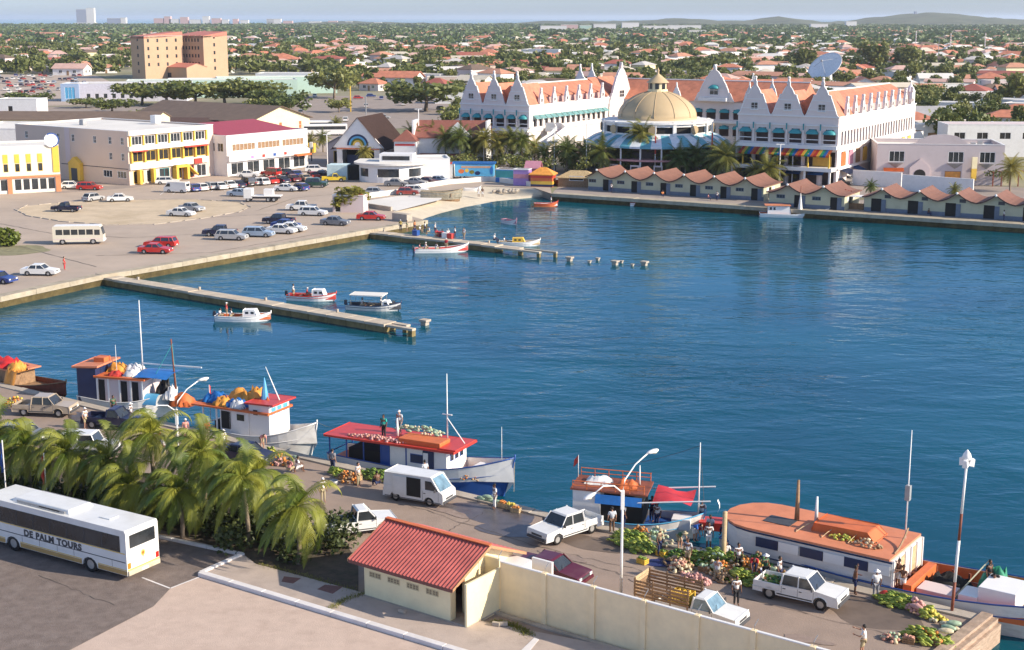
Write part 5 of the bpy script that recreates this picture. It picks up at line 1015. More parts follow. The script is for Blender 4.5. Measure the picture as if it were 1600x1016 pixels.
# --- big boat with orange deck roof at the right
t=thing('cargo_boat','large white wooden cargo boat with rounded stern and long orange roof','boat'); B=5.2; L=24.5
p0=boatplace(t,1165,1700,B,.3); a=Q0; 
qd=math.atan2(QD.y,QD.x); NC=at(1395,876,WZ+3.0).xy; m=NC-QD*(11.2-L/2)+QN*2.35; t.location=(m.x,m.y,WZ)
H=hull(t,L,B,2.9,1.45,1.6,M['hullw'],M['rust'],inner=M['orp'],deckz=.85,bottom=M['navy'],rail=M['blue'],st=.55,full=.55,flare=.16); x0=-L/2; xe=x0+11.2
# cabin follows the rounded stern
pts=[]
for i in range(9): a_=PI/2+PI*i/8; pts.append((x0+2.4+2.3*math.cos(a_),2.35*math.sin(a_)))
pl=[(xe,2.4)]+pts+[(xe,-2.4)]
b=MB(); b.prism(pl,1.2,2.95); b.build('cabin',M['hullw'],t); b=MB(); pr=[(x*1.0+(.12 if x>0 else -.12),y*1.05) for x,y in pl]; b.prism(pr,2.95,3.08); b.build('deck_roof',M['deckor'],t,bev=.04)
b=MB(); b.tube([(x,y*1.01,2.84) for x,y in pl],.05,5); b.build('dark_trim',M['navy'],t)
b=MB(); b.tube([(x,y*1.012,1.45) for x,y in pl],.04,5); b.build('dark_trim',M['navy'],t)
for x in (x0+2.9,x0+5.7,x0+8.4): bbox(t,'side_shutter',M['navy'],(x,-2.45,2.05),(x+1.4,-2.41,2.62),0); bbox(t,'shutter_panel',M['cleanw'],(x+1.45,-2.46,2.05),(x+2.7,-2.42,2.62),0)
for i in range(6): bbox(t,'front_post',M['cleanw'],(xe,-2.35+i*.93,1.2),(xe+.1,-2.25+i*.93,2.95),0)
for i in (0,1,3,4): bbox(t,'front_panel',M['woodl'] if i%2 else M['beige'],(xe+.0,-2.2+i*.93,1.3),(xe+.06,-1.5+i*.93,2.8),0)
b=MB(); b.slab([(xe-5.6,3.07),(xe-1.9,3.07),(xe-1.7,3.15),(xe-2.2,3.6),(xe-5.4,3.6)],-.7,1.1); b.build('raised_hatch',M['orp'],t,bev=.06)
b=MB(); b.b2((xe-8.6,-.9,3.085),(xe-6.9,.3,3.12)); b.build('dark_mat',M['dgrey'],t)
mast(t,xe-7.0,.4,3.05,5.6,.16,'wood','stump_post'); mast(t,xe-5.9,.7,3.05,4.7,.13,'cleanw','exhaust_pipe'); mast(t,xe-.6,1.2,3.05,9.6,.05,'cleanw'); bbox(t,'mast_fitting',M['grey'],(xe-.75,1.05,5.4),(xe-.45,1.35,6.3)); rope(t,(xe-.2,-1.6,3.1),(xe-.4,1.0,3.8),.2,'rope',.06,'wood')
for k in range(3): rope(t,(xe-5.0+k*1.3,1.3,3.1),(xe-6.2+k*1.6,-1.5,3.1),-.35,'lashing',.03)
bbox(t,'white_cabin_box',M['cleanw'],(xe+4.6,-1.7,.9),(xe+6.6,.6,2.35)); bbox(t,'white_step_box',M['cleanw'],(xe+3.6,-1.9,.9),(xe+4.6,-.4,1.75)); bbox(t,'grey_hatch',M['pinkw'],(xe+1.2,-1.7,.9),(xe+3.2,-.3,1.45)); bbox(t,'red_hatch',M['orp'],(xe+7.2,-1.4,.9),(xe+9.2,.9,1.5)); bbox(t,'hatch_opening',M['navy'],(xe+7.5,-1.0,1.5),(xe+8.8,.5,1.52)); bbox(t,'red_bulwark_frame',M['orp'],(xe+.6,-2.2,.9),(xe+1.1,1.9,1.7))
for i in range(9): bbox(t,'frame_rib',M['rust'],(xe+1+i*1.0,2.0-.12*i,.9),(xe+1.12+i*1.0,2.12-.12*i,1.5+.03*i),0)
bheap(t,xe-3.6,-1.0,3.06,.8,.35,.3,34,('yellow','lime'),'yellow squashes on the orange roof beside the raised hatch'); bheap(t,xe-2.0,-1.2,3.06,.9,.5,.4,44,('potato','brown','cream'),'tangle of brown sacks and rope at the front of the orange roof'); bheap(t,xe+4.2,-2.0,.95,1.1,.35,.5,60,('lime','yellow','cream'),'bright yellow green fruit on the foredeck by the white box',.09)
cloth(t,xe+2.2,.6,.9,1.2,.9,.8,M['dark'],'dark nets in the open well of the large cargo boat',41); cloth(t,xe+4.6,1.4,1.0,.9,.7,1.3,M['green'],'green net slung behind the dark figures on the cargo boat',42)
person(onboat(t,xe+4.4,.9,1.3),-60,'person in black standing on the cargo boat behind the white box','stand','black',('trousers','black'),1,None,1.0); person(onboat(t,xe+4.9,.5,1.3),-120,'second person in black on the cargo boat','bend','black',('trousers','black'),1,None)
person(onboat(t,xe+.5,-1.9,1.0),-130,'bare chested person in white shorts aboard the cargo boat next to the cabin','reach',None,('shorts','white'),1,None)
rope(t,(xe+4.3,1.0,2.9),(xe+3.2,-1.2,1.2),.0,'slung_line',.05,'olive')
# --- small boats
def skiff(nm,lab,px,py,deg,L,B,hullm,inm,rail,cab=None,can=None,motor=True,people=(),fb=.95,cabm='cleanw',bot=None):
    t=thing(nm,lab,'boat',at(px,py,WZ),R(deg)); hull(t,L,B,fb,.55,.6,hullm,inm,deckz=.22,bottom=bot or hullm,rail=rail,inner=inm,st=.8,full=.5,n=13)
    for x in (-L*.28,-L*.08): bbox(t,'thwart',M['woodl'],(x,-B*.42,.38),(x+.25,B*.42,.44),0)
    if cab: 
        c0,c1,hh=cab; b=MB(); b.slab([(c0,.4),(c0,.4+hh),(c1-.35,.4+hh),(c1,.45)],-B*.3,B*.3); b.build('cabin',M[cabm],t,bev=.06)
        for s in(-1,1): 
            for k in range(2): bbox(t,'window',M['glass'],(c0+.25+k*.6,s*B*.3,.4+hh*.55),(c0+.6+k*.6,s*(B*.3+.015),.4+hh*.85),0)
    if can:
        c0,c1,z=can; b=MB(); b.slab([(c0,z),(c1,z),(c1,z+.07),(c0,z+.07)],-B*.5,B*.5); b.build('canopy',M['roofw'],t,bev=.02)
        for x in(c0+.1,c1-.1):
            for s in(-1,1): b=MB(); b.tube([(x,s*B*.42,.5),(x,s*B*.46,z)],.025,5); b.build('canopy_post',M['grey'],t)
    if motor: b=MB(); b.box((-L/2-.22,0,.75),(.36,.3,.55),0,0,.8); b.box((-L/2-.2,0,.2),(.12,.1,.9)); b.build('outboard_motor',M['dgrey'],t,bev=.04)
    for i,(x,kd,sh,lb) in enumerate(people): person(t.matrix_basis@Vector((x,(.2 if i%2 else -.15)*B,.22)),deg+20*i,lb,kd,sh,('shorts','khaki'),2 if i%2 else 1,'cap' if i%2 else None)
    return t
skiff('motor_boat','white motor boat with small cabin on the open water before the long pier',381,501,-4,6.1,2.0,M['cleanw'],M['orp'],M['cleanw'],(.1,1.7,.85),people=((-2.6,'sit','white','person in white sitting at the stern of the white motor boat'),(-2.0,'stand','red','person standing at the stern of the white motor boat'),(-1.4,'sit','white','second seated person in the white motor boat')),bot=M['navy'])
skiff('motor_boat','white and green boat with red deck moored behind the long pier',488,469,-10,5.9,2.0,M['cleanw'],M['redp'],M['redp'],(.2,1.7,.9),people=((-2.2,'stand','white','person in white standing in the red decked boat'),(-.8,'sit','red','person in red shirt in the red decked boat')),bot=M['teal'])
skiff('canopy_boat','dark boat with flat white canopy beyond the end of the long pier',585,484,-12,6.4,2.1,M['hullw'],M['dgrey'],M['navy'],(1.1,2.0,.7),(-2.6,1.3,1.75),people=((-1.4,'sit','pale','person sitting under the white canopy'),(.6,'sit','white','person in white near the canopy boat wheel')))
skiff('long_boat','long open white boat carrying people beside the second pier',690,394,7,7.6,2.0,M['cleanw'],M['redp'],M['cleanw'],people=((-3.2,'sit','pink','person at the stern of the long white boat'),(-2.3,'sit','white','second person from the stern of the long white boat'),(-.8,'sit','white','person in the middle of the long white boat'),(.7,'stand','red','person standing forward in the long white boat')),fb=1.15)
skiff('dinghy','pink and white dinghy drifting between the second pier and the beach',797,350,-55,3.6,1.5,M['cleanw'],M['pink'],M['pink'],motor=False,bot=M['rust'])
skiff('motor_boat','white boat with yellow cabin behind the end of the second pier',812,384,-4,6.0,1.9,M['white'],M['woodl'],M['cleanw'],(-1.0,.8,.75),cabm='yellow',people=((-2.3,'sit','white','person in white sitting in the yellow cabin boat'),))
skiff('rowing_boat','red rowing boat near the far wharf steps',853,323,-2,4.2,1.4,M['orp'],M['white'],M['redp'],motor=False,people=((.9,'stand','white','person in white standing in the red rowing boat'),))
skiff('motor_boat','white boat with low red cabin moored at the far wharf before the sheds',1014,322,-6,6.6,1.9,M['cleanw'],M['redp'],M['redp'],(-1.2,1.4,.8),motor=False)
skiff('dinghy','tiny pale dinghy floating off the far wharf',1112,329,-5,2.2,1.0,M['ortarp'],M['woodl'],M['cleanw'],motor=False)
t=skiff('fishing_boat','white fishing boat with cabin and mast moored at the corner of the far wharf',1241,339,-6,11.5,2.9,M['cleanw'],M['orp'],M['cleanw'],(-4.4,-.6,1.5),motor=False,fb=1.5)
bbox(t,'cabin_roof',M['deckor'],(-5.0,-1.2,1.92),(-.7,1.2,2.02)); mast(t,.9,0,.5,5.2,.1,'rust'); b=MB(); b.lathe([(.9,0),(.1,3)],(.9,0,1),8,sx=.5); b.build('nets',M['hullw'],t)
skiff('skiff','small white skiff with red stripe moored beside the fishing boat stern',1168,328,0,3.4,1.3,M['cleanw'],M['redp'],M['redp'],motor=False)
# beached wreck
t=thing('wooden_wreck','old open wooden boat hull lying on the pale sand','boat',at(690,311,-.3),R(-2)); hull(t,8.2,2.8,2.1,1.5,1.7,mat('bleached_planks',(.32,.29,.22),.9,v=.3,s=2,dirt=.4),M['dgrey'],deckz=.5,bottom=M['wood'],rail=M['woodl'],st=.7,n=13); t.scale=(.9,.9,.85)
for x in (-2.4,-.9,.6,1.9): bbox(t,'frame_rib',M['wood'],(x,-1.2,.5),(x+.12,1.2,1.3),0)
for x in (-2,1.5): bbox(t,'keel_block',M['wood'],(x,-.8,-.5),(x+.4,.8,0),0)
t=skiff('rowing_boat','pale upturned looking rowing boat lying on the sand by the two figures',738,307,5,3.2,1.2,M['hullw'],M['hullw'],M['hullw'],motor=False); t.location.z=-.35
# piers
def pier(nm,lab,a,c,wd,n,ends):
    a,c=at(*a,-.3).xy,at(*c,-.3).xy; d=(c-a).normalized(); L=(c-a).length; t=thing(nm,lab,'pier',(a.x,a.y,-.3),math.atan2(d.y,d.x)); sl_=L/n
    cm=mat('pier_concrete',(.50,.42,.32),.92,v=.16,s=.6,b=.4,bs=5,dirt=.5,dc=(.28,.22,.15),ds=.9)
    for i in range(n):
        dz=random.uniform(-.05,.03); b=MB(); b.b2((i*sl_+.03,-wd/2,-.28+dz),((i+1)*sl_-.03,wd/2,dz)); b.build('deck_slab',cm,t,bev=.02)
        b=MB(); b.b2((i*sl_+.03,-wd/2+.1,-1.4),((i+1)*sl_-.03,wd/2-.1,-.28+dz)); b.build('pier_wall',M['algae'],t)
        if i%4==2: b=MB(); b.box((i*sl_,wd/2-.25,.15),(.25,.25,.35)); b.build('bollard',M['concrete'],t,bev=.03)
    for x,l,w_,dy in ends:
        b=MB(); b.b2((x,dy-w_/2,-.35),(x+l,dy+w_/2,-.12)); b.build('broken_beam',cm,t,bev=.02); b=MB(); b.b2((x+l-.6,dy-.3,-2),(x+l-.1,dy+.3,-.35)); b.build('pile',M['algae'],t)
    return t,L,d
t,L,d=pier('concrete_pier','long low concrete pier running out from the left quay, broken at its end',(163,431),(610,504),2.0,17,()); 
for x,l,w_,dy in ((L+.0,2.0,.7,.6),(L+.1,3.6,.6,-.5)): b=MB(); b.b2((x,dy-w_/2,-.35),(x+l,dy+w_/2,-.1)); b.build('broken_beam',MC['pier_concrete'],t,bev=.03); b=MB(); b.b2((x+l-.6,dy-.3,-2),(x+l-.05,dy+.3,-.35)); b.build('pile',M['algae'],t)
t2,L2,d2=pier('concrete_pier','second concrete pier with people on it, broken into beams at its end',(556,359),(780,383),2.2,11,()); 
for x,l,w_,dy in ((L2,3.5,1.2,.5),(L2,4.5,.9,-.7),(L2+4,5.5,.35,.4),(L2+4.6,3.0,.6,-.9)): b=MB(); b.b2((x,dy-w_/2,-.4),(x+l,dy+w_/2,-.15)); b.build('broken_beam',MC['pier_concrete'],t2,bev=.03); b=MB(); b.b2((x+l-.5,dy-.2,-2),(x+l-.05,dy+.2,-.4)); b.build('pile',M['algae'],t2)
for i,(x,y,s) in enumerate([(664,508,.85),(890,408,.8),(921,411,.45),(934,407,.5),(961,414,.8),(971,411,.45),(988,416,.4),(1007,415,.8)]):
    b=MB(); b.b2((-.4*s,-.4*s,-1.5),(.4*s,.4*s,.45*s)); b.b2((-.6*s,-.55*s,.45*s),(.6*s,.55*s,.75*s)); o=b.build('pile_stump',M['concrete'],None,bev=.04,loc=at(x,y,WZ),rz=-.6); tag(o,['square concrete pile stump just off the end of the long pier','large pile stump nearest the end of the second pier','tiny stump right of the first large one','small dark stump above the tiny one','large stump in the middle of the row','tiny stump just right of the middle one','lowest stump barely above the water','large stump at the right end of the row'][i],'pile stump','pile stumps of the broken second pier' if i else None)
for i,(x,y,kd,sh) in enumerate([(626,361,'stand','yellow'),(636,362,'stand','green'),(648,362,'stand','orange'),(656,364,'sit','white'),(664,364,'stand','white'),(671,366,'sit','white'),(680,366,'stand','white'),(682,370,'sit','red'),(692,371,'sit','red'),(700,370,'sit','white'),(711,372,'stand','white'),(725,374,'stand','pale'),(772,378,'sit','white'),(648,366,'sit','navy')]):
    person(at(x,y,-.3),random.uniform(-180,0),['person in yellow at the land end of the second pier','person in green next to the one in yellow','person in orange on the second pier','seated person in white near the pier start','tall standing person in white in the pier group','seated person in the middle of the pier group','person in white beside the red boxes','seated person in red on the pier','seated person by the white and red box','last seated person of the pier group','person in white right of the boxes','lone person standing before the long white boat','person crouching near the broken end of the pier','person in navy sitting at the pier start'][i],kd,sh,('shorts','khaki') if i%2 else ('trousers','navy'),1+i%2,'cap' if i%3==0 else None)
for i,(x,y,m) in enumerate([(688,370,'redp'),(696,372,'cleanw'),(704,373,'redp'),(650,368,'blue')]): bx=at(x,y,-.3); b=MB(); b.box((0,0,.35),(.9,.7,.7)); b.box((0,0,.74),(.96,.76,.08)); tag(b.build('cool_box',M[m],None,bev=.05,loc=bx,rz=-.6),['red cool box on the second pier','white cool box between the two red ones','red cool box furthest out on the pier','blue box at the land end of the second pier'][i],'cool box')
for i,(x,y) in enumerate([(748,308),(754,308)]): person(at(x,y,-.5),-90,['person in white wading by the beach, left of two','person in brown wading by the beach, right of two'][i],'stand',['white','brown'][i],('shorts','white'),1,None)
# ---------------- parked cars across the harbour ----------------
PR={}
def car(kind,px,py,deg,col,lab,group='cars parked round the harbour lot',z=.02):
    if kind not in PR:
        PR[kind]=make_car('x','car',kind,CARP['white'],detail=False)
    nm={'pickup':'pickup truck','single':'pickup truck','van':'van','jeep':'jeep'}.get(kind,'car'); p=at(px,py)
    o=dup(PR[kind],(p.x,p.y,z),R(deg),lab,group,col={k:CARP[col] for k in('body','roof','pillars','upper_body','front_bumper','rear_bumper')} if kind in('sedan','hatch','wagon') else {k:CARP[col] for k in('body','roof','pillars','upper_body')}); o['category']=nm; return o
for a in [
 ('sedan',63,430,-4,'white','white saloon standing near the left end of the quay'),('sedan',-2,442,-20,'blue','dark blue car cut off by the left edge'),
 ('sedan',243,396,-6,'red','red saloon parked beside a red and white one near the quay'),('wagon',252,386,172,'red','red and white estate just behind the red saloon'),
 ('sedan',188,315,12,'white','white saloon driving behind the dirt island'),('hatch',146,314,60,'silver','silver hatchback seen from behind, left of the white saloon'),
 ('single',104,331,170,'navy','dark blue pickup on the left part of the dirt island'),('wagon',140,297,-6,'red','bright red car at the kerb before the yellow portal'),
 ('hatch',112,295,10,'white','white car between the yellow and white shop and the red car'),('wagon',262,288,8,'white','white car at the corner of the yellow columned facade'),
 ('van',277,301,165,'white','white small van at the left end of the long parked row'),('hatch',300,299,130,'blue','blue hatchback second in the long parked row'),('hatch',313,298,130,'white','white hatchback third in the long parked row'),
 ('hatch',328,296,130,'silver','silver hatchback fourth in the long parked row'),('sedan',343,296,125,'white','white saloon fifth in the long parked row'),('sedan',358,294,125,'white','white saloon sixth in the long parked row'),('sedan',372,293,125,'navy','dark saloon seventh in the long parked row'),
 ('jeep',386,291,130,'black','black jeep eighth in the long parked row'),('hatch',399,289,130,'silver','silver hatchback before the last white car of the row'),('hatch',409,289,130,'white','white hatchback ninth in the long parked row'),('sedan',423,287,125,'red','red saloon in the row before the red roofed building'),
 ('sedan',441,286,125,'navy','dark saloon right of the red one in the row'),('sedan',457,284,125,'maroon','maroon saloon near the end of the row'),('sedan',475,283,125,'beige','beige saloon at the right end of the long row'),
 ('sedan',375,307,-12,'paleblue','pale blue saloon parked alone below the long row'),('sedan',300,330,-30,'silver','silver saloon on the dirt island, behind the white one'),('sedan',283,338,-14,'white','white saloon on the right part of the dirt island'),
 ('pickup',344,369,176,'navy','dark blue pickup parked behind the silver estate'),('wagon',362,375,-8,'silver','silver estate parked in front of the dark blue pickup'),('wagon',404,370,-8,'paleblue','pale estate at the left of the cluster near the quay'),
 ('pickup',436,350,165,'navy','dark pickup at the back of the cluster'),('sedan',447,357,-14,'blue','blue saloon in the middle of the cluster'),('sedan',440,365,-12,'white','white saloon at the front of the cluster'),('sedan',455,362,-12,'white','white saloon tucked behind the front one'),
 ('pickup',471,329,176,'white','white pickup near the little red roofed booth'),('wagon',489,337,-10,'white','white estate left of the little red roofed booth'),('sedan',524,352,-14,'grey','grey saloon with a trailer parked near the second pier'),('sedan',580,344,-6,'red','red saloon parked at the concrete ramp'),
 ('sedan',447,299,-10,'white','white saloon in the middle of the lot below the maroon car'),('hatch',468,298,140,'blue','blue hatchback touching the white saloon in mid lot'),('jeep',495,293,-5,'green','dark green jeep beside the leafy tree'),
 ('jeep',424,276,150,'red','bright red jeep at the corner of the white office'),('sedan',447,274,120,'navy','dark saloon right of the red jeep'),('sedan',462,277,120,'blue','blue car in the back row right of the dark saloon'),('wagon',494,269,5,'white','white estate on the street beyond the back row'),
 ('sedan',488,279,120,'dred','dark red car in the back row'),('single',522,284,5,'yellow','yellow pickup partly hidden by the leafy tree'),('sedan',505,277,0,'black','black car behind the yellow pickup'),
 ('sedan',619,291,-4,'grey','grey blue saloon in front of the round white kiosk'),('sedan',650,289,-20,'silver','silver saloon first in the row by the white wall'),('sedan',668,288,-20,'maroon','brown saloon second in the row by the white wall'),('sedan',686,286,-20,'paleblue','pale saloon third in the row by the white wall'),
 ('hatch',587,305,-5,'silver','silver hatchback at the low wall before the beach'),('wagon',650,302,-5,'white','white estate by the low wall above the wreck'),('hatch',637,305,0,'dred','dark red hatchback partly hidden by the low wall'),
 ('single',572,246,5,'red','red pickup on the street before the gabled hall'),('sedan',565,252,0,'black','black car before the gabled hall'),('sedan',388,277,0,'white','white car before the shops of the white office'),('sedan',640,254,0,'silver','pale car before the arched white house'),
 ('sedan',905,262,-25,'black','dark car behind the colourful market huts'),('jeep',775,256,-20,'grey','grey jeep on the boulevard under the palms'),('sedan',800,258,-20,'silver','silver car on the boulevard under the palms'),('sedan',850,262,-20,'navy','dark blue car near the curved stair'),('wagon',1325,286,-25,'white','white estate before the mission style building'),('sedan',1312,290,-25,'black','dark car left of the white estate by the mission style building'),('sedan',930,272,-20,'black','black car behind the thatched hut')]: car(*a)
# flatbed lorry and cream minibus
def lorry(px,py,deg,cabc,lab):
    t=thing('flatbed_lorry',lab,'lorry',at(px,py,.02),R(deg)); bbox(t,'cab',CARP[cabc],(1.6,-1,.6),(3.1,1,2.3),.08); bbox(t,'windscreen',M['glass'],(3.1,-.85,1.5),(3.13,.85,2.1),0); bbox(t,'flat_bed',M['white'],(-3.4,-1.05,.95),(1.5,1.05,1.1)); bbox(t,'chassis',M['dgrey'],(-3.2,-.5,.55),(3,.5,.95)); bbox(t,'load_block',M['cleanw'],(-2.0,-.7,1.1),(-.4,.7,2.2)); bbox(t,'side_window',M['glass'],(1.9,-1.02,1.5),(2.8,-1.0,2.05),0); wheels(t,(-2.2,-1.2,2.3),1.0,.42,.26); return t
lorry(410,315,178,'white','flatbed lorry with a white block on it, parked alone in mid lot')
def minibus():
    t=thing('minibus','cream minibus with dark window band parked near the dirt island','minibus'); W=2.0; cr=mat('cream_van_paint',(.66,.60,.48),.35,v=.04); b=MB(); b.slab([(-3.4,.4)]+arch(-2.1,.45,.4)+arch(2.1,.45,.4)+[(3.5,.4),(3.5,1.3),(3.2,2.45),(3.0,2.6),(-3.35,2.6),(-3.4,2.4)],-W/2,W/2); b.build('body',[cr],t,bev=.07)
    for s in(-1,1):
        for i in range(5): bbox(t,'side_window',M['glass'],(-2.95+i*1.05,s*W/2,1.4),(-2.05+i*1.05,s*(W/2+.012),2.15),0)
        bbox(t,'front_side_window',M['glass'],(2.35,s*W/2,1.35),(3.1,s*(W/2+.012),2.1),0); bbox(t,'trim_strip',M['pinkw'],(-3.3,s*W/2,.75),(3.4,s*(W/2+.01),.85),0)
    b=MB(); b.quad((3.52,-.9,1.35),(3.52,.9,1.35),(3.25,.85,2.4),(3.25,-.85,2.4)); b.build('windscreen',M['glass'],t); bbox(t,'rear_window',M['glass'],(-3.42,-.8,1.4),(-3.4,.8,2.2),0); bbox(t,'front_bumper',M['cleanw'],(3.45,-.98,.4),(3.6,.98,.65)); bbox(t,'roof_panel',M['cleanw'],(-3.2,-.85,2.6),(3.0,.85,2.66)); wheels(t,(-2.1,2.1),W/2,.4,.24); return t
place(minibus(),124,381,6)
for k in PR: drop(PR[k])
# ---------------- buildings ----------------
UA=R(-35); 
def SX(side,w,d):
    return {'F':(Vector((0,0,0)),0),'R':(Vector((w,0,0)),PI/2),'B':(Vector((w,d,0)),PI),'L':(Vector((0,d,0)),-PI/2)}[side]
WMC={}
def winmesh(w,h,fr,pn,nx,nz,arch_=False):
    k=(round(w,2),round(h,2),fr.name,pn.name,nx,nz,arch_)
    if k in WMC: return WMC[k]
    f=.07 if w<2.5 else .1; a=MB()
    for x in (0,w-f): a.b2((x,.02,0),(x+f,.12,h))
    for z in (0,h-f): a.b2((f,.02,z),(w-f,.12,z+f))
    for i in range(1,nx): a.b2((w*i/nx-f/3,.04,f),(w*i/nx+f/3,.1,h-f))
    for i in range(1,nz): a.b2((f,.045,h*i/nz-f/3),(w-f,.095,h*i/nz+f/3))
    g=MB(); g.b2((f,.10,f),(w-f,.11,h-f)); WMC[k]=(a.mesh('window',fr),g.mesh('pane',pn)); return WMC[k]
def faceb(b,side,w,d,z0,z1,holes,t=.25,m=0,trim=True):
    """a wall with real openings: holes are (u0,u1,za,zb)"""
    O,a=SX(side,w,d); W_=w if side in'FB' else d; ca,sa=math.cos(a),math.sin(a)
    e=0 if side in 'FB' or not trim else t
    cuts=sorted({e,W_-e}|{h[0] for h in holes}|{h[1] for h in holes})
    def put(u0,u1,za,zb):
        if u1-u0<.005 or zb-za<.005: return
        P=[(u0,0),(u1,0),(u1,t),(u0,t)]; q=[(O.x+x*ca-y*sa,O.y+x*sa+y*ca) for x,y in P]
        b.add([(x,y,za) for x,y in q]+[(x,y,zb) for x,y in q],[(3,2,1,0),(4,5,6,7),(0,1,5,4),(1,2,6,5),(2,3,7,6),(3,0,4,7)],m)
    for u0,u1 in zip(cuts[:-1],cuts[1:]):
        if u0<e-1e-6 or u1>W_-e+1e-6: continue
        hs=sorted([(h[2],h[3]) for h in holes if h[0]<=u0+1e-6 and h[1]>=u1-1e-6]); z=z0
        for za,zb in hs: put(u0,u1,z,za); z=zb
        put(u0,u1,z,z1)
def onside(o,side,w,d,u,z,out=0):
    O,a=SX(side,w,d); o.location=O+Vector((math.cos(a)*u+math.sin(a)*out,math.sin(a)*u-math.cos(a)*out,z)); o.rotation_euler=(0,0,a); return o
def bldg(name,lab,O,ang,w,d,h,wm,wins=(),roof='flat',rm=None,par=.35,over=.4,rh=2.0,ridge='x',cat='building',group=None,base=None,z0=0):
    t=thing(name,lab,cat,(O.x,O.y,z0),ang,group); b=MB(); H={'F':[],'R':[],'B':[],'L':[]}
    for s in wins:
        side,u0,u1,n,za,zb,ww,fr,pn=s[:9]; nx,nz=(s[9],s[10]) if len(s)>9 else (2,1)
        for i in range(n):
            u=u0+(u1-u0-ww)*(i/(n-1) if n>1 else .5); H[side].append((u,u+ww,za,zb)); fm,pm=winmesh(ww,zb-za,fr,pn,nx,nz)
            o=onside(link('window',fm,t),side,w,d,u,za); link('pane',pm,o)
    for side in 'FRBL': faceb(b,side,w,d,0,h,H[side])
    b.build('wall',wm,t)
    if roof=='flat':
        b=MB(); b.b2((.25,.25,h-par),(w-.25,d-.25,h-par+.12)); b.build('roof',rm or M['roofw'],t)
        b=MB(); 
        for p,q in (((-.06,-.06),(w+.06,.31)),((-.06,d-.31),(w+.06,d+.06)),((-.06,.31),(.31,d-.31)),((w-.31,.31),(w+.06,d-.31))): b.b2((p[0],p[1],h+.002),(q[0],q[1],h+.10))
        b.build('parapet_cap',M['white'],t)
    else:
        b=MB(); o=over
        if roof=='gable':
            if ridge=='x':
                b.add([(-o,-o,h-.1),(w+o,-o,h-.1),(w+o,d/2,h+rh),(-o,d/2,h+rh),(w+o,d+o,h-.1),(-o,d+o,h-.1),(-o,-o,h-.25),(w+o,-o,h-.25),(w+o,d/2,h+rh-.15),(-o,d/2,h+rh-.15),(w+o,d+o,h-.25),(-o,d+o,h-.25)],[(0,1,2,3),(3,2,4,5),(6,9,8,7),(9,11,10,8),(0,6,7,1),(4,10,11,5),(0,3,9,6),(3,5,11,9),(1,7,8,2),(2,8,10,4)])
                for x in (0,w-.25):
                    g=MB(); g.add([(x,.05,h),(x+.25,.05,h),(x+.25,d-.05,h),(x,d-.05,h),(x,d/2,h+rh-.2),(x+.25,d/2,h+rh-.2)],[(0,3,4),(1,5,2),(0,4,5,1),(3,2,5,4)]); g.build('gable',wm,t)
            else:
                b.add([(-o,-o,h-.1),(-o,d+o,h-.1),(w/2,d+o,h+rh),(w/2,-o,h+rh),(w+o,d+o,h-.1),(w+o,-o,h-.1),(-o,-o,h-.25),(-o,d+o,h-.25),(w/2,d+o,h+rh-.15),(w/2,-o,h+rh-.15),(w+o,d+o,h-.25),(w+o,-o,h-.25)],[(3,2,1,0),(5,4,2,3),(7,8,9,6),(8,10,11,9),(1,7,6,0),(5,11,10,4),(6,9,3,0),(9,11,5,3),(2,8,7,1),(4,10,8,2)])
                for y in (0,d-.25):
                    g=MB(); g.add([(.05,y,h),(.05,y+.25,h),(w-.05,y+.25,h),(w-.05,y,h),(w/2,y,h+rh-.2),(w/2,y+.25,h+rh-.2)],[(0,4,3),(1,2,5),(0,1,5,4),(3,4,5,2)]); g.build('gable',wm,t)
        else: # hip
            k=min(w,d)/2*.98; 
            r=[(k,d/2),(w-k,d/2)] if w>=d else [(w/2,k),(w/2,d-k)]
            b.add([(-o,-o,h),(w+o,-o,h),(w+o,d+o,h),(-o,d+o,h),(r[0][0],r[0][1],h+rh),(r[1][0],r[1][1],h+rh),(-o,-o,h-.14),(w+o,-o,h-.14),(w+o,d+o,h-.14),(-o,d+o,h-.14)],([(0,1,5,4),(1,2,5),(2,3,4,5),(3,0,4)] if w>=d else [(0,1,4),(1,2,5,4),(2,3,5),(3,0,4,5)])+[(0,6,7,1),(1,7,8,2),(2,8,9,3),(3,9,6,0),(9,8,7,6)])
        b.build('roof',rm or M['orange'],t)
    return t
def spart(t,nm,m,side,w,d,u0,u1,z0,z1,o0,o1,bev=0):
    """a block on a side: o = distance out from the wall"""
    b=MB(); b.b2((0,-o1,0),(u1-u0,-o0,z1-z0)); return onside(b.build(nm,m,t,bev=bev),side,w,d,u0,z0)
U=lambda a:Vector((math.cos(a),math.sin(a)))
Vv=lambda a:Vector((-math.sin(a),math.cos(a)))
yl,wh,dk,gl=M['yellow'],M['cleanw'],M['dark'],M['glass']
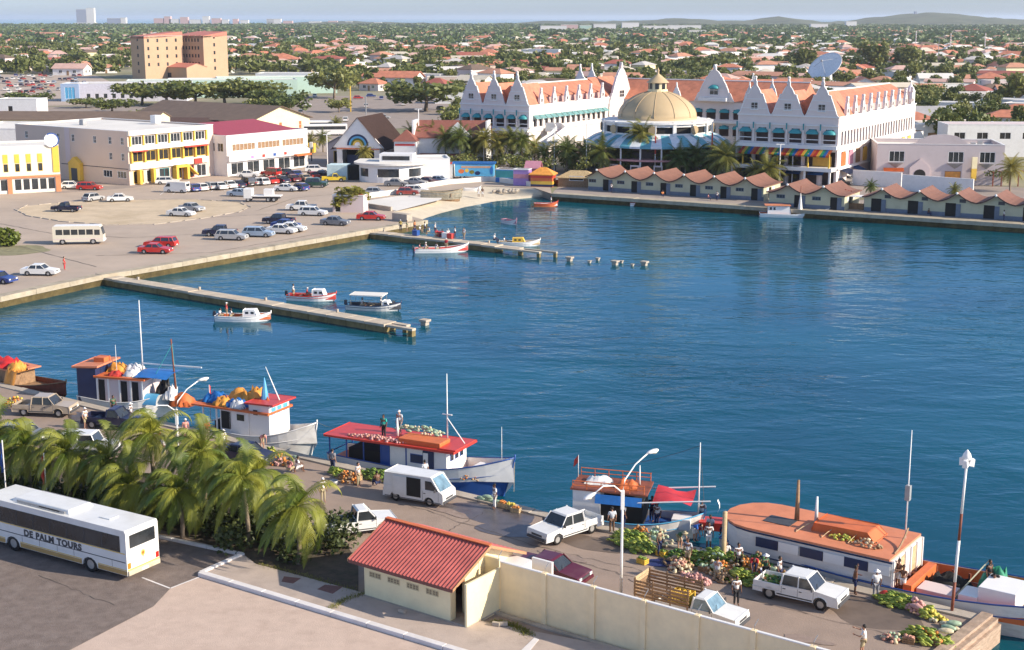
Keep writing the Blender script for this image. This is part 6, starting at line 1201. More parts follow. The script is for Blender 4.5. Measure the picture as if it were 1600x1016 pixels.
# yellow and white shop at the far left
A=at(-65,307).xy; Bq=at(96,299).xy; ang=math.atan2((Bq-A).y,(Bq-A).x); w_=(Bq-A).length; h_=hgt(299,227)
cw=mat('warm_white_plaster',(.78,.70,.56),.75,v=.05,s=.4,dirt=.1)
t=bldg('shop_building','white shop building with yellow window panels and an orange band, at the far left',A,ang,w_,12,h_,cw,[('F',2,w_-3,7,3.9,5.4,.85,yl,gl,1,1),('F',.8,w_/2-.4,5,.5,2.6,1.25,wh,gl,1,1),('F',w_/2+.8,w_-1,5,.5,2.6,1.25,wh,gl,1,1)])
for i in range(7): u=2+(w_-5-.85)*i/6; spart(t,'yellow_panel',yl,'F',w_,12,u,u+.85,5.5,7.1,.01,.06)
spart(t,'orange_band',mat('brick_orange',(.55,.22,.10),.8),'F',w_,12,0,w_,2.75,3.15,.02,.25); spart(t,'brick_pier',MC['brick_orange'],'F',w_,12,w_/2-.4,w_/2+.4,0,2.7,.02,.2); spart(t,'brick_pier',MC['brick_orange'],'F',w_,12,w_-.9,w_,0,2.7,.02,.2)
spart(t,'corner_panel',yl,'F',w_,12,w_-1.2,w_-.05,3.6,h_-.05,.02,.15); b=MB(); b.lathe([(1.3,-.15),(1.3,.15)],(0,0,0),20); b.lathe([(.001,.15),(1.3,.15)],(0,0,0),20); o=b.build('round_sign',M['cleanw'],t,loc=(w_-1.2,-.2,h_+1.0)); o.rotation_euler=(PI/2,0,0)
b=MB(); b.lathe([(1.32,-.17),(1.32,.17),(1.12,.19),(1.12,.15)],(0,0,0),20,a0=-1.4,a1=2.2); o=b.build('sign_ring',M['blue'],t,loc=(w_-1.2,-.2,h_+1.0)); o.rotation_euler=(PI/2,0,0)
# long beige building with the yellow columned facade
C0=at(203,290).xy; a=UA; w_=34; d_=(at(322,273).xy-C0).length; h_=hgt(290,206); O=C0-U(a)*w_
wn=[('F',u,u+.9,1,7.6,9.0,.9,wh,gl,2,2) for u in (3,13,17.5,24,28.5,32)]+[('F',u,u+.9,1,4.6,6.0,.9,wh,gl,2,2) for u in (28.5,32)]+[('F',26.5,33.2,2,1.2,2.6,2.6,wh,gl,3,1)]
bay=(d_-2.6)/6
for i in range(6): wn+=[('R',1.0+i*bay,1.0+i*bay+bay-.7,1,7.5,9.2,bay-.7,wh,gl,3,1),('R',1.0+i*bay,1.0+i*bay+bay-.7,1,4.3,6.3,bay-.7,yl,dk,2,1),('R',1.0+i*bay,1.0+i*bay+bay-.7,1,.2,2.6,bay-.7,(yl,wh,M['teal'],yl,M['redp'],wh)[i],gl,2,1)]
t=bldg('commercial_building','three storey building with pinkish side wall and yellow columned shop facade',O,a,w_,d_,h_,M['beige'],wn); 
fw_=mat('facade_white',(.78,.72,.60),.7,v=.04)
for z0,z1 in ((2.9,4.1),(6.5,7.35),(9.4,h_+.1)): spart(t,'floor_band',fw_,'R',w_,d_,0,d_-2.0,z0,z1,.02,.5)
for i in range(7):
    u=1.0+i*bay-.6; spart(t,'yellow_column',yl,'R',w_,d_,u,u+.35,4.15,6.45,.05,.5); spart(t,'yellow_mullion',yl,'R',w_,d_,u,u+.3,7.4,9.35,.03,.3)
spart(t,'yellow_portal',yl,'R',w_,d_,1.6,2.2,.1,2.9,.3,1.2); spart(t,'yellow_portal',yl,'R',w_,d_,5.0,5.5,.1,2.9,.3,1.2); spart(t,'yellow_portal',yl,'R',w_,d_,10.6,11.2,.1,3.0,.3,1.4); spart(t,'yellow_portal',yl,'R',w_,d_,13.4,14.0,.1,3.0,.3,1.4); spart(t,'yellow_lintel',yl,'R',w_,d_,10.6,14.0,2.5,3.0,.35,1.35)
spart(t,'awning',M['redp'],'R',w_,d_,13.5,d_-2.4,6.3,6.55,.5,1.1); spart(t,'awning',M['redp'],'R',w_,d_,.6,4.0,6.3,6.5,.5,1.0)
b=MB(); b.add([(0,0,0),(2.2,0,-1.9),(2.2,1.2,-1.9),(0,1.2,0),(0,0,.25),(2.3,0,-1.65),(2.3,1.2,-1.65),(0,1.2,.25)],[(0,1,5,4),(4,5,6,7),(3,7,6,2),(0,4,7,3),(1,2,6,5),(0,3,2,1)]); onside(b.build('yellow_slide_canopy',yl,t),'R',w_,d_,14,2.6,1.4)
spart(t,'portal',yl,'F',w_,d_,17.2,20.6,.1,3.4,.05,.9); spart(t,'portal_door',M['dgrey'],'F',w_,d_,18.0,19.8,.1,2.5,.9,.93); b=MB(); b.slab([(-.2,0),(3.6,0),(1.7,1.3)],-.95,-.05); onside(b.build('portal_pediment',yl,t),'F',w_,d_,17.2,3.4); spart(t,'dark_band',M['dgrey'],'F',w_,d_,14,w_-.3,3.0,3.12,.02,.06); spart(t,'pale_stair_panel',M['pinkw'],'F',w_,d_,15.5,17.0,3.2,h_,.02,.05)
spart(t,'red_sign_bird',M['redp'],'R',w_,d_,16,18,2.9,3.9,.6,.8); bbox(t,'roof_tank',M['cleanw'],(20,d_-4,h_),(21.5,d_-2.5,h_+1.6)); bbox(t,'roof_unit',M['grey'],(10,8,h_-.2),(11.2,9,h_+.9))
# white office with red roof
C1=at(356,276).xy; d_=(at(455,259).xy-C1).length; h_=hgt(276,213); w_=16; O=C1-U(a)*w_
t=bldg('office_building','white office with long window band and dark red roof, beside the yellow columned facade',O,a,w_,d_,h_,M['cleanw'],[('R',1.5,d_-1.2,3,h_-3.2,h_-1.7,(d_-4)/3,wh,M['wood'],6,1),('R',1,d_-1,5,.2,2.6,(d_-6)/5,wh,gl,2,1),('F',w_-5,w_-1,2,h_-3.2,h_-1.5,1.6,wh,gl,2,1)],par=.2,rm=mat('dark_red_roof',(.34,.05,.07),.6,v=.1))
b=MB(); b.add([(1,1,h_-.1),(w_-1.5,1,h_-.1),(w_-1.5,d_-1,h_-.1),(1,d_-1,h_-.1),(1,1,h_+1.6),(1,d_-1,h_+1.6)],[(0,1,4),(1,2,5,4),(2,3,5),(0,4,5,3)]); b.build('red_roof_slope',MC['dark_red_roof'],t); spart(t,'sign_band',M['cleanw'],'R',w_,d_,0,d_,2.9,4.1,.02,.7)
for i,c in enumerate(('purple','redp','blue','redp')): spart(t,'sign_mark',M[c],'R',w_,d_,6+i*3.2,6.8+i*3.2,3.2,3.8,.71,.74)
spart(t,'orange_awning',M['orp'],'R',w_,d_,d_-5,d_-.5,2.7,3.1,.7,1.6)
# long cream building behind, brown roofed halls
O=at(-80,222).xy; t=bldg('long_shed','long low cream building with dark brown roof edge behind the shops at the left',O,R(-2),54,14,hgt(222,186),M['cream'],[('F',4,50,14,1.5,3.4,2,wh,gl,2,1)],'gable',M['brownroof'],rh=1.6)
O=at(160,215).xy; t=bldg('long_shed','grey brown roofed hall between the pale halls and the big beige building',O,R(-4),14,12,4,M['white'],[],'gable',M['roofw'],rh=1.0)
O=at(212,203).xy; e=at(392,216).xy; an=math.atan2((e-O).y,(e-O).x); t=bldg('market_hall','wide hall with sagging grey brown roof and cream end wall behind the office',O,an,(e-O).length,22,hgt(216,190),M['cream'],[('R',3,19,3,1.5,3.6,1.2,wh,M['orp'],1,2)],'gable',M['brownroof'],rh=3.6,over=.8)
O=at(255,212).xy; t=bldg('long_shed','low maroon roofed block between the hall and the beige building',O,R(-10),24,8,3.5,M['pinkw'],[],'gable',M['darkbrown'],rh=1.2)
O=at(-60,250).xy; bldg('flat_block','white flat roofed block behind the yellow and white shop',O,R(-5),22,22,7,M['white'],[])
O=at(10,190).xy; bldg('white_block','small white house with dark doorway at the left behind the halls',at(-6,180).xy,R(-5),14,9,hgt(180,155),M['white'],[('F',4,6,1,.5,3,1.6,wh,dk,1,1)])
# tall tan government building
ta=R(-36); q=.0; tn=M['tan']; dg=M['dgrey']
C2=at(228,124).xy; h_=hgt(124,57); w_=(25/2.93)/.81; d_=26
t=bldg('government_building','tall tan building of two wings with red roofs rising above the town',C2-U(ta)*w_,ta,w_,d_,h_,tn,[('F',w_/2-.6,w_/2+.6,5,0,0,0,dg,gl)][:0]+[('F',w_/2-.5,w_/2+.7,1,3+i*4.1,4.8+i*4.1,1.2,dg,gl,1,1) for i in range(5)]+[('R',2,d_-4,4,6.5+i*4.1,8.3+i*4.1,1.3,dg,gl,1,1) for i in range(4)],par=2.2,rm=M['redroof'])
b=MB(); b.add([(0,0,h_+.1),(w_,0,h_+.1),(w_,d_,h_+2.2),(0,d_,h_+2.2),(0,0,h_-1.2),(w_,0,h_-1.2),(w_,d_,h_),(0,d_,h_)],[(0,1,2,3),(0,4,5,1),(1,5,6,2),(2,6,7,3),(3,7,4,0)]); b.build('sloping_roof',mat('salmon_roof',(.50,.17,.12),.7,v=.1),t)
w2=23;d2=17; C3=at(320,122).xy; O2=C3-U(ta)*w2; R0=(Matrix.Rotation(-ta,3,'Z')@(O2-(C2-U(ta)*w_)).to_3d())
for side,specs in (('x',0),):
    wing=MB(); H=[(2+i*2.35,2+i*2.35+1.2,6.5+k*4.1-.0,8.3+k*4.1) for i in range(8) for k in range(4)]; H2=[(7,8.3,4+k*4.1,5.8+k*4.1) for k in range(5)]
    faceb(wing,'F',w2,d2,0,h_,H); faceb(wing,'R',w2,d2,0,h_,H2); faceb(wing,'B',w2,d2,0,h_,[]); faceb(wing,'L',w2,d2,0,h_,[]); wg=wing.build('wing',tn,t,loc=R0)
    fm,pm=winmesh(1.2,1.8,dg,gl,1,1); fm2,_=winmesh(1.3,1.8,dg,gl,1,1)
    for hh in H: o=onside(link('window',fm,wg),'F',w2,d2,hh[0],hh[2]); pq=MB()
    for hh in H2: onside(link('window',fm2,wg),'R',w2,d2,hh[0],hh[2])
    b=MB(); b.b2((.3,.3,1),(w2-.3,d2-.3,h_-1)); b.build('dark_glazing',gl,wg)
b=MB(); b.add([(0,0,h_+.1),(w2,0,h_+.1),(w2,d2,h_+2.2),(0,d2,h_+2.2),(0,0,h_-1.2),(w2,0,h_-1.2),(w2,d2,h_),(0,d2,h_)],[(0,1,2,3),(0,4,5,1),(1,5,6,2),(2,6,7,3),(3,7,4,0)]); b.build('sloping_roof',MC['salmon_roof'],t,loc=R0)
for k in range(5): bbox(t,'roof_stub',tn,(R0.x+2+k*4.6,R0.y-.05,h_-.9),(R0.x+3+k*4.6,R0.y+.5,h_+.3),0)
C4=at(306,123).xy; w3=20; O=C4-U(ta)*w3; bldg('entrance_block','low tan block with red sloping roof at the foot of the tall tan building',O-Vv(ta)*6,ta,w3,14,6,tn,[('F',4,9,1,.5,3,3,dg,dk,1,1)],'gable',MC['salmon_roof'],rh=2,ridge='x',over=.3)
# pale long buildings before it
lb=mat('pale_blue_plaster',(.36,.48,.66),.8,v=.05); lg=mat('pale_green_plaster',(.42,.56,.48),.8,v=.05)
O=at(118,159).xy; h_=hgt(159,131); bldg('long_building','pale blue building at the left of the row of long pale buildings',O,R(4),(at(200,150).xy-O).length,16,h_,mat('lilac_white_plaster',(.62,.60,.66),.8),[('F',4+i*3.2,6+i*3.2,1,1.2,3,1.5,wh,gl,1,1) for i in range(6)]); bldg('blue_block','small blue block at the left end of the pale blue building',at(96,159).xy,R(0),7,12,h_,lb,[('F',1,6,1,1,5.5,4,wh,M['lblue'],3,1)])
O=at(199,154).xy; bldg('long_building','pale green long building behind the flat acacia trees',O,R(12),(at(290,141).xy-O).length,14,hgt(152,125),lg,[('F',4+i*5,6+i*5,1,2,4,1.4,wh,gl,1,1) for i in range(8)])
O=at(262,149).xy; bldg('long_building','long white building with small windows before the tall tan building',O,R(8),(at(392,143).xy-O).length,10,hgt(149,124),M['white'],[('F',10+i*4,12+i*4,1,2,4,1.4,wh,gl,1,1) for i in range(8)])
O=at(340,148).xy; bldg('long_building','pale green building with white roof right of the long white one',O,R(14),(at(405,139).xy-O).length,12,hgt(146,120),lg,[('F',3+i*6,5+i*6,1,2,4,1.6,wh,gl,1,1) for i in range(4)])
O=at(400,142).xy; bldg('long_building','white flat roofed building at the right end of the pale row',O,R(-4),(at(485,143).xy-O).length,14,hgt(142,115),M['white'],[('F',4+i*4,5.2+i*4,1,2,4.5,1.2,wh,gl,1,1) for i in range(6)])
# small red roofed booth, round kiosk, walls near the beach
O=at(520,332).xy; bldg('ticket_booth','small white booth with red roof and dark door beside the leafy tree',O,R(-8),5.2,3.2,2.8,M['pinkw'],[('F',.3,1.4,1,.05,2.2,1.0,wh,dk,1,1)],'flat',M['redp'],par=.05)
t=thing('round_kiosk','white kiosk with rounded front, flat roof and dark windows','kiosk',at(606,285,0),R(-6)); n=18; RR=6.2; hk=3.4
ang_=[PI*1.02+PI*1.0*i/n for i in range(n+1)]; b=MB()
for i in range(n):
    a0,a1=ang_[i],ang_[i+1]; holes=(i%6 in(1,2,3,4)) and i>1
    def pt(a_,r): return (r*math.cos(a_),r*.75*math.sin(a_)+3)
    for za,zb in (((0,1.1),(2.7,hk)) if holes else ((0,hk),)):
        q=[pt(a0,RR),pt(a1,RR),pt(a1,RR-.25),pt(a0,RR-.25)]; b.add([(x,y,za) for x,y in q]+[(x,y,zb) for x,y in q],[(3,2,1,0),(4,5,6,7),(0,1,5,4),(1,2,6,5),(2,3,7,6),(3,0,4,7)])
    if holes: q=[pt(a0,RR-.15),pt(a1,RR-.15)]; g=MB(); g.quad((*q[0],1.1),(*q[1],1.1),(*q[1],2.7),(*q[0],2.7)); g.build('window_pane',gl,t)
b.b2((-RR,3,0),(RR,8,hk)); b.build('wall',M['white'],t); b=MB(); pl=[( (RR+1)*math.cos(PI+PI*i/20),(RR+1)*.75*math.sin(PI+PI*i/20)+3) for i in range(21)]+[(RR+1,8.5),(-RR-1,8.5)]; b.prism(pl,hk,hk+.35); b.build('flat_roof',M['roofw'],t); bbox(t,'roof_frame',M['white'],(-2,2,hk+.35),(4.6,6,hk+1.9),.02); bbox(t,'roof_window',gl,(-1.4,1.95,hk+.7),(4,1.98,hk+1.5),0); bbox(t,'side_window_block',dk,(-8.5,3.2,0),(-6.3,6,2.9)); bbox(t,'white_side_wall',mat('pale_aqua',(.55,.68,.68),.6),(-12.6,2.4,0),(-8.6,6,3.0))
O=at(640,283).xy; bldg('white_annex','tall white walled yard block right of the round kiosk',O,R(8),8.0,8,hgt(283,249),M['cleanw'],[]); O=at(670,279).xy; bldg('white_annex','white block with red roof behind the parked row',O,R(-4),4.8,6,hgt(279,258),M['cleanw'],[],'flat',M['redp'],par=.05)
t=thing('painted_hoarding','tall painted hoarding with orange, white and sky blue stripes','hoarding',at(665,262),R(-5)); 
for i,c in enumerate(('pinkw','orp','cleanw','lblue','navy')): bbox(t,'board',M[c],(i*1.35,0,0),(i*1.35+1.33,.2,3.6),0)
def lowwall(nm,lab,px,h,wd=.35,m=None):
    pts=[at(x,y).xy for x,y in px]; t=thing(nm,lab,'wall')
    for p,q in zip(pts[:-1],pts[1:]): d=(q-p); b=MB(); b.box(((p.x+q.x)/2,(p.y+q.y)/2,h/2),(d.length,wd,h),math.atan2(d.y,d.x)); b.build('wall_section',m or M['concrete'],t)
lowwall('low_wall','low pale wall along the back of the beach',[(642,297),(700,288),(765,283),(835,292)],.9,m=M['roofw']); lowwall('low_wall','low wall running left from the beach past the ramp',[(565,311),(625,303)],.9,m=M['roofw']); lowwall('low_wall','low wall between the booth and the ramp',[(560,322),(612,330)],.7); lowwall('low_wall','heavy concrete block wall beside the ramp at the second pier',[(617,344),(640,347)],1.2,1.2)
sheet('concrete_ramp',[(560,316),(625,306),(690,300),(690,312),(620,330)],.03,M['roofw'])
# painted bus and market huts
t=thing('painted_bus','blue bus or hoarding painted with fruit and lettering behind the beach','bus',at(742,279,0),R(-3)); bbox(t,'body',M['lblue'],(-3.9,-1.2,.5),(3.9,1.2,3.0),.1); bbox(t,'roof_band',M['tarp'],(-4.4,-1.35,3.0),(4.2,1.3,3.3)); bbox(t,'yellow_strip',mat('tan_strip',(.5,.3,.2),.6),(-2.6,-1.23,2.2),(3.4,-1.2,2.6),0)
for i,(x0,x1,z0,z1,c) in enumerate(((-3.2,-2.0,1.1,2.0,'orp'),(-1.9,-1.1,1.3,2.1,'yellow'),(-1.0,.0,1.0,1.8,'leafy'),(.1,1.2,.8,1.6,'navy'),(1.3,3.0,1.0,1.8,'lblue'),(3.1,3.7,.9,2.6,'tarp'))): b=MB(); b.lathe([(.001,0),((x1-x0)/2,0)],(0,0,0),10,sy=(z1-z0)/(x1-x0)); o=b.build('painted_patch',M[c],t,loc=((x0+x1)/2,-1.215-.004*i,(z0+z1)/2)); o.rotation_euler=(PI/2,0,0)
wheels(t,(-2.4,2.4),1.2,.45,.25)
def hut(lab,px,py,w,d,h,m,rm,kind,bands=()):
    t=bldg('market_hut',lab,at(px,py).xy,R(-14),w,d,h,m,[('F',.3,w-.3,1,1.2,2.1,w*.4,wh,dk,1,1)] if not bands else [],kind,rm,over=.35,rh=1.2,par=.05,cat='hut')
    for i,(z0,z1,c) in enumerate(bands):
        for s in 'FR': spart(t,'painted_band',M[c],s,w,d,.02,(w if s=='F' else d)-.02,z0,z1,.01,.05)
    return t
hut('green and blue painted hut, leftmost of the market huts by the beach',774,285,3.6,2.6,2.5,M['lblue'],M['brownroof'],'flat',((.1,.9,'tarp'),(1.0,2.3,'teal')))
hut('lilac painted hut with a pink window',802,290,3.0,2.6,3.0,M['purple'],M['grey'],'flat',((1.4,2.2,'pink'),)); hut('pink painted hut behind the lilac one',822,286,2.4,2.4,3.0,M['pink'],M['pink'],'gable')
hut('orange, yellow and striped hut with a straw roof',829,292,4.2,3.0,2.4,M['orp'],M['ortarp'],'hip',((.1,.5,'navy'),(.5,1.1,'yellow'),(1.7,2.1,'redp')))
t=hut('dark open stall with wide thatched roof beside the sheds',872,292,7,4,1.8,M['wood'],mat('thatch',(.46,.33,.17),.95,v=.3,s=3,b=.8,bs=10),'hip'); 
t=skiff('rowing_boat','orange boat stored on the quay under the thatched roof',882,300,-10,4.2,1.6,M['orp'],M['wood'],M['redp'],motor=False); t.location.z=.3
for i in range(14): x=random.uniform(770,832); p=at(x,random.uniform(296,300),-.2); b=MB(); b.ell((0,0,0),(random.uniform(.3,.6),.35,.3),7,4); tag(b.build('boulder',M['concrete'],None,loc=p),'rough boulder in the row at the foot of the beach wall','boulder','boulders at the foot of the beach wall')
# ---------------- trees ----------------
def crown_mesh(kind,seed,nleaf=900,sz=.38):
    random.seed(seed); b=MB()
    if kind=='flat': lumps=[((random.uniform(-3.6,3.6),random.uniform(-3.4,3.4),3.3+random.uniform(-.3,.6)),(random.uniform(1.3,2.2),random.uniform(1.3,2.2),random.uniform(.8,1.3))) for _ in range(15)]+[((random.uniform(-2.8,2.8),random.uniform(-2.6,2.6),2.2),(1.2,1.2,.8)) for _ in range(5)]
    elif kind=='round': lumps=[((random.uniform(-1.9,1.9),random.uniform(-1.9,1.9),3.1+random.uniform(-1,1.5)),(random.uniform(1.1,1.8),random.uniform(1.1,1.8),random.uniform(.9,1.4))) for _ in range(11)]
    else: lumps=[((random.uniform(-1,1),random.uniform(-1,1),2.4+random.uniform(-.8,2.2)),(random.uniform(.8,1.3),random.uniform(.8,1.3),random.uniform(.8,1.3))) for _ in range(8)]
    for c,r in lumps: leafcloud(b,c,r,nleaf//len(lumps),sz)
    ls=[c for c,_ in lumps]; m=b.mesh('crown',M['leaf']); t=MB(); t.tube([(0,0,-.2),(.1,.05,1.2),(.15,.1,2.2)],[.26,.2,.16],7)
    for c in ls[:6]: t.tube([(.15,.1,1.6),(c[0]*.5,c[1]*.5,2.4),(c[0]*.9,c[1]*.9,c[2]-.1)],[.12,.08,.04],5)
    return m,t.mesh('trunk',M['trunk'],True)
TV={k:[crown_mesh(k,i*7+3+len(k)) for i in range(4)] for k in('flat','round','tall')}
random.seed(5)
def tree(x,y,kind,s,lab,group=None,leaf=None,zs=1,z=0,cat='tree'):
    cm,tm=random.choice(TV[kind]); t=thing('tree',lab,cat,(x,y,z),random.uniform(0,6.28),group); t.scale=(s,s,s*zs); o=link('crown',cm,t); link('trunk',tm,t)
    if leaf: o.material_slots[0].link='OBJECT'; o.material_slots[0].material=leaf
    return t
def ptree(px,py,wpx,kind,lab,zs=1,group=None,leaf=None):
    p=at(px,py); sc=.977*(py-28)/31.3; s=wpx/sc/(9 if kind=='flat' else 6 if kind=='round' else 4); return tree(p.x,p.y,kind,s,lab,group,leaf,zs)
ptree(545,330,58,'round','bright yellow green leafy tree behind the little red roofed booth',.75,leaf=M['leafy'])
AC=[(40,165,62,.8,'flat topped wind bent acacia in the open lot at the left'),(135,165,40,.8,'small acacia before the pale blue building'),(175,172,56,.8,'acacia in front of the pale blue building, left of the long clump'),(222,160,70,1,'flat acacia at the left end of the clump before the pale green building'),(262,162,80,1,'broad flat acacia in the middle of the clump'),(305,160,70,1,'flat acacia right of the broad one'),(352,160,76,1,'flat acacia behind the market hall'),(395,160,80,1,'broad acacia above the cream end wall of the hall'),(430,165,60,1,'acacia right of the cream end wall'),(448,178,60,1.1,'round acacia beside the open car park'),(420,176,50,1.1,'acacia tucked behind the cream end wall'),
 (522,150,60,1.5,'tall thin trunked acacia standing in the open car park'),(530,172,36,1.2,'small tree in front of the tall acacia in the car park'),(665,170,96,1.0,'very broad acacia left of the gabled palace'),(240,182,40,.8,'low tree peeping over the market hall left part'),(262,184,34,.7,'low tree behind the beige building roof'),(310,186,22,.9,'small shrub tree before the hall roof'),(352,190,26,.9,'small palm like tree before the hall roof'),(215,182,30,.8,'dark tree left of the hall roof')]
for x,y,w_,zs,lb_ in AC: ptree(x,y+4,w_*1.3,'flat',lb_,zs*.72)
p=at(8,385); b=MB(); leafcloud(b,(0,0,1.3),(2.4,1.8,1.3),700,.28); t=thing('shrub','bright green bush at the left edge on a patch of earth','shrub',p); b.build('foliage',M['leafy'],t); b=MB(); b.tube([(0,0,0),(.2,.1,1)],.1,6); b.build('stem',M['trunk'],t); blob('earth_patch',at(22,392),5,4,.1,mat('mossy_earth',(.24,.22,.12),.95,v=.3,s=1,dirt=.5),.03)
# ---------------- the gabled waterfront palace ----------------
PA=R(-31); pw=M['plaza']; GP=[(2.9,0),(2.55,.5),(2.25,1.5),(1.85,2.7),(1.5,3.7),(1.45,4.05),(1.0,4.2),(.9,4.6),(.62,5.2),(.28,5.7),(.2,6.1),(.26,6.4),(.12,6.7),(.04,7.6)]
BG=[(5.0,0),(4.6,.7),(4.2,1.7),(4.0,2.2),(3.6,2.4),(3.4,3.2),(2.9,4.4),(2.3,5.5),(2.0,6.3),(1.6,6.5),(1.4,7.1),(.8,7.8),(.3,8.2),(.25,8.6),(.3,8.8),(.08,9.6)]
def curly(t,nm,m,side,w,d,u,z,prof,sx,sz,th=.45,out=.12,win=None,rimm=None):
    P=[(x*sx,zz*sz) for x,zz in prof]; P=P+[(-x,zz) for x,zz in P[::-1]]
    b=MB(); b.slab(P,-out,th-out); g=onside(b.build(nm,m,t),side,w,d,u,z)
    r=MB()
    for s in(1,-1): r.tube([(s*x*sx,-out+.02,zz*sz) for x,zz in prof],.12*min(1,sx+.2),5)
    r.build('gable_rim',rimm or M['cleanw'],g,True)
    for k,zz in enumerate((1.2,3.0) if prof[0][0]>2 else ()): b=MB(); ww=(2.35,1.75)[k]*sx*(1.55 if prof is BG else 1); b.b2((-ww,-out-.07,zz*sz),(ww,-out,zz*sz+.12)); b.build('gable_moulding',rimm or M['cleanw'],g)
    b=MB(); b.ell((0,0,prof[-1][1]*sz-.9*sz*.3),(.25*sx+.06,.25*sx+.06,.3),8,5); b.build('finial_ball',m,g,True)
    if win:
        wx,wz,ww,wh_=win; fm,pm=winmesh(ww,wh_,M['cleanw'],M['glass'],2,2); o=link('window',fm,g,(wx-ww/2,-out-.13,wz)); link('pane',pm,o)
        b=MB(); b.b2((wx-ww/2-.12,-out-.22,wz-.14),(wx+ww/2+.12,-out,wz)); b.build('sill',M['cleanw'],g)
    return g
AWM={}
def awn(w,m,h=.9,out=1.0):
    k=(round(w,1),m.name)
    if k not in AWM:
        b=MB(); n=8; ringo=[]
        for j in range(5):
            a=PI/2*j/4; ringo.append([(w/2+ w/2*math.cos(PI-PI*i/n)*math.cos(a*.0)*(1 if j<4 else 1),-out*math.sin(a)*math.sin(PI*i/n)**.5 if 0<i<n else -out*math.sin(a)*.0,h*math.sin(PI*i/n)*math.cos(a)) for i in range(n+1)])
        b.loft(ringo,close=False); AWM[k]=b.mesh('awning',m,True)
    return AWM[k]
def palace_wing(t,loc,w,d,h,ng,nd,rspec,fr_low):
    """local frame of the palace; loc = front-left corner of the wing in that frame"""
    wg=bpy.data.objects.new('wing',None)
    b=MB(); n6=ng*2; bw=w/n6; HF=[]; 
    for i in range(n6): HF+=[(i*bw+.45,(i+1)*bw-.45,7.9,10.6),(i*bw+.35,(i+1)*bw-.35,3.6,6.4),(i*bw+.5,(i+1)*bw-.5,.05,2.9)]
    HR=[]; nb=rspec['n']; rb=(d-3)/nb
    for i in range(nb):
        HR+=[(1.5+i*rb+rb*.22,1.5+(i+1)*rb-rb*.22,rspec['z'][0],rspec['z'][1])]
    nb2=rspec['n2']; rb2=(d-3)/nb2
    for i in range(nb2): HR+=[(1.5+i*rb2+rb2*.2,1.5+(i+1)*rb2-rb2*.2,rspec['z2'][0],rspec['z2'][1])]
    faceb(b,'F',w,d,0,h,HF,.4); faceb(b,'R',w,d,0,h,HR,.4); faceb(b,'B',w,d,0,h,[],.4); faceb(b,'L',w,d,0,h,[],.4)
    wg=b.build('wing_wall',pw,t,loc=loc)
    for z in (3.2,7.2): b=MB(); b.b2((.4,.4,z),(w-.4,d-.4,z+.15)); b.build('floor',M['cleanw'],wg)
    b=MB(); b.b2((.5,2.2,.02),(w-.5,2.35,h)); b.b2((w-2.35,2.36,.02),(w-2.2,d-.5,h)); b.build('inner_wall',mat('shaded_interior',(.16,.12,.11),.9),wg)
    for i in range(n6):
        u=i*bw
        o=onside(link('awning',awn(bw-.9,M['teal']),wg),'F',w,d,u+.45,9.7,.01)
        spart(wg,'pilaster',pw,'F',w,d,u-.18,u+.18,0,11.2,.02,.3); spart(wg,'balcony_rail',M['cleanw'],'F',w,d,u+.45,u+bw-.45,8.55,8.7,.05,.15)
        spart(wg,'wall_lamp',M['teal'],'F',w,d,u-.1,u+.1,10.4,11.6,.31,.5)
        spart(wg,'arch_head',pw,'F',w,d,u+.45,u+.85,9.9,10.6,-.3,-.0); spart(wg,'arch_head',pw,'F',w,d,u+bw-.85,u+bw-.45,9.9,10.6,-.3,-.0)
    for z0,z1,o_ in ((6.9,7.6,.9),(11.2,11.4,.2),(h-.15,h+.1,.22)): spart(wg,'cornice',M['cleanw'],'F',w,d,-.1,w+.1,z0,z1,.03,o_)
    for z0,z1,o_ in ((6.9,7.6,.25),(h-.15,h+.1,.22)): spart(wg,'cornice',M['cleanw'],'R',w,d,.0,d,z0,z1,.03,o_)
    gw=w/ng
    for i in range(ng): 
        u=(i+.5)*gw; curly(wg,'curly_gable',pw,'F',w,d,u,h,GP,gw/5.9,.97,win=(0,1.0,1.45,1.35))
        b=MB(); x0,x1=u-gw/2,u+gw/2; L_=9
        b.add([(x0,.4,h),(u,.4,h+4.6),(x1,.4,h),(x0,L_,h),(u,L_,h+4.6),(x1,L_,h)],[(0,1,4,3),(1,2,5,4),(0,2,1),(3,4,5)]); b.build('cross_roof',M['orange'],wg)
    # long roof
    x0=w-11; ze=h+1.7; b=MB(); b.add([(x0,2,h+.05),(w-1.2,2,ze),(w-6,2,h+4.2),(x0,d,h+.05),(w-1.2,d,ze),(w-6,d,h+4.2),(w-1.2,2,ze-.2),(w-1.2,d,ze-.2)],[(0,2,5,3),(2,1,4,5),(0,1,2),(3,5,4),(1,6,7,4)]); b.build('long_roof',M['orange'],wg)
    b=MB(); b.tube([(w-6,8.8,h+4.25),(w-6,d,h+4.25)],.16,6); b.build('ridge_tiles',M['cleanw'],wg)
    b=MB(); b.b2((w-1.7,3,h),(w-1.5,d-.1,ze-.05)); b.build('attic_wall',mat('dusty_pink_plaster',(.56,.33,.30),.8),wg)
    b=MB(); b.b2((w-11,9.2,h),(w-.45,d-.45,h+.1)); b.build('roof_deck',M['roofw'],wg)
    pd=(d-3)/nd
    for i in range(nd): 
        u=3+(i+.5)*pd-.6; P_=[(.85,0),(.8,1.1),(.55,1.7),(.5,1.9),(.2,2.4),(.14,2.8),(.04,3.6)]; curly(wg,'dormer_gable',M['cleanw'],'R',w,d,u,h+.1,P_,1,1,.5,.1); fm,pm=winmesh(.6,.8,M['pinkw'],M['glass'],1,1); o=onside(link('window',fm,wg),'R',w,d,u-.3,h+.55,.24); link('pane',pm,o)
    return wg,HR
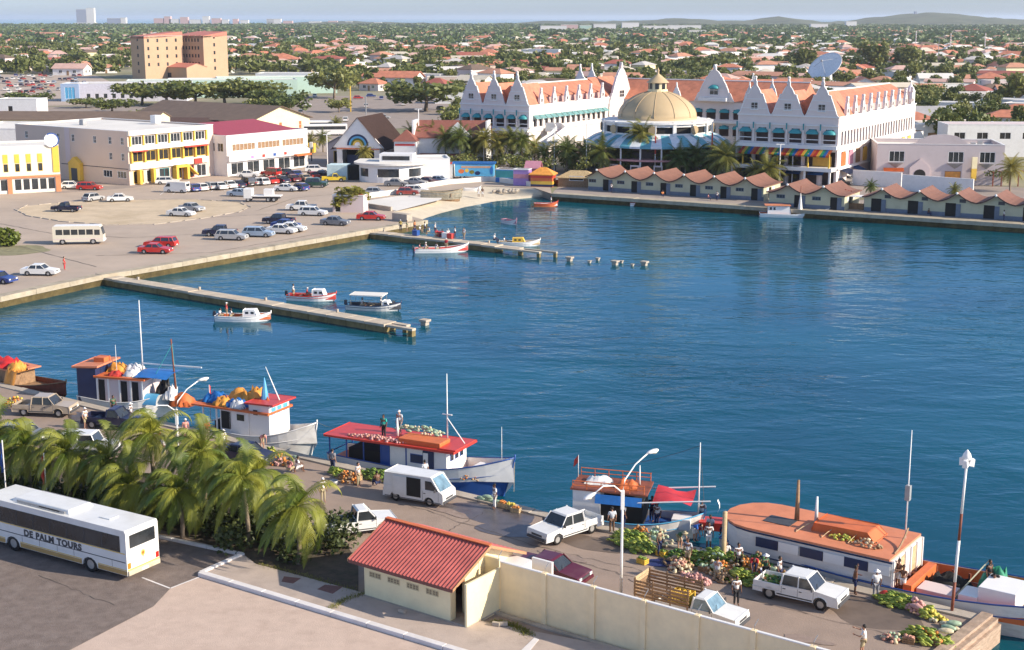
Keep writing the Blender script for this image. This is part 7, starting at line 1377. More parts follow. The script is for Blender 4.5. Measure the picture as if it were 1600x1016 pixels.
t=thing('palace','long white gabled shopping palace with orange roofs behind the inner harbour','building',at(720,250),PA)
PL=t; PLi=(Matrix.Translation(at(720,250))@Matrix.Rotation(PA,4,'Z')).inverted()
def loc_in(px,py): return PLi@at(px,py)
WW=17.8; wl,HR=palace_wing(t,Vector((0,0,0)),WW,38,12.6,3,6,dict(n=14,z=(7.9,9.5),n2=9,z2=(.05,3.0)),None)
for i in range(14):
    rb=(35)/14; u=1.5+i*rb; b=MB(); b.add([(0,0,1.0),(rb-.35,0,1.0),(rb-.35,-1.1,.2),(0,-1.1,.2)],[(0,1,2,3),(3,2,1,0)]); onside(b.build('teal_awning',mat('pale_teal_awning',(.28,.52,.52),.6),wl),'R',WW,38,u+.17,9.45)
for k,(u0,u1) in enumerate(((2.2,6.2),(8.5,13.5))): b=MB(); b.add([(u0,0,0),(u1,0,0),(u1,-1.9,-.9),(u0,-1.9,-.9)],[(0,1,2,3),(3,2,1,0)]); onside(b.build('yellow_awning',yl,wl),'F',WW,38,0,6.5,.95)
lr=loc_in(1150,282); wr_,HR=palace_wing(t,Vector((lr.x,lr.y,0)),20.2,52,13.0,3,10,dict(n=26,z=(7.2,10.2),n2=11,z2=(3.7,6.3)),None)
# painted arched shop windows on the bright side
for i in range(11):
    rb=49/11; u=1.5+i*rb; c=('orp','pink','darkbrown_','yellow','pinkw','yellow','green','wood','pinkw','yellow','yellow')[i]; m=M['wood'] if c=='darkbrown_' else M[c]
    b=MB(); P=[(.0,0),(rb*.6,0),(rb*.6,2.0)]+[(rb*.3+rb*.3*math.cos(PI*k/8),2.0+.75*math.sin(PI*k/8)) for k in range(1,8)]+[(0,2.0)]; b.slab(P,-.1,-.02); onside(b.build('arched_shopfront',m,wr_),'R',20.2,52,u+rb*.2,3.6)
for z0,z1,o_ in ((3.05,3.4,.4),): spart(wr_,'cornice',M['cleanw'],'R',20.2,52,0,52,z0,z1,.03,o_)
for u,c,wd in ((2,'navy',5),(9,'tarp',4),(22,'green',4)): b=MB(); b.add([(0,0,0),(wd,0,0),(wd,-1.8,-.8),(0,-1.8,-.8)],[(0,1,2,3),(3,2,1,0)]); onside(b.build('shop_awning',M[c],wr_),'R',20.2,52,u,3.0)
for u in (3,7.5,12,16.5): b=MB(); b.add([(0,0,0),(3,0,0),(3,-1.6,-.8),(0,-1.6,-.8)],[(0,1,2,3),(3,2,1,0)]); onside(b.build('shop_awning',M['tarp'],wr_),'F',20.2,52,u-1.5,2.9)
# rainbow striped awning on the front
SC_=[M['redp'],yl,mat('awning_green',(.03,.30,.14),.6),mat('awning_blue',(.03,.16,.45),.6),M['orp']]
for i in range(30):
    u0=1.6+i*.6; m=SC_[i%5]; b=MB(); b.add([(u0,0,0),(u0+.6,0,0),(u0+.6,-2.3,-1.0),(u0,-2.3,-1.0),(u0+.6,-2.3,-1.25),(u0,-2.3,-1.25)],[(0,1,2,3),(3,2,1,0),(3,2,4,5),(5,4,2,3)]); onside(b.build('awning_stripe',m,wr_),'F',20.2,52,0,6.9,.92)
for u in (2.2,9.2,15.3,19.4): spart(wr_,'yellow_post',yl,'F',20.2,52,u,u+.25,3.6,6.2,2.5,2.75)
spart(wr_,'terrace',M['cleanw'],'F',20.2,52,0,20.2,2.9,3.6,.03,3.0); spart(wr_,'golden_panel',mat('golden_wood',(.50,.30,.05),.7),'F',20.2,52,15.6,19.2,3.65,5.6,.35,.45)
for i in range(5): spart(wr_,'terrace_post',M['cleanw'],'F',20.2,52,i*4.9,i*4.9+.35,0,2.9,2.5,2.85)
# end turret
et=onside(link('corner_turret',MB().box((0,0,1.3),(1.6,1.6,2.6)).lathe([(1.1,2.6),(.7,3.4),(.12,4.2),(.05,5.2)],(0,0,0),8).mesh('corner_turret',M['cleanw']),wr_),'R',20.2,52,51,13,-1)
# back wing with the two great gables
lb_=loc_in(985,232); bl=Vector((lb_.x-9,lb_.y,0)); bw_=52
b=MB(); faceb(b,'F',bw_,12,0,12,[(22+i*3.4,24.4+i*3.4,7.9,10.2) for i in range(7)]+[(22+i*3.4,24.4+i*3.4,4,6.4) for i in range(7)],.4); faceb(b,'R',bw_,12,0,12,[]); faceb(b,'B',bw_,12,0,12,[]); faceb(b,'L',bw_,12,0,12,[]); bk=b.build('back_wing_wall',pw,t,loc=bl)
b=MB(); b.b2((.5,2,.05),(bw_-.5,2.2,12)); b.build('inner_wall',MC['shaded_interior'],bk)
b=MB(); b.add([(0,-.3,12),(bw_,-.3,12),(bw_,6,16.6),(0,6,16.6),(bw_,12.3,12),(0,12.3,12)],[(0,1,2,3),(3,2,4,5),(1,4,2),(0,3,5)]); b.build('back_roof',M['orange'],bk); b=MB(); b.tube([(0,6,16.65),(bw_,6,16.65)],.16,6); b.build('ridge_tiles',M['cleanw'],bk)
g=curly(bk,'great_gable',pw,'F',bw_,12,31.0,12,BG,1.0,.9,.6,.9,win=(0,1.6,2.2,1.9)); onside(link('awning',awn(2.6,M['teal']),bk),'F',bw_,12,29.7,15.1,1.05); spart(bk,'balcony',M['cleanw'],'F',bw_,12,27.5,34.5,12.2,13.0,.9,2.0)
for i in range(7): onside(link('awning',awn(2.5,M['teal']),bk),'F',bw_,12,22+i*3.4,9.5,.02)
for i in range(7): onside(link('awning',awn(2.5,M['teal']),bk),'F',bw_,12,22+i*3.4,5.7,.02)
spart(bk,'cornice',M['cleanw'],'F',bw_,12,20,bw_,7.0,7.6,.03,.8)
curly(bk,'small_gable',pw,'F',bw_,12,39.5,12,GP,.55,.62,win=(0,.8,1.0,1.0)); curly(bk,'small_gable',M['cleanw'],'F',bw_,12,21,12,GP,.5,.55); curly(bk,'small_gable',M['cleanw'],'F',bw_,12,45,13,GP,.5,.6)
g1=loc_in(968,231); gg=curly(t,'great_gable',pw,'F',1,1,0,0,[(6.6,0),(6.4,10.5)]+[(x*1.25,z+11.2) for x,z in BG],1.0,1,.6,.3,win=(0,12.4,2.6,1.8)); gg.location=(WW,44,0); gg.rotation_euler=(0,0,PI/2)
bbox(t,'link_block',pw,(WW-10,38,0),(WW-.4,51,13),0)
bb=MB(); bb.add([(WW-11,38,13),(WW-.5,38,13),(WW-6,38,17.2),(WW-11,51,13),(WW-.5,51,13),(WW-6,51,17.2)],[(0,2,5,3),(2,1,4,5),(0,1,2),(3,5,4)]); bb.build('link_roof',M['orange'],t)
for x_,y_,z_ in ((WW-9,40,13),(WW-9,46,13)): gg=curly(t,'small_gable',M['cleanw'],'F',1,1,0,0,GP,.8,.9); gg.location=(x_,y_,z_+.5)
# white building with orange roof behind
tt=bldg('terraced_building','white building with orange roof and curved dormer just behind the palace',at(1118,190).xy,R(-8),26,14,9.5,M['pinkw'],[('F',3,10,2,6,8,2,wh,gl,1,1)],'gable',M['orange'],rh=3.2); curly(tt,'dormer_gable',M['cleanw'],'F',26,14,11,7.5,GP,1.15,.95); 
bldg('long_block','long grey roofed white block between the palace and the dish',at(1160,183).xy,R(-6),24,12,7,M['white'],[('F',3,20,4,4,5.5,1.6,wh,dk,1,1)],'gable',M['brownroof'],rh=1.8)
# dome pavilion
DC=at(1028,268); dp=thing('dome_pavilion','round pavilion with ochre dome, white ring and blue striped awning','pavilion',(DC.x,DC.y+4,0),R(-10))
b=MB(); b.lathe([(8.3,10.6),(8.25,11.2)]+[(8.2*math.cos(PI/2*i/12)**1.25,11.2+5.4*math.sin(PI/2*i/12)) for i in range(0,11)],(0,0,0),40); b.build('dome',M['gold'],dp,True)
for i in range(12): a=2*PI*i/12; b=MB(); b.tube([(8.24*math.cos(PI/2*k/12)**1.25*math.cos(a),8.24*math.cos(PI/2*k/12)**1.25*math.sin(a),11.2+5.43*math.sin(PI/2*k/12)) for k in range(0,11)],.055,5); b.build('dome_rib',M['gold'],dp,True)
b=MB(); b.lathe([(2.1,16.3),(2.1,16.7),(1.9,16.7),(1.9,18.1),(2.25,18.2)],(0,0,0),16); b.build('cupola',M['cream'],dp); b=MB(); b.lathe([(2.4,18.1),(1.3,19.1),(.25,19.9),(.2,20.3),(.3,20.5),(.05,21.2)],(0,0,0),16); b.build('cupola_roof',M['gold'],dp,True)
for i in range(8): a=2*PI*i/8; b=MB(); b.b2((1.88,-.4,16.8),(1.95,.4,18.0)); o=b.build('cupola_window',gl,dp); o.rotation_euler=(0,0,a)
for i in range(16):
    a=2*PI*i/16; b=MB(); b.lathe([(11.3,7.6),(11.3,8.3)],(0,0,0),4,a0=a,a1=a+2*PI/16); b.lathe([(11.3,9.6),(11.3,10.1),(11.7,10.15),(11.7,10.5),(8.2,10.7)],(0,0,0),4,a0=a,a1=a+2*PI/16); b.build('ring_section',M['white'],dp)
    b=MB(); b.lathe([(10.9,8.2),(10.9,9.7)],(0,0,0),4,a0=a,a1=a+2*PI/16); b.build('dark_glazing',dk,dp)
    b=MB(); b.b2((10.95,-.35,7.6),(11.6,.35,10.6)); o=b.build('ring_pier',M['cleanw'],dp); o.rotation_euler=(0,0,a)
    if i%2==0: b=MB(); b.lathe([(.9,-.1),(.9,.1)],(0,0,0),14); b.lathe([(.001,.1),(.9,.1)],(0,0,0),14); o=b.build('round_medallion',M['gold'],dp,loc=(11.75*math.cos(a),11.75*math.sin(a),9.0)); o.rotation_euler=(0,PI/2,a)
aw1=mat('awning_white',(.66,.70,.74),.6); aw2=mat('awning_aqua',(.12,.36,.44),.6)
for i in range(44):
    a=2*PI*i/44; b=MB(); b.lathe([(11.2,8.0),(13.2,7.3),(15.4,6.0),(15.4,5.6)],(0,0,0),1,a0=a,a1=a+2*PI/44); b.lathe([(15.4,5.6),(15.38,6.0),(13.2,7.28),(11.2,7.95)],(0,0,0),1,a0=a,a1=a+2*PI/44); b.build('awning_stripe',aw1 if i%2 else aw2,dp)
for i in range(22): a=2*PI*i/22; b=MB(); b.tube([(14.9*math.cos(a),14.9*math.sin(a),0),(14.9*math.cos(a),14.9*math.sin(a),6.1)],.18,6); b.build('awning_post',M['white'],dp)
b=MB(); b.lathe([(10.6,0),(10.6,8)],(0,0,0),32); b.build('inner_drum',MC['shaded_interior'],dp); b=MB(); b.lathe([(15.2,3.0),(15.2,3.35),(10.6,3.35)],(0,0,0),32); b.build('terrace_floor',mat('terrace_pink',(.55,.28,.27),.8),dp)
for i in range(10): a=-PI+.1+PI*i/10; b=MB(); b.b2((15.0,-.9,.3),(15.3,.9,2.3)); o=b.build('pink_shop_window',M['pinkw'],dp); o.rotation_euler=(0,0,a); b=MB(); b.b2((15.3,-.65,.6),(15.33,.65,2.0)); o=b.build('pane',gl,dp); o.rotation_euler=(0,0,a)
# curved stair
st=thing('curved_stair','white curved outdoor stair sweeping down from the palace terrace','stair',PL.location,PA); path=[Vector((WW+.5,7,7.6)),Vector((WW+3,7.5,7.5)),Vector((WW+4.6,6,7.0)),Vector((WW+4.2,3,5.6)),Vector((WW+2.6,0,4.0)),Vector((WW+.6,-3,2.4)),Vector((WW-1.6,-6.5,.2))]
for s_,nm in ((1,'balustrade'),(-1,'balustrade')):
    r=[]
    for i,p in enumerate(path): d=(path[min(i+1,6)]-path[max(i-1,0)]); nn=Vector((-d.y,d.x,0)).normalized()*.95*s_; q=p+nn; r.append([(q.x,q.y,q.z-.9),(q.x,q.y,q.z+1.0),(q.x+nn.x*.2,q.y+nn.y*.2,q.z+1.0),(q.x+nn.x*.2,q.y+nn.y*.2,q.z-.9)])
    b=MB(); b.loft(r); b.build(nm,M['cleanw'],st)
for i in range(6):
    for k in range(5):
        p=path[i].lerp(path[i+1],(k+.5)/5); d=path[i+1]-path[i]; b=MB(); b.box((p.x,p.y,p.z-.1),(.5,1.9,.18),math.atan2(d.y,d.x)); b.build('step',M['pinkw'],st)
bs=thing('lattice_stair','white lattice framed stair at the foot of the palace under the palms','stair',at(838,258),R(-20))
for k in range(9): bbox(bs,'step',M['cleanw'],(k*.5,0,3.2-k*.38),(k*.5+.5,1.8,3.35-k*.38),0)
for s_ in (0,1.8): b=MB(); b.tube([(0,s_,4.3),(4.6,s_,.8)],.06,5); b.build('hand_rail',M['cleanw'],bs); [MB().b2((k*.65-.03,s_-.03,0),(k*.65+.03,s_+.03,4.2-k*.5)).build('baluster',M['cleanw'],bs) for k in range(7)]
# gabled hall and arched house left of the palace
def gabled_hall():
    O=at(527,262).xy; t=thing('gabled_hall','white gabled hall with dark roof and half round painted window','building',(O.x,O.y,0),R(-14)); w,d,h=9.6,16,4.6
    b=MB(); faceb(b,'F',w,d,0,h,[(1.2,w-1.2,0,3.9)]); faceb(b,'R',w,d,0,h,[(2+i*3,4.2+i*3,.1,3.2) for i in range(4)]); faceb(b,'L',w,d,0,h,[]); faceb(b,'B',w,d,0,h,[]); b.build('wall',M['white'],t)
    b=MB(); b.slab([(-.9,h-.3),(w+.9,h-.3),(w/2,h+6.0)],-.1,.25); b.build('gable_front',M['cleanw'],t)
    b=MB(); b.add([(-1.3,-.4,h-.8),(w/2,-.4,h+6.1),(w+1.3,-.4,h-.8),(-1.3,d,h-.8),(w/2,d,h+6.1),(w+1.3,d,h-.8)],[(0,1,4,3),(1,2,5,4),(3,4,1,0),(4,5,2,1)]); b.build('dark_roof',M['darkbrown'],t)
    for k,c in enumerate(('navy','lblue','leafy','yellow','cleanw')): r=2.4-k*.42; b=MB(); b.slab([(r*math.cos(PI*i/14),r*math.sin(PI*i/14)) for i in range(15)],-.13-.01*k,-.11-.01*k); b.build('fanlight_arc',M[c],t,loc=(w/2,0,h+.2))
    bbox(t,'band',yl,(w*.55,-.3,3.9),(w*.8,-.1,4.4),0); bbox(t,'band',M['orp'],(0,-.28,h-.6),(w,-.1,h-.4),0); bbox(t,'blue_truck_shutter',M['navy'],(1.6,2,.1),(5.6,2.1,2.6),0); bbox(t,'inner_dark',dk,(.3,5,.05),(w-.3,5.1,h),0)
gabled_hall()
O=at(618,266).xy; an=R(-6); dr=mat('dark_red_tiles',(.24,.085,.06),.85,v=.15)
t=bldg('arched_house','white arched house with dark red tiled roofs and a small corner tower','x' and Vector((O.x+4,O.y+2)),an,15,10,6.8,M['white'],[('F',4.5,5.9,1,1.0,2.9,1.2,wh,dk,1,1),('F',9,10.4,1,1.0,2.9,1.2,wh,dk,1,1)],'gable',dr,rh=3.2)
w2_=4.6; t2=MB(); faceb(t2,'F',w2_,4.6,0,6.2,[(1.2,3.4,0,3.0)]); faceb(t2,'R',w2_,4.6,0,6.2,[]); faceb(t2,'L',w2_,4.6,0,6.2,[]); tw=t2.build('corner_tower',M['cleanw'],t,loc=(-3.8,-3.4,0)); b=MB(); b.lathe([(3.7,6.1),(.05,8.4)],(2.3,2.3,0),4,a0=PI/4,a1=PI/4+2*PI); b.build('tower_roof',dr,tw); bbox(t,'tower_doorway',dk,(-2.6,-2.9,0),(-.4,-2.8,3),0); bbox(t,'red_band',M['redp'],(-3.6,-3.45,5.2),(.6,-3.41,5.6),0)
b=MB(); b.slab([(-3.4,0),(3.4,0),(0,3.4)],-.2,.1); b.build('white_gablet',M['cleanw'],t,loc=(9.2,-.5,6.6)); bbox(t,'lean_to',dr,(1.2,-2.6,3.2),(13,-.1,3.4),0); bbox(t,'end_parapet',M['cleanw'],(-.5,-.4,6.5),(-.1,5,10.2),0); bbox(t,'end_parapet',M['cleanw'],(15.1,-.4,6.5),(15.5,5,10.2),0)
# small porch house, tour coaches, signs in the street behind
t=bldg('gift_shop','small lilac fronted shop with yellow posts beside the gabled hall',at(512,254).xy,R(-10),5.6,6,4.2,M['pinkw'],[('F',1.4,4.2,1,0,2.6,2.8,yl,dk,1,1)],'gable',M['grey'],rh=1.6,ridge='y'); 
O=at(470,242); tx=thing('tour_bus','orange and yellow open sided tour bus parked in the street','bus',O,R(-4)); bbox(tx,'body',M['orp'],(-4.6,-1.1,.5),(0,1.1,1.6),.08); bbox(tx,'cab',yl,(0,-1.1,.5),(3.4,1.1,2.7),.08); bbox(tx,'roof',M['wood'],(-4.7,-1.2,2.6),(.2,1.2,2.75)); [bbox(tx,'post',M['wood'],(-4.5+i*1.1,s*1.05-.05,1.6),(-4.4+i*1.1,s*1.05+.05,2.6),0) for i in range(4) for s in(-1,1)]; wheels(tx,(-3,2.2),1.1,.42,.25)
for i,(px,py,lb2) in enumerate(((508,212,'white coach parked in the back street behind the gabled hall'),(488,206,'white coach behind the first one in the back street'))):
    tx=thing('parked_coach',lb2,'bus',at(px,py),R(8)); bbox(tx,'body',M['cleanw'],(-6,-1.25,.4),(6,1.25,3.1),.1); bbox(tx,'side_glazing',gl,(-5.6,-1.27,1.7),(5.6,-1.25,2.6),0); wheels(tx,(-3.4,3.6),1.25,.45,.25)
for px,py,tp,m,lb2 in ((460,250,200,'roofw','tall white oblong shop sign on a pole at the end of the white office'),(487,252,222,'roofw','smaller white sign on a pole before the orange tour bus')):
    tx=thing('shop_sign',lb2,'sign',at(px,py)); H=hgt(py,tp); b=MB(); b.tube([(0,0,0),(0,0,H-1.5)],.14,6); b.build('pole',M['dgrey'],tx); bbox(tx,'sign_board',M[m],(-.9 if px==460 else -.4,-.15,H-3.4 if px==460 else H-1.6),(.9 if px==460 else .4,.15,H),.12)
    if px==460:
        cu=bpy.data.curves.new('sl','FONT'); cu.body='S'; cu.size=1.6; o=bpy.data.objects.new('sl',cu); C.objects.link(o); me=bpy.data.meshes.new_from_object(o.evaluated_get(bpy.context.evaluated_depsgraph_get())); bpy.data.objects.remove(o); me.materials.append(M['pink']); q=link('sign_mark',me,tx,(-.5,-.17,H-2.6)); q.rotation_euler=(PI/2,0,0)
# ---------------- wharf sheds ----------------
def sheds(lab,px0,py0,n,pitch,depth,first,ang,group,endwall=True,win=True,zc=4.0,zv=2.55):
    O=at(px0,py0); t=thing('wharf_shed',lab,'shed',O,ang,group); xs=[first*pitch+k*pitch for k in range(n)]; W=xs[-1]+pitch*.55
    def zz(x):
        s=(x-xs[0])/pitch; f=s-math.floor(s); 
        if x>xs[-1]: f=min((x-xs[-1])/pitch,.5)
        if x<xs[0]: f=1-min((xs[0]-x)/pitch,.5)
        return zv+(zc-zv)*abs(2*f-1)**1.7
    holes=[]; 
    for k in range(n):
        x=xs[k]
        if win: holes+=[(x-pitch*.34,x-pitch*.34+1.5,1.45,2.1,'w'),(x+pitch*.16,x+pitch*.16+1.2,.05,2.15,'d')]
        else: holes+=[(x-1.9,x-.2,.05,2.2,'d'),(x+.3,x+1.3,2.35,2.9,'v')]
    b=MB(); low=[h for h in holes if h[4]!='v']; faceb(b,'F',W,depth,.7,2.3,[h[:4] for h in low],.2); faceb(b,'R',W,depth,0,2.3,[(depth*.3,depth*.3+1.4,.05,2.1)],.2); faceb(b,'L',W,depth,0,2.3,[],.2); faceb(b,'B',W,depth,0,2.3,[],.2); b.build('wall',M['olive'],t)
    b=MB(); faceb(b,'F',W,depth,0,.698,[(h[0],h[1],.05,.698) for h in low if h[4]=='d'],.2); b.build('base_band',M['bgrey'],t)
    N=int(W/.35); 
    for y0,y1 in ((0,.2),(depth-.2,depth)): P=[(0,2.302)]+[(W,2.302)]+[(W*(1-i/N),zz(W*(1-i/N))-.05) for i in range(N+1)]; b=MB(); b.slab(P,y0,y1); b.build('upper_wall',M['olive'],t)
    for h in holes:
        if h[4]=='d': b=MB(); b.b2((h[0],.12,h[2]),(h[1],.16,h[3])); b.build('dark_doorway',dk,t); b=MB(); b.b2((h[1],-.08,.05),(h[1]+.75,-.03,2.1)); b.build('door_leaf',M['bgrey'],t)
        elif h[4]=='v': b=MB(); b.b2((h[0],-.03,h[2]),(h[1],.0,h[3])); b.build('high_window',M['dgrey'],t)
        else: fm,pm=winmesh(h[1]-h[0],h[3]-h[2],M['bgrey'],gl,3,1); o=link('window',fm,t,(h[0],0,h[2])); link('pane',pm,o)
    edges=[-.3]+xs+[W+.3]; rr=[]
    for a_,c_ in zip(edges[:-1],edges[1:]):
        k=8; vs=[]; xsamp=[a_+(c_-a_)*i/k for i in range(k+1)]; b=MB()
        for x in xsamp: z=zz(min(max(x,a_+.001),c_-.001)); vs+=[(x,-.7,z),(x,depth+.5,z),(x,-.7,z-.16),(x,depth+.5,z-.16)]
        fs=[]
        for i in range(k): q=4*i; r_=q+4; fs+=[(q,r_,r_+1,q+1),(q+2,q+3,r_+3,r_+2),(q,q+2,r_+2,r_),(q+1,r_+1,r_+3,q+3)]
        fs+=[(0,1,3,2),(4*k,4*k+2,4*k+3,4*k+1)]; b.add(vs,fs); b.build('roof_bay',M['orangeb'],t)
        b=MB(); b.loft([[(x,-.74,zz(min(max(x,a_+.001),c_-.001))-.2),(x,-.70,zz(min(max(x,a_+.001),c_-.001))-.2),(x,-.70,zz(min(max(x,a_+.001),c_-.001))+.02),(x,-.74,zz(min(max(x,a_+.001),c_-.001))+.02)] for x in xsamp]); b.build('fascia_board',M['darkbrown'],t)
    for x in xs: b=MB(); b.ell((x,-.85,zc-.1),(.22,.15,.22),7,4); b.build('ridge_lamp',M['cleanw'],t,True)
    if endwall:
        for y in (1.5,4.5): bbox(t,'vent_panel',M['cleanw'],(W+.0,y,1.4),(W+.05,y+1.2,2.1),0)
    return t,W
sang=math.atan2(shd.y,shd.x)
sheds('long row of six sheds with curved tiled roofs on the far wharf',919,297,6,5.75,9,.36,sang,'sheds on the far wharf'); sheds('pair of sheds with curved tiled roofs at the corner of the far wharf',1201,322,2,6.2,9,.55,sang,'sheds on the far wharf'); sheds('row of sheds with curved tiled roofs in full shade at the right edge',1350,330,7,6.0,8,.5,sang,'sheds on the far wharf',win=False)
for i,(x,y,sh,kd) in enumerate([(1120,314,'white','stand'),(955,301,'white','stand'),(1035,308,'orange','sit'),(1415,333,'black','stand'),(1463,336,'white','stand'),(1450,337,'brown','sit'),(1512,339,'red','stand'),(1568,345,'white','stand'),(1106,313,'pink','sit')]): person(at(x,y,.02),-110+13*i,['person in white in a shed doorway, fourth shed','person in white before the first shed','person in orange sitting before the third shed','person in black in the doorway at the left of the shaded row','tall person in white before the shaded sheds','person crouching beside the tall one in white','person in red in the doorway of the shaded sheds','person in white in the last visible doorway','person in pink sitting near the fourth shed'][i],kd,sh,('trousers','navy'),1,None)
# kiosk canopy between the sheds
t=thing('market_stall','white canopied stall with red flowers between the shed rows','stall',at(1338,326),sang); bbox(t,'canopy',M['cleanw'],(-2.4,-1.6,2.1),(1.8,1.2,2.2),.03); [bbox(t,'post',M['grey'],(x-.04,y-.04,0),(x+.04,y+.04,2.1),0) for x in(-2.3,1.7) for y in(-1.5,1.1)]; bbox(t,'counter',M['wood'],(-2,-1,0),(1.4,-.4,.95)); 
b=MB(); leafcloud(b,(0,0,0),(1.6,.9,.8),120,.16); o=b.build('flowers',M['redp'],t,loc=(-2.6,1.8,2.2)); tag(o,kind='stuff')
# ---------------- mission style building and white walls ----------------
O=at(1368,287).xy; an=R(-8); sc=.977*259/31.3; w_=189/sc/math.cos(an); h_=hgt(287,225); mg=mat('pinkish_grey_plaster',(.56,.48,.47),.8,v=.05,s=.3,dirt=.15)
t=bldg('mission_building','pinkish grey mission style building with curved parapet and arched portal','x' and O,an,w_,13,h_,mg,[('F',2.2,5.2,1,h_-3.4,h_-1.3,2.9,wh,gl,3,1),('F',13.2,16.2,1,h_-3.4,h_-1.3,2.9,wh,gl,3,1),('F',19.0,22.0,1,h_-3.4,h_-1.3,2.9,wh,gl,3,1),('R',1.5,11,4,h_-3.2,h_-1.4,1.2,wh,gl,1,1),('F',12.6,16,1,.6,2.6,3.0,M['wood'],M['ortarp'],1,1),('F',1.6,5,1,.5,2.3,3,wh,dk,1,1)],rm=M['roofw'],par=.8)
P=[(6,0),(7.2,.2),(7.8,.9),(8.2,1.0)]+[(12+3.4*math.cos(PI-PI*i/10),1.0+.8*math.sin(PI*i/10)) for i in range(11)]+[(15.8,.9),(16.6,.2),(18,0)]; b=MB(); b.slab(P,-.02,.35); b.build('curved_parapet',mg,t,loc=(0,0,h_+.1))
ww_=[(6.2,0),(6.2,3.2),(7.0,3.9),(8.1,4.9),(9.2,3.9),(10.0,3.2),(10,0)]; b=MB(); b.slab([(x+0,z) for x,z in ww_],-.35,-.02); b.build('portal',M['pinkw'],t); b=MB(); b.slab([(7.0,0),(9.2,0),(9.2,1.9)]+[(8.1+1.1*math.cos(PI*i/8),1.9+1.0*math.sin(PI*i/8)) for i in range(1,8)]+[(7.0,1.9)],-.39,-.36); b.build('portal_arch',dk,t)
for x in (2.0,13.0,18.8): b=MB(); b.lathe([(.02,0),(1.3,.9),(1.5,1.1)],(0,0,0),10,a0=PI,a1=2*PI,sy=.4); b.build('window_box',M['grey'],t,loc=(x+1.6,0,h_-4.6))
b=MB(); b.add([(0,0,0),(3.8,0,0),(3.8,-1.1,-.6),(0,-1.1,-.6)],[(0,1,2,3),(3,2,1,0)]); b.build('tile_awning',M['orp'],t,loc=(1.3,-.02,3.1))
for x,y in ((14,3),(15.5,3.6),(18,4),(20,8)): bbox(t,'roof_unit',M['grey'],(x,y,h_-.7),(x+.9,y+.8,h_+.1))
lowwall('yard_wall','white yard wall before the mission style building',[(1332,289),(1408,294)],2.9,m=M['white']); lowwall('yard_wall','longer lilac white yard wall behind the shaded sheds',[(1409,298),(1520,306)],3.0,m=M['white']); lowwall('yard_wall','white wall between the palace side and the orange shutters',[(1416,240),(1440,238)],5,m=M['white'])
O=at(1478,245).xy; bldg('motel_block','white block with pink roof edge and balconies behind the mission style building',O,R(-2),34,9,hgt(245,195),M['white'],[('F',1.5,30,6,4.0,5.6,2.6,wh,dk,2,1)],'flat',M['pinkw'],par=.1); 
O=at(1416,232).xy; bldg('shuttered_block','low white block with two orange brown shutters right of the palace end',O,R(0),8,8,hgt(232,195),M['white'],[('F',.3,3.6,1,.4,4.4,3.2,M['wood'],mat('ochre_shutter',(.42,.24,.12),.8),1,1),('F',5,7.6,1,.4,3.8,2.4,M['wood'],MC['ochre_shutter'],1,1)],par=.2)
for px,c in ((1520,'yellow'),(1545,'pink')): 
    p=at(px,290); tx=thing('shop_pylon','yellow and cream pylon sign beside the mission style building' if c=='yellow' else 'wooden pergola with bougainvillea at the right of the mission style building','sign' if c=='yellow' else 'pergola',p)
    if c=='yellow': bbox(tx,'lower_panel',yl,(-.5,-.2,1),(.5,.2,3.2)); bbox(tx,'upper_panel',M['cream'],(-.5,-.2,3.2),(.5,.2,5.4)); bbox(tx,'post',M['grey'],(-.1,-.1,0),(.1,.1,1),0)
    else:
        for i in range(5): bbox(tx,'beam',M['rust'],(i*1.6,-2,2.6),(i*1.6+.2,2,2.8),0); bbox(tx,'post',M['rust'],(i*1.6,-1.9,0),(i*1.6+.2,-1.7,2.6),0)
        b=MB(); leafcloud(b,(1,-1,2.4),(3,1.2,.8),160,.2); tag(b.build('bougainvillea',M['leaf'],tx),kind='stuff')
# ---------------- palms on the waterfront ----------------
PMESH=[]
for v in range(4):
    random.seed(v+40); b=MB()
    for k in range(30):
        phi=k*2.39996+v; el=R(72-112*k/29); p=Vector((0,0,0)); d=Vector((math.cos(phi)*math.cos(el),math.sin(phi)*math.cos(el),math.sin(el))); n=10; st_=3.2/n
        for i in range(n):
            d=(d+Vector((-.05,-.01,-.16*(.4+i/n)))).normalized(); q=p+d*st_; sd=d.cross(Vector((0,0,1))).normalized(); wd=.75*math.sin(PI*min(1,(i+1.2)/n))**.6
            for s in (-1,1):
                for j in range(3): a=p.lerp(q,j/3); e=p.lerp(q,(j+.95)/3); tip=a+d*.25+sd*s*wd*random.uniform(.8,1.2)+Vector((0,0,-.45*wd)); b.add([a,e,tip],[(0,1,2)])
            b.add([p+sd*.02,p-sd*.02,q],[(0,1,2)]); p=q
    PMESH.append(b.mesh('crown',M['frond2']))
tkm=MB(); tkm.tube([(0,0,-.1),(.1,0,.35),(.12,.02,.7),(0,0,1)],[.2,.15,.13,.12],7); tkm=tkm.mesh('trunk',M['trunk'],True)
random.seed(9)
def mpalm(px,py,cy,lab,s=1,grp='palms along the far waterfront'):
    t=thing('palm_tree',lab,'palm tree',at(px,py),random.uniform(0,6.28),grp); H=hgt(py,cy); o=link('trunk',tkm,t); o.scale=(1,1,H); o=link('crown',random.choice(PMESH),t,(0,0,H)); o.scale=(s,s,s)
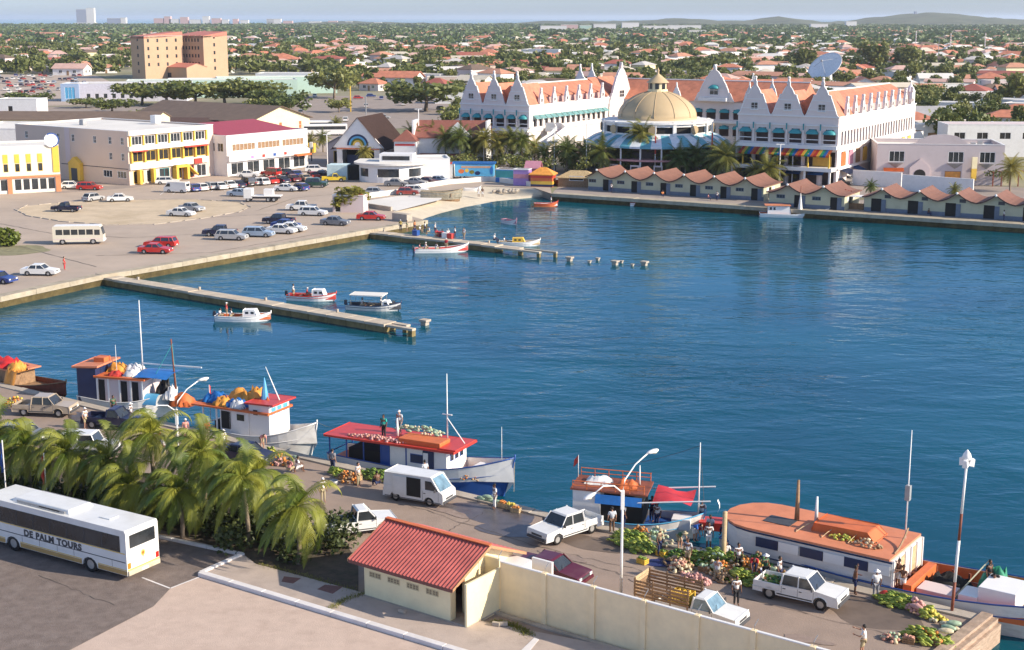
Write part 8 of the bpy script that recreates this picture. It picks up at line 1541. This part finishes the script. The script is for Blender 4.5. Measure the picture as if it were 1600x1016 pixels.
PS=[(645,262,207,.9,'slender palm before the arched house'),(570,268,236,.7,'low palm left of the arched house'),(676,262,205,.8,'palm at the right end of the arched house'),(697,266,216,1.1,'palm left of the palace corner'),(718,268,214,1.1,'palm before the left corner of the palace'),(735,266,222,1,'short palm behind the palace corner palm'),(757,268,216,1.1,'palm before the second gable of the palace'),(777,268,222,1.0,'palm under the yellow awnings'),(797,268,216,1.1,'palm before the third gable of the palace'),(815,268,220,1.1,'palm at the right corner of the left palace wing'),(835,262,228,.9,'palm in the curve of the white stair'),
 (868,266,235,.9,'low palm right of the curved stair'),(885,270,232,1.2,'palm left of the dome pavilion'),(912,268,236,1.0,'palm at the left edge of the striped awning'),(938,274,236,1.3,'full palm below the left of the striped awning'),(960,272,244,1,'low palm below the awning, left of the tall one'),(1000,274,208,1.25,'tallest palm, rising before the white ring of the dome pavilion'),(1040,275,242,1.0,'palm right of the tallest one'),(1062,278,246,1.2,'palm behind the third shed'),(1087,278,240,1.1,'palm behind the fourth shed'),(1110,280,250,1.0,'low palm behind the fifth shed'),(1132,285,244,1.4,'large palm behind the end of the shed row'),(1160,282,252,1.0,'palm between the dome pavilion and the right palace wing'),(1200,290,262,1.2,'palm before the rainbow awning'),(1232,286,258,.9,'small palm below the rainbow awning'),(1180,288,268,.9,'low palm behind the gap between the sheds'),
 (485,240,222,.9,'palm behind the orange tour bus'),(505,238,215,.8,'palm beside the gift shop'),(475,255,238,.6,'small palm on the street island'),(525,206,192,.8,'palm peeping beside the dark roof of the hall'),(1578,300,262,1.0,'palm at the pergola near the right edge'),(1490,318,296,.5,'small palm behind the shaded sheds'),(1360,308,290,.5,'tiny palm by the white yard wall'),(1020,270,238,1.1,'palm in the dark row right of the tallest palm'),(1050,272,236,1.0,'palm in the back row before the pink shops'),(1075,272,236,1.1,'palm in the back row under the striped awning'),(1100,272,238,1.1,'palm in the back row at the right of the awning'),(1120,275,238,1.0,'palm left of the large palm by the shed end'),(1148,276,240,1.1,'palm before the gap between pavilion and right wing'),(925,270,244,1.0,'palm in the back row left of the dome'),(980,272,240,1.0,'palm just left of the tallest palm'),(895,268,240,1.0,'palm in the back row beside the white pole'),(850,266,238,.9,'palm under the curved stair'),(745,266,226,1.0,'palm in the back row under the palace terrace')]
for px,py,cy,s,lb2 in PS: mpalm(px,py,cy,lb2,s*1.12)
b=MB()
for i in range(120): px=random.choice((random.uniform(845,1165),random.uniform(690,830),random.uniform(1165,1215))); p=at(px,random.uniform(262,276)); leafcloud(b,(p.x,p.y,random.uniform(.8,3.4)),(1.5,1.3,1.2),60,.3)
tag(b.build('undergrowth',M['leaf']),'dark green planting under the palms before the palace and the pavilion','shrubs',kind='stuff')
for i,(px,py,tp,c) in enumerate(((916,272,185,'cleanw'),(1023,276,197,'redp'),(1111,278,190,'redp'),(866,268,200,'cleanw'),(756,268,205,'cleanw'),(655,262,170,'cleanw'),(512,262,210,'cleanw'),(1217,290,225,'cleanw'),(1237,288,225,'cleanw'))):
    H=hgt(py,tp); tx=thing('flagpole' if c=='redp' else 'lamp_pole',['white pole left of the dome pavilion','white pole with red banner before the dome','white pole with red banner right of the dome','white pole beside the curved stair','white pole before the second palace gable','tall white pole before the arched house','white pole with red foot at the gift shop','thin white lamp pole before the rainbow awning','second thin white lamp pole before the rainbow awning'][i],'pole',at(px,py)); b=MB(); b.tube([(0,0,0),(0,0,H)],.11,6); b.build('pole',M['cleanw'],tx)
    if c=='redp': bbox(tx,'banner',M['redp'],(-.12,-.3,H*.45),(.12,.3,H*.8),0)
    else: bbox(tx,'lamp_arm',M['cleanw'],(-.8,-.06,H-.15),(.8,.06,H),0)
# ---------------- the town beyond ----------------
random.seed(21)
def blocked(px,py):
    if px<500 and py>117: return True
    if 500<=px<712 and py>142: return True
    if 200<px<352 and py>108: return True
    if 700<=px<1425 and py>(215 if px<980 else 198): return True
    if px>=1425 and py>222: return True
    return False
def hproto(w,d,h,rh,roof,ridge='x'):
    t=bldg('house','x',Vector((0,0)),0,w,d,h,M['white'],[],roof,M['orange'],over=.6,rh=rh,ridge=ridge,par=.2)
    fm,pm=winmesh(1.6,1.3,M['cleanw'],gl,2,1)
    for side,W_ in (('F',w),('R',d)):
        for k in range(2): o=onside(link('window',fm,t),side,w,d,W_*(.2+.45*k),1.1,.14); link('pane',pm,o)
    b=MB(); b.b2((w*.45,-.06,0),(w*.45+1.1,0,2.2)); b.build('door',M['wood'],t); return t
HP=[(hproto(12,9,3.2,1.9,'hip'),12,9,'hip'),(hproto(15,9,3.3,2.1,'gable'),15,9,'gable'),(hproto(10,8,3.1,2.2,'hip'),10,8,'hip'),(hproto(18,10,4.2,.0,'flat'),18,10,'flat'),(hproto(13,13,3.4,2.5,'hip'),13,13,'hip'),(hproto(9,14,3.3,2.2,'gable','y'),9,14,'gable'),(hproto(14,9,6.2,2.0,'hip'),14,9,'hip'),(hproto(26,12,4.5,1.4,'gable'),26,12,'gable')]
RM=[('orange tiled',M['orange']),('terracotta',mat('terracotta_roof',(.50,.24,.15),.85,v=.15,s=.3)),('pale pink',mat('pale_pink_roof',(.56,.36,.30),.85,v=.12,s=.3)),('brown',M['brownroof']),('pale grey',mat('pale_grey_roof',(.50,.47,.44),.85,v=.12,s=.3)),('cream',mat('cream_roof',(.62,.54,.42),.85,v=.1,s=.3)),('dark red',mat('brick_red_roof',(.34,.10,.07),.85,v=.15,s=.3)),('white',M['roofw'])]
RWt=[22,22,16,6,12,14,8,16]
WMt=[('white',M['white']),('cream',M['cream']),('pale pink',M['pinkw']),('beige',M['beige']),('white',M['cleanw'])]
occ={}
def free(p,r):
    k=(int(p.x//20),int(p.y//20))
    for i in(-1,0,1):
        for j in(-1,0,1):
            for q,rr in occ.get((k[0]+i,k[1]+j),()): 
                if (q-p).length<r+rr: return False
    return True
def take(p,r): occ.setdefault((int(p.x//20),int(p.y//20)),[]).append((p,r))
def where(px,py):
    for a,s in ((200,'left of the tan tower'),(360,'around the tan tower'),(530,'right of the tan tower'),(720,'beyond the open car park'),(830,'above the left gables'),(960,'above the long bright roof'),(1100,'behind the dome'),(1230,'behind the great right gable'),(1330,'around the dish'),(1430,'above the palace end')):
        if px<a: return s
    return 'right of the palace'
def px_of(p): 
    zc=p.y*math.cos(TH)+CH*math.sin(TH); return 800+2222*p.x/zc, 508+2222*(CH*math.cos(TH)-p.y*math.sin(TH))/zc
def cand(d0,d1,n):
    out=[]
    while len(out)<n:
        D=math.sqrt(random.uniform(d0*d0,d1*d1)); p=Vector((random.uniform(-.40,.40)*D,D)); px,py=px_of(p)
        if not blocked(px,py): out.append((p,px,py))
    return out
# hand placed buildings the photo shows clearly
HAND=[(1110,205,'',0),(845,92,'long white flat roofed hall among trees right of the middle',3,7,1.7),(632,90,'white box of a house standing alone among trees',3,7,.8),(700,122,'white house with dark doorways behind the broad acacia',1,7,1.1),(1080,108,'white hip roofed house left of the palace gable',2,7,1),(620,135,'low white house with orange roof at the far side of the car park',1,0,1.3),(440,105,'sprawling orange roofed house beyond the pale buildings',4,0,1.5),(720,97,'long red roofed house in the middle distance',1,6,1.3),(108,118,'white house with salmon roof in the lot at the left',1,2,1.2),(75,60,'broad salmon roofed house far at the left',7,1,1.6),(970,120,'house with hipped cream roof behind the big white gable',4,5,1),(1055,128,'white house with dark doorway between trees behind the dome',2,3,1),(1110,80,'two storey white house in the trees at the right',6,7,1),(1190,106,'orange roofed house right behind the palace',0,0,1),(1500,178,'white shed building at the right behind the round tree',3,7,.9),(1450,150,'terracotta roofed house beside the palace end turret',1,1,.9),(1570,200,'bright orange roofed house at the right edge',0,0,1),(1545,135,'bright orange hip roof among the houses at the right',4,0,1.1),(1480,140,'pink roofed long house at the right',7,2,.8),(1395,160,'terracotta roofed row behind the palace end',7,1,.7),(1460,185,'white walled yard house with flat roof behind the shutters',3,7,.8),(1535,165,'white house with pale roof at the right',1,4,.9),(1590,155,'terracotta roofed house cut by the right edge',1,1,1),(1440,198,'grey roofed house just right of the palace end',1,4,1.1)]
nh=0; houses=[]
for a in HAND:
    if not a[2]: continue
    px,py,lb2,k,rmi,s=a; p=at(px,py).xy; take(p,9*s); ht,w,d,kind=HP[k]; houses.append(p)
    o=dup(ht,(p.x-w/2*s,p.y,0),R(random.uniform(-25,10)),lb2,None,(s,s,s),col={'roof':RM[rmi][1],'wall':M['white']}); nh+=1
big=[c for c in cand(300,1500,3400)]; big.sort(key=lambda c:c[0].y); mass=[]
for p,px,py in big:
    dens=.95 if px>1150 else .66 if px>700 else .42
    if random.random()>dens or not free(p,10.5): continue
    take(p,10); k=random.randrange(8); 
    if nh<300:
        ht,w,d,kind=HP[k]; ri=random.choices(range(8),RWt)[0]
        if kind=='flat': ri=random.choice((4,5,7))
        wi=random.randrange(5); s=random.uniform(.8,1.1); side='left' if px<530 else 'middle' if px<1060 else 'right'
        sk={'hip':'hipped','gable':'gabled','flat':'flat'}[kind]; st2='two storey ' if k==6 else 'long ' if k==7 else ''
        lb2=f'{st2}{WMt[wi][0]} house with {sk} {RM[ri][0]} roof {"high up in the picture" if py<85 else "mid-distance" if py<115 else "nearer"}, {where(px,py)}'
        dup(ht,(p.x-w/2,p.y-4,0),R(random.choice((-35,-20,0,15,55))+random.uniform(-8,8)),lb2,'houses among the trees of the town',s,col={'roof':RM[ri][1],'wall':WMt[wi][1]}); nh+=1
    else: mass.append(p)
for h in HP: drop(h[0])
def replicate(name,tmpl,P,S_,A,mats,zs=None,z0=0):
    """many copies of small shapes joined in one mesh; tmpl = list of (verts, faces (quads or tris padded), matidx)"""
    VV=[];FF=[];MI=[];off=0; idx=NPR.randint(len(tmpl),size=len(P))
    for i,(p,s,a) in enumerate(zip(P,S_,A)):
        v,f,mi=tmpl[idx[i]]; c,n=math.cos(a),math.sin(a); x=v[:,0]*c-v[:,1]*n; y=v[:,0]*n+v[:,1]*c; z=v[:,2]*(zs[i] if zs is not None else 1)
        VV.append(np.stack([x*s+p[0],y*s+p[1],z*s+z0],1)); FF+=[tuple(q+off for q in t) for t in f]; off+=len(v)
        MI+=mi
    me=bpy.data.meshes.new(name); me.from_pydata(np.concatenate(VV),[],FF)
    for m in mats: me.materials.append(m)
    me.polygons.foreach_set('material_index',MI); me.update(); return link(name,me)
# joined far houses
tm=[]
for k in range(24):
    w,d,h,rh=random.uniform(9,20),random.uniform(8,11),random.uniform(3,4.5),random.uniform(1.4,2.4); b=MB(); wi=random.randrange(3); ri=3+random.choices(range(6),[20,22,18,20,10,14])[0]
    b.b2((-w/2,-d/2,0),(w/2,d/2,h),wi); kk=d*.4; b.add([(-w/2-.5,-d/2-.5,h+.01),(w/2+.5,-d/2-.5,h+.01),(w/2+.5,d/2+.5,h+.01),(-w/2-.5,d/2+.5,h+.01),(-w/2+kk,0,h+rh),(w/2-kk,0,h+rh)],[(0,1,5,4),(1,2,5),(2,3,4,5),(3,0,4)],ri)
    b.b2((-w/2+1.5,-d/2-.05,1),(-w/2+3.2,-d/2-.01,2.4),9); b.b2((w/2-3.2,-d/2-.05,1),(w/2-1.5,-d/2-.01,2.4),9)
    tm.append((np.array(b.v),b.f,b.m))
farh=[c[0] for c in cand(1500,4200,2300)]; allh=mass+farh
o=replicate('far_houses',tm,allh,[random.uniform(.9,1.3) for _ in allh],[random.uniform(-.9,.9) for _ in allh],[M['white'],M['cream'],M['pinkw'],M['orange'],MC['terracotta_roof'],MC['pale_pink_roof'],M['roofw'],M['brownroof'],MC['cream_roof'],dk]); tag(o,'countless small houses with orange, pink and white roofs beyond the nearer town','houses',kind='stuff')
# trees: the nearest ones singly, the rest joined
tr=cand(300,1500,11000); tr.sort(key=lambda c:c[0].y); nt_=0; rest=[]
for p,px,py in tr:
    if random.random()<(.42 if px>1250 and py<175 else .12): continue
    if not free(p,3.2): continue
    if nt_<272: 
        k=random.choice(('round','round','flat','tall')); s=random.uniform(.75,1.35); side='left' if px<530 else 'middle' if px<1060 else 'right'
        tree(p.x,p.y,k,s,f'{ {"round":"round bushy","flat":"low spreading","tall":"slim upright"}[k]} green tree {"nearer" if py>130 else "farther off"} among houses, {where(px,py)}','trees among the town houses'); take(p,2.2); nt_+=1
    else: rest.append((p,px))
print('houses',nh,'trees',nt_,'rest',len(rest),'mass',len(mass))
tm=[]
for k in range(12):
    b=MB(); n=random.choice((3,4,5))
    for _ in range(n): leafcloud(b,(random.uniform(-2.2,2.2),random.uniform(-2,2),random.uniform(2.0,4.6)),(2,2,1.3),16,1.0,flat=.9)
    tm.append((np.array([tuple(v) for v in b.v]),b.f,b.m))
P=[r[0] for r in rest]; o=replicate('town_trees',tm,P,[random.uniform(.8,1.5) for _ in P],[random.uniform(0,6) for _ in P],[M['leaf']],[random.uniform(.7,1.2) for _ in P]); tag(o,'mass of green trees filling the town between the houses','trees',kind='stuff')
tm=[]
for k in range(8):
    b=MB(); leafcloud(b,(0,0,2.6),(5,4,1.9),11,2.4,flat=.8); tm.append((np.array([tuple(v) for v in b.v]),b.f,b.m))
fr_=cand(1450,5300,15000); P=[c[0] for c in fr_]; o=replicate('far_wood',tm,P,[random.uniform(.8,1.4)*(1+c[0].y/6000) for c in fr_],[random.uniform(0,6) for _ in P],[M['far']]); tag(o,'far green woodland stretching to the horizon','trees',kind='stuff')
# big round tree by the motel, others at the right
for px,py,w_,k,zs,lb2 in ((1495,232,92,'flat',1.3,'broad dark green tree left of the white motel block'),(1470,128,30,'round',1,'round green tree among the orange roofs at the right'),(1590,170,60,'round',1,'dark tree at the right edge among the roofs'),(1262,114,42,'round',1,'dark green tree left of the satellite dish'),(1365,112,50,'round',1,'tree right of the satellite dish'),(1415,112,46,'round',1,'tree further right of the satellite dish'),(1425,130,34,'round',1,'tree behind the end turret of the palace'),(1545,190,30,'round',1.2,'tree between the roofs left of the bright orange house')): ptree(px,py,w_,k,lb2,zs)
# satellite dish
t=thing('satellite_dish','large white satellite dish tilted up behind the palace','satellite dish',at(1295,138),R(0)); b=MB(); n=10; RRd=8.2
b.lathe([(RRd*i/n+.001,3.0*(i/n)**2) for i in range(n+1)]+[(RRd*i/n+.001,3.0*(i/n)**2-.25) for i in range(n,-1,-1)],(0,0,0),28); o=b.build('dish',mat('dish_white',(.80,.80,.80),.5),t,True,loc=(-1,0,8)); o.rotation_euler=(R(28),R(-38),0)
b=MB(); [b.tube([(RRd*.8*math.cos(a),RRd*.8*math.sin(a),2),(0,0,6.2)],.08,4) for a in (0,2.1,4.2)]; b.ell((0,0,6.2),(.5,.5,.6),8,5); q=b.build('feed_arm',M['grey'],o); q2=MB(); q2.tube([(0,0,0),(0,0,8)],[1.6,1.0],10); q2.b2((-3,-3,0),(3,3,3.2)); q2.build('pedestal',M['white'],t)
# masts
for i,(px,py,tp) in enumerate(((1430,80,48),(1484,84,52),(1538,84,52),(1418,62,44))):
    tx=thing('radio_mast',['thin radio mast, second from the left on the right side','middle radio mast of the tall group','rightmost radio mast of the tall group','shortest radio mast, leftmost of the group'][i],'mast',at(px,py)); H=hgt(py,tp); b=MB()
    for a in range(3): b.tube([(.5*math.cos(a*2.1),.5*math.sin(a*2.1),0),(.35*math.cos(a*2.1),.35*math.sin(a*2.1),H)],.14,4)
    b.build('mast_legs',M['cleanw'],tx); b=MB(); [b.box((0,0,H*k/8),(1,1,.2)) for k in range(1,9)]; b.build('mast_bracing',M['redp'],tx)
# far towers and halls near the horizon
def farblk(px,py,wpx,top,m,lab,dz=20,wm=None,parts=1):
    p=at(px,py); sc=2222/ (p.y); w=wpx/sc; t=thing('far_building',lab,'building',(p.x,p.y,0)); H=hgt(py,top); b=MB(); b.b2((-w/2,0,0),(w/2,dz,H)); b.build('wall',m,t)
    nfl=max(1,int(H/4)); 
    for k in range(nfl if wpx>20 and H>20 else 0): b=MB(); b.b2((-w/2+.5,-.3,k*H/nfl+1),(w/2*0,-.02,k*H/nfl+2.4)); b.build('window_band',M['dgrey'],t)
    b=MB(); b.b2((-w/2-.3,-.3,H),(w/2+.3,dz+.3,H+.8)); b.build('roof',M['roofw'],t)
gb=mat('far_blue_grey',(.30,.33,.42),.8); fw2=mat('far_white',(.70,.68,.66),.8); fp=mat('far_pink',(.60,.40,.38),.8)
farblk(128,41,15,15,gb,'tall slab hotel on the horizon, its shaded side painted blue grey'); farblk(142,41,12,13,fw2,'side tower of the slab hotel on the horizon, its sunlit side painted white'); farblk(134,42,32,36,fw2,'low podium of the slab hotel on the horizon'); farblk(178,42,20,29,gb,'low grey blue hotel on the horizon'); farblk(193,42,8,28,fw2,'small white tower right of the low grey hotel')  # slab hotel: shaded and sunlit sides are put into the block colours
for i,(px,w_,tp,m) in enumerate(((248,14,29,fp),(262,10,26,fp),(272,14,30,fw2),(288,12,27,fp),(305,16,31,fw2),(322,10,26,fw2),(338,14,29,fp),(352,10,31,fw2),(368,8,30,fp),(382,12,32,fw2),(428,22,30,fw2),(450,14,33,fp),(492,18,34,fw2),(520,14,33,fp),(545,10,34,fw2),(590,12,35,fw2))): farblk(px,42,w_,tp,m,f'small {"pink" if m is fp else "white"} building on the horizon at the left, number {i+1} from the slab hotel' if 0 else ('pink' if m is fp else 'white')+f' hotel block on the left horizon '+['right above the tall tan building','left of the tan building roof','beside the first pink block','above the tan building middle','above the tan building right wing','the tallest of the white ones','just right of the tan building','small and low beside a pink one','narrow and low','low, right of the narrow one','broad and stepped','pinkish and low beside the broad one','low above the tree line','low and pinkish above the tree line','tiny above the tree line','last before the hills'][i])
for i,(px,py,w_,tp,m) in enumerate(((865,52,40,41,fw2),(890,50,26,39,fp),(915,51,18,40,MC['pale_green_plaster']),(945,50,34,38,fw2),(985,49,26,36,fw2),(1025,50,40,41,fw2),(1070,50,50,40,fw2),(1520,28,4,20,fw2),(1090,56,26,48,fw2),(1280,48,26,38,fw2),(1330,46,16,34,fw2))):
    if i!=7: farblk(px,py,w_,tp,m,'far '+('pink' if m is fp else 'green' if i==2 else 'white')+' hall '+['at the left of the long row','next to the leftmost hall','between the pink and the white hall','in the middle of the row','with a red tower beside it','low and long','at the right end of the row','','below the row','right of the row before the hills','small below the hill'][i])
p=at(1424,42); b=MB(); b.b2((-8,0,0),(8,12,14)); b.b2((-4,0,14),(4,12,22)); b.b2((10,0,0),(34,12,9)); tag(b.build('hilltop_block',gb,None,loc=(p.x*5400/p.y,5350,32)),'dark block with aerials on top of the far hill','building')
# cars in the distant car parks
random.seed(3)
pc=make_car('x','car','hatch',CARP['white']); k=0
for r in range(6):
    for c in range(16):
        if random.random()<.25: continue
        px=-10+c*9+random.uniform(-2,2)+r*3; py=120+r*5.2+random.uniform(-1,1); p=at(px,py); col=random.choice(('white','white','silver','grey','navy','black','dred','blue','beige','red','paleblue')); dup(pc,(p.x,p.y,.02),R(random.choice((80,95,100))),f'{col.replace("pale","pale ").replace("dred","dark red")} car in the crowded distant car park at the left','cars in the distant car park',col={'body':CARP[col],'roof':CARP[col],'pillars':CARP[col]})['category']='car'
for i,(px,py,cl) in enumerate([(480,155,'navy'),(492,152,'white'),(478,166,'white'),(572,168,'silver'),(580,152,'blue'),(596,156,'blue'),(560,155,'red'),(630,165,'silver'),(690,172,'black'),(540,190,'white'),(600,186,'silver'),(470,178,'grey')]): p=at(px,py); q=dup(pc,(p.x,p.y,.02),R(90*(i%2)+5),f'{cl} car in the open car park, '+['far left','second from left','below the far left one','under the yellow post','left of the blue pair','right of the blue pair','red one in the middle','near the broad acacia','in the shade of the broad acacia','on the near road','on the near road by the dark roof','left behind the acacias'][i],'cars in the open car park',col={'body':CARP[cl],'roof':CARP[cl],'pillars':CARP[cl]})
drop(pc)
sheet('car_park',[(470,150),(690,150),(715,185),(640,200),(560,205),(470,200),(440,185)],.05,asph); sheet('car_park',[(-60,116),(150,118),(200,140),(190,164),(60,166),(-60,166)],.05,lotm); sheet('town_street',[(-60,168),(200,166),(330,168),(440,186),(560,205),(700,215),(720,240),(600,230),(440,205),(200,190),(-60,190)],.03,asph)
for i,(px,py,tp) in enumerate(((548,175,135),(572,180,150),(1035,70,50),(1465,100,60))): tx=thing('light_pole',['thin yellow light pole in the open car park','second thin light pole in the open car park','thin pole in the far town behind the dome','thin pole in the far town at the right'][i],'pole',at(px,py)); b=MB(); b.tube([(0,0,0),(0,0,hgt(py,tp))],.2,5); b.build('pole',M['yellow'] if i==0 else M['grey'],tx)
# ---------------- haze ----------------
hz=bpy.data.materials.new('haze_air'); hz.use_nodes=True; nn=hz.node_tree.nodes; nn.remove(nn['Principled BSDF'])
pv=nn.new('ShaderNodeVolumePrincipled'); pv.inputs['Color'].default_value=(.78,.85,.97,1); pv.inputs['Density'].default_value=5.5e-5; pv.inputs['Anisotropy'].default_value=.2
hz.node_tree.links.new(pv.outputs[0],nn['Material Output'].inputs['Volume'])
b=MB(); b.b2((-31000,-300,-5),(31000,41000,75)); tag(b.build('haze',hz),kind='stuff')
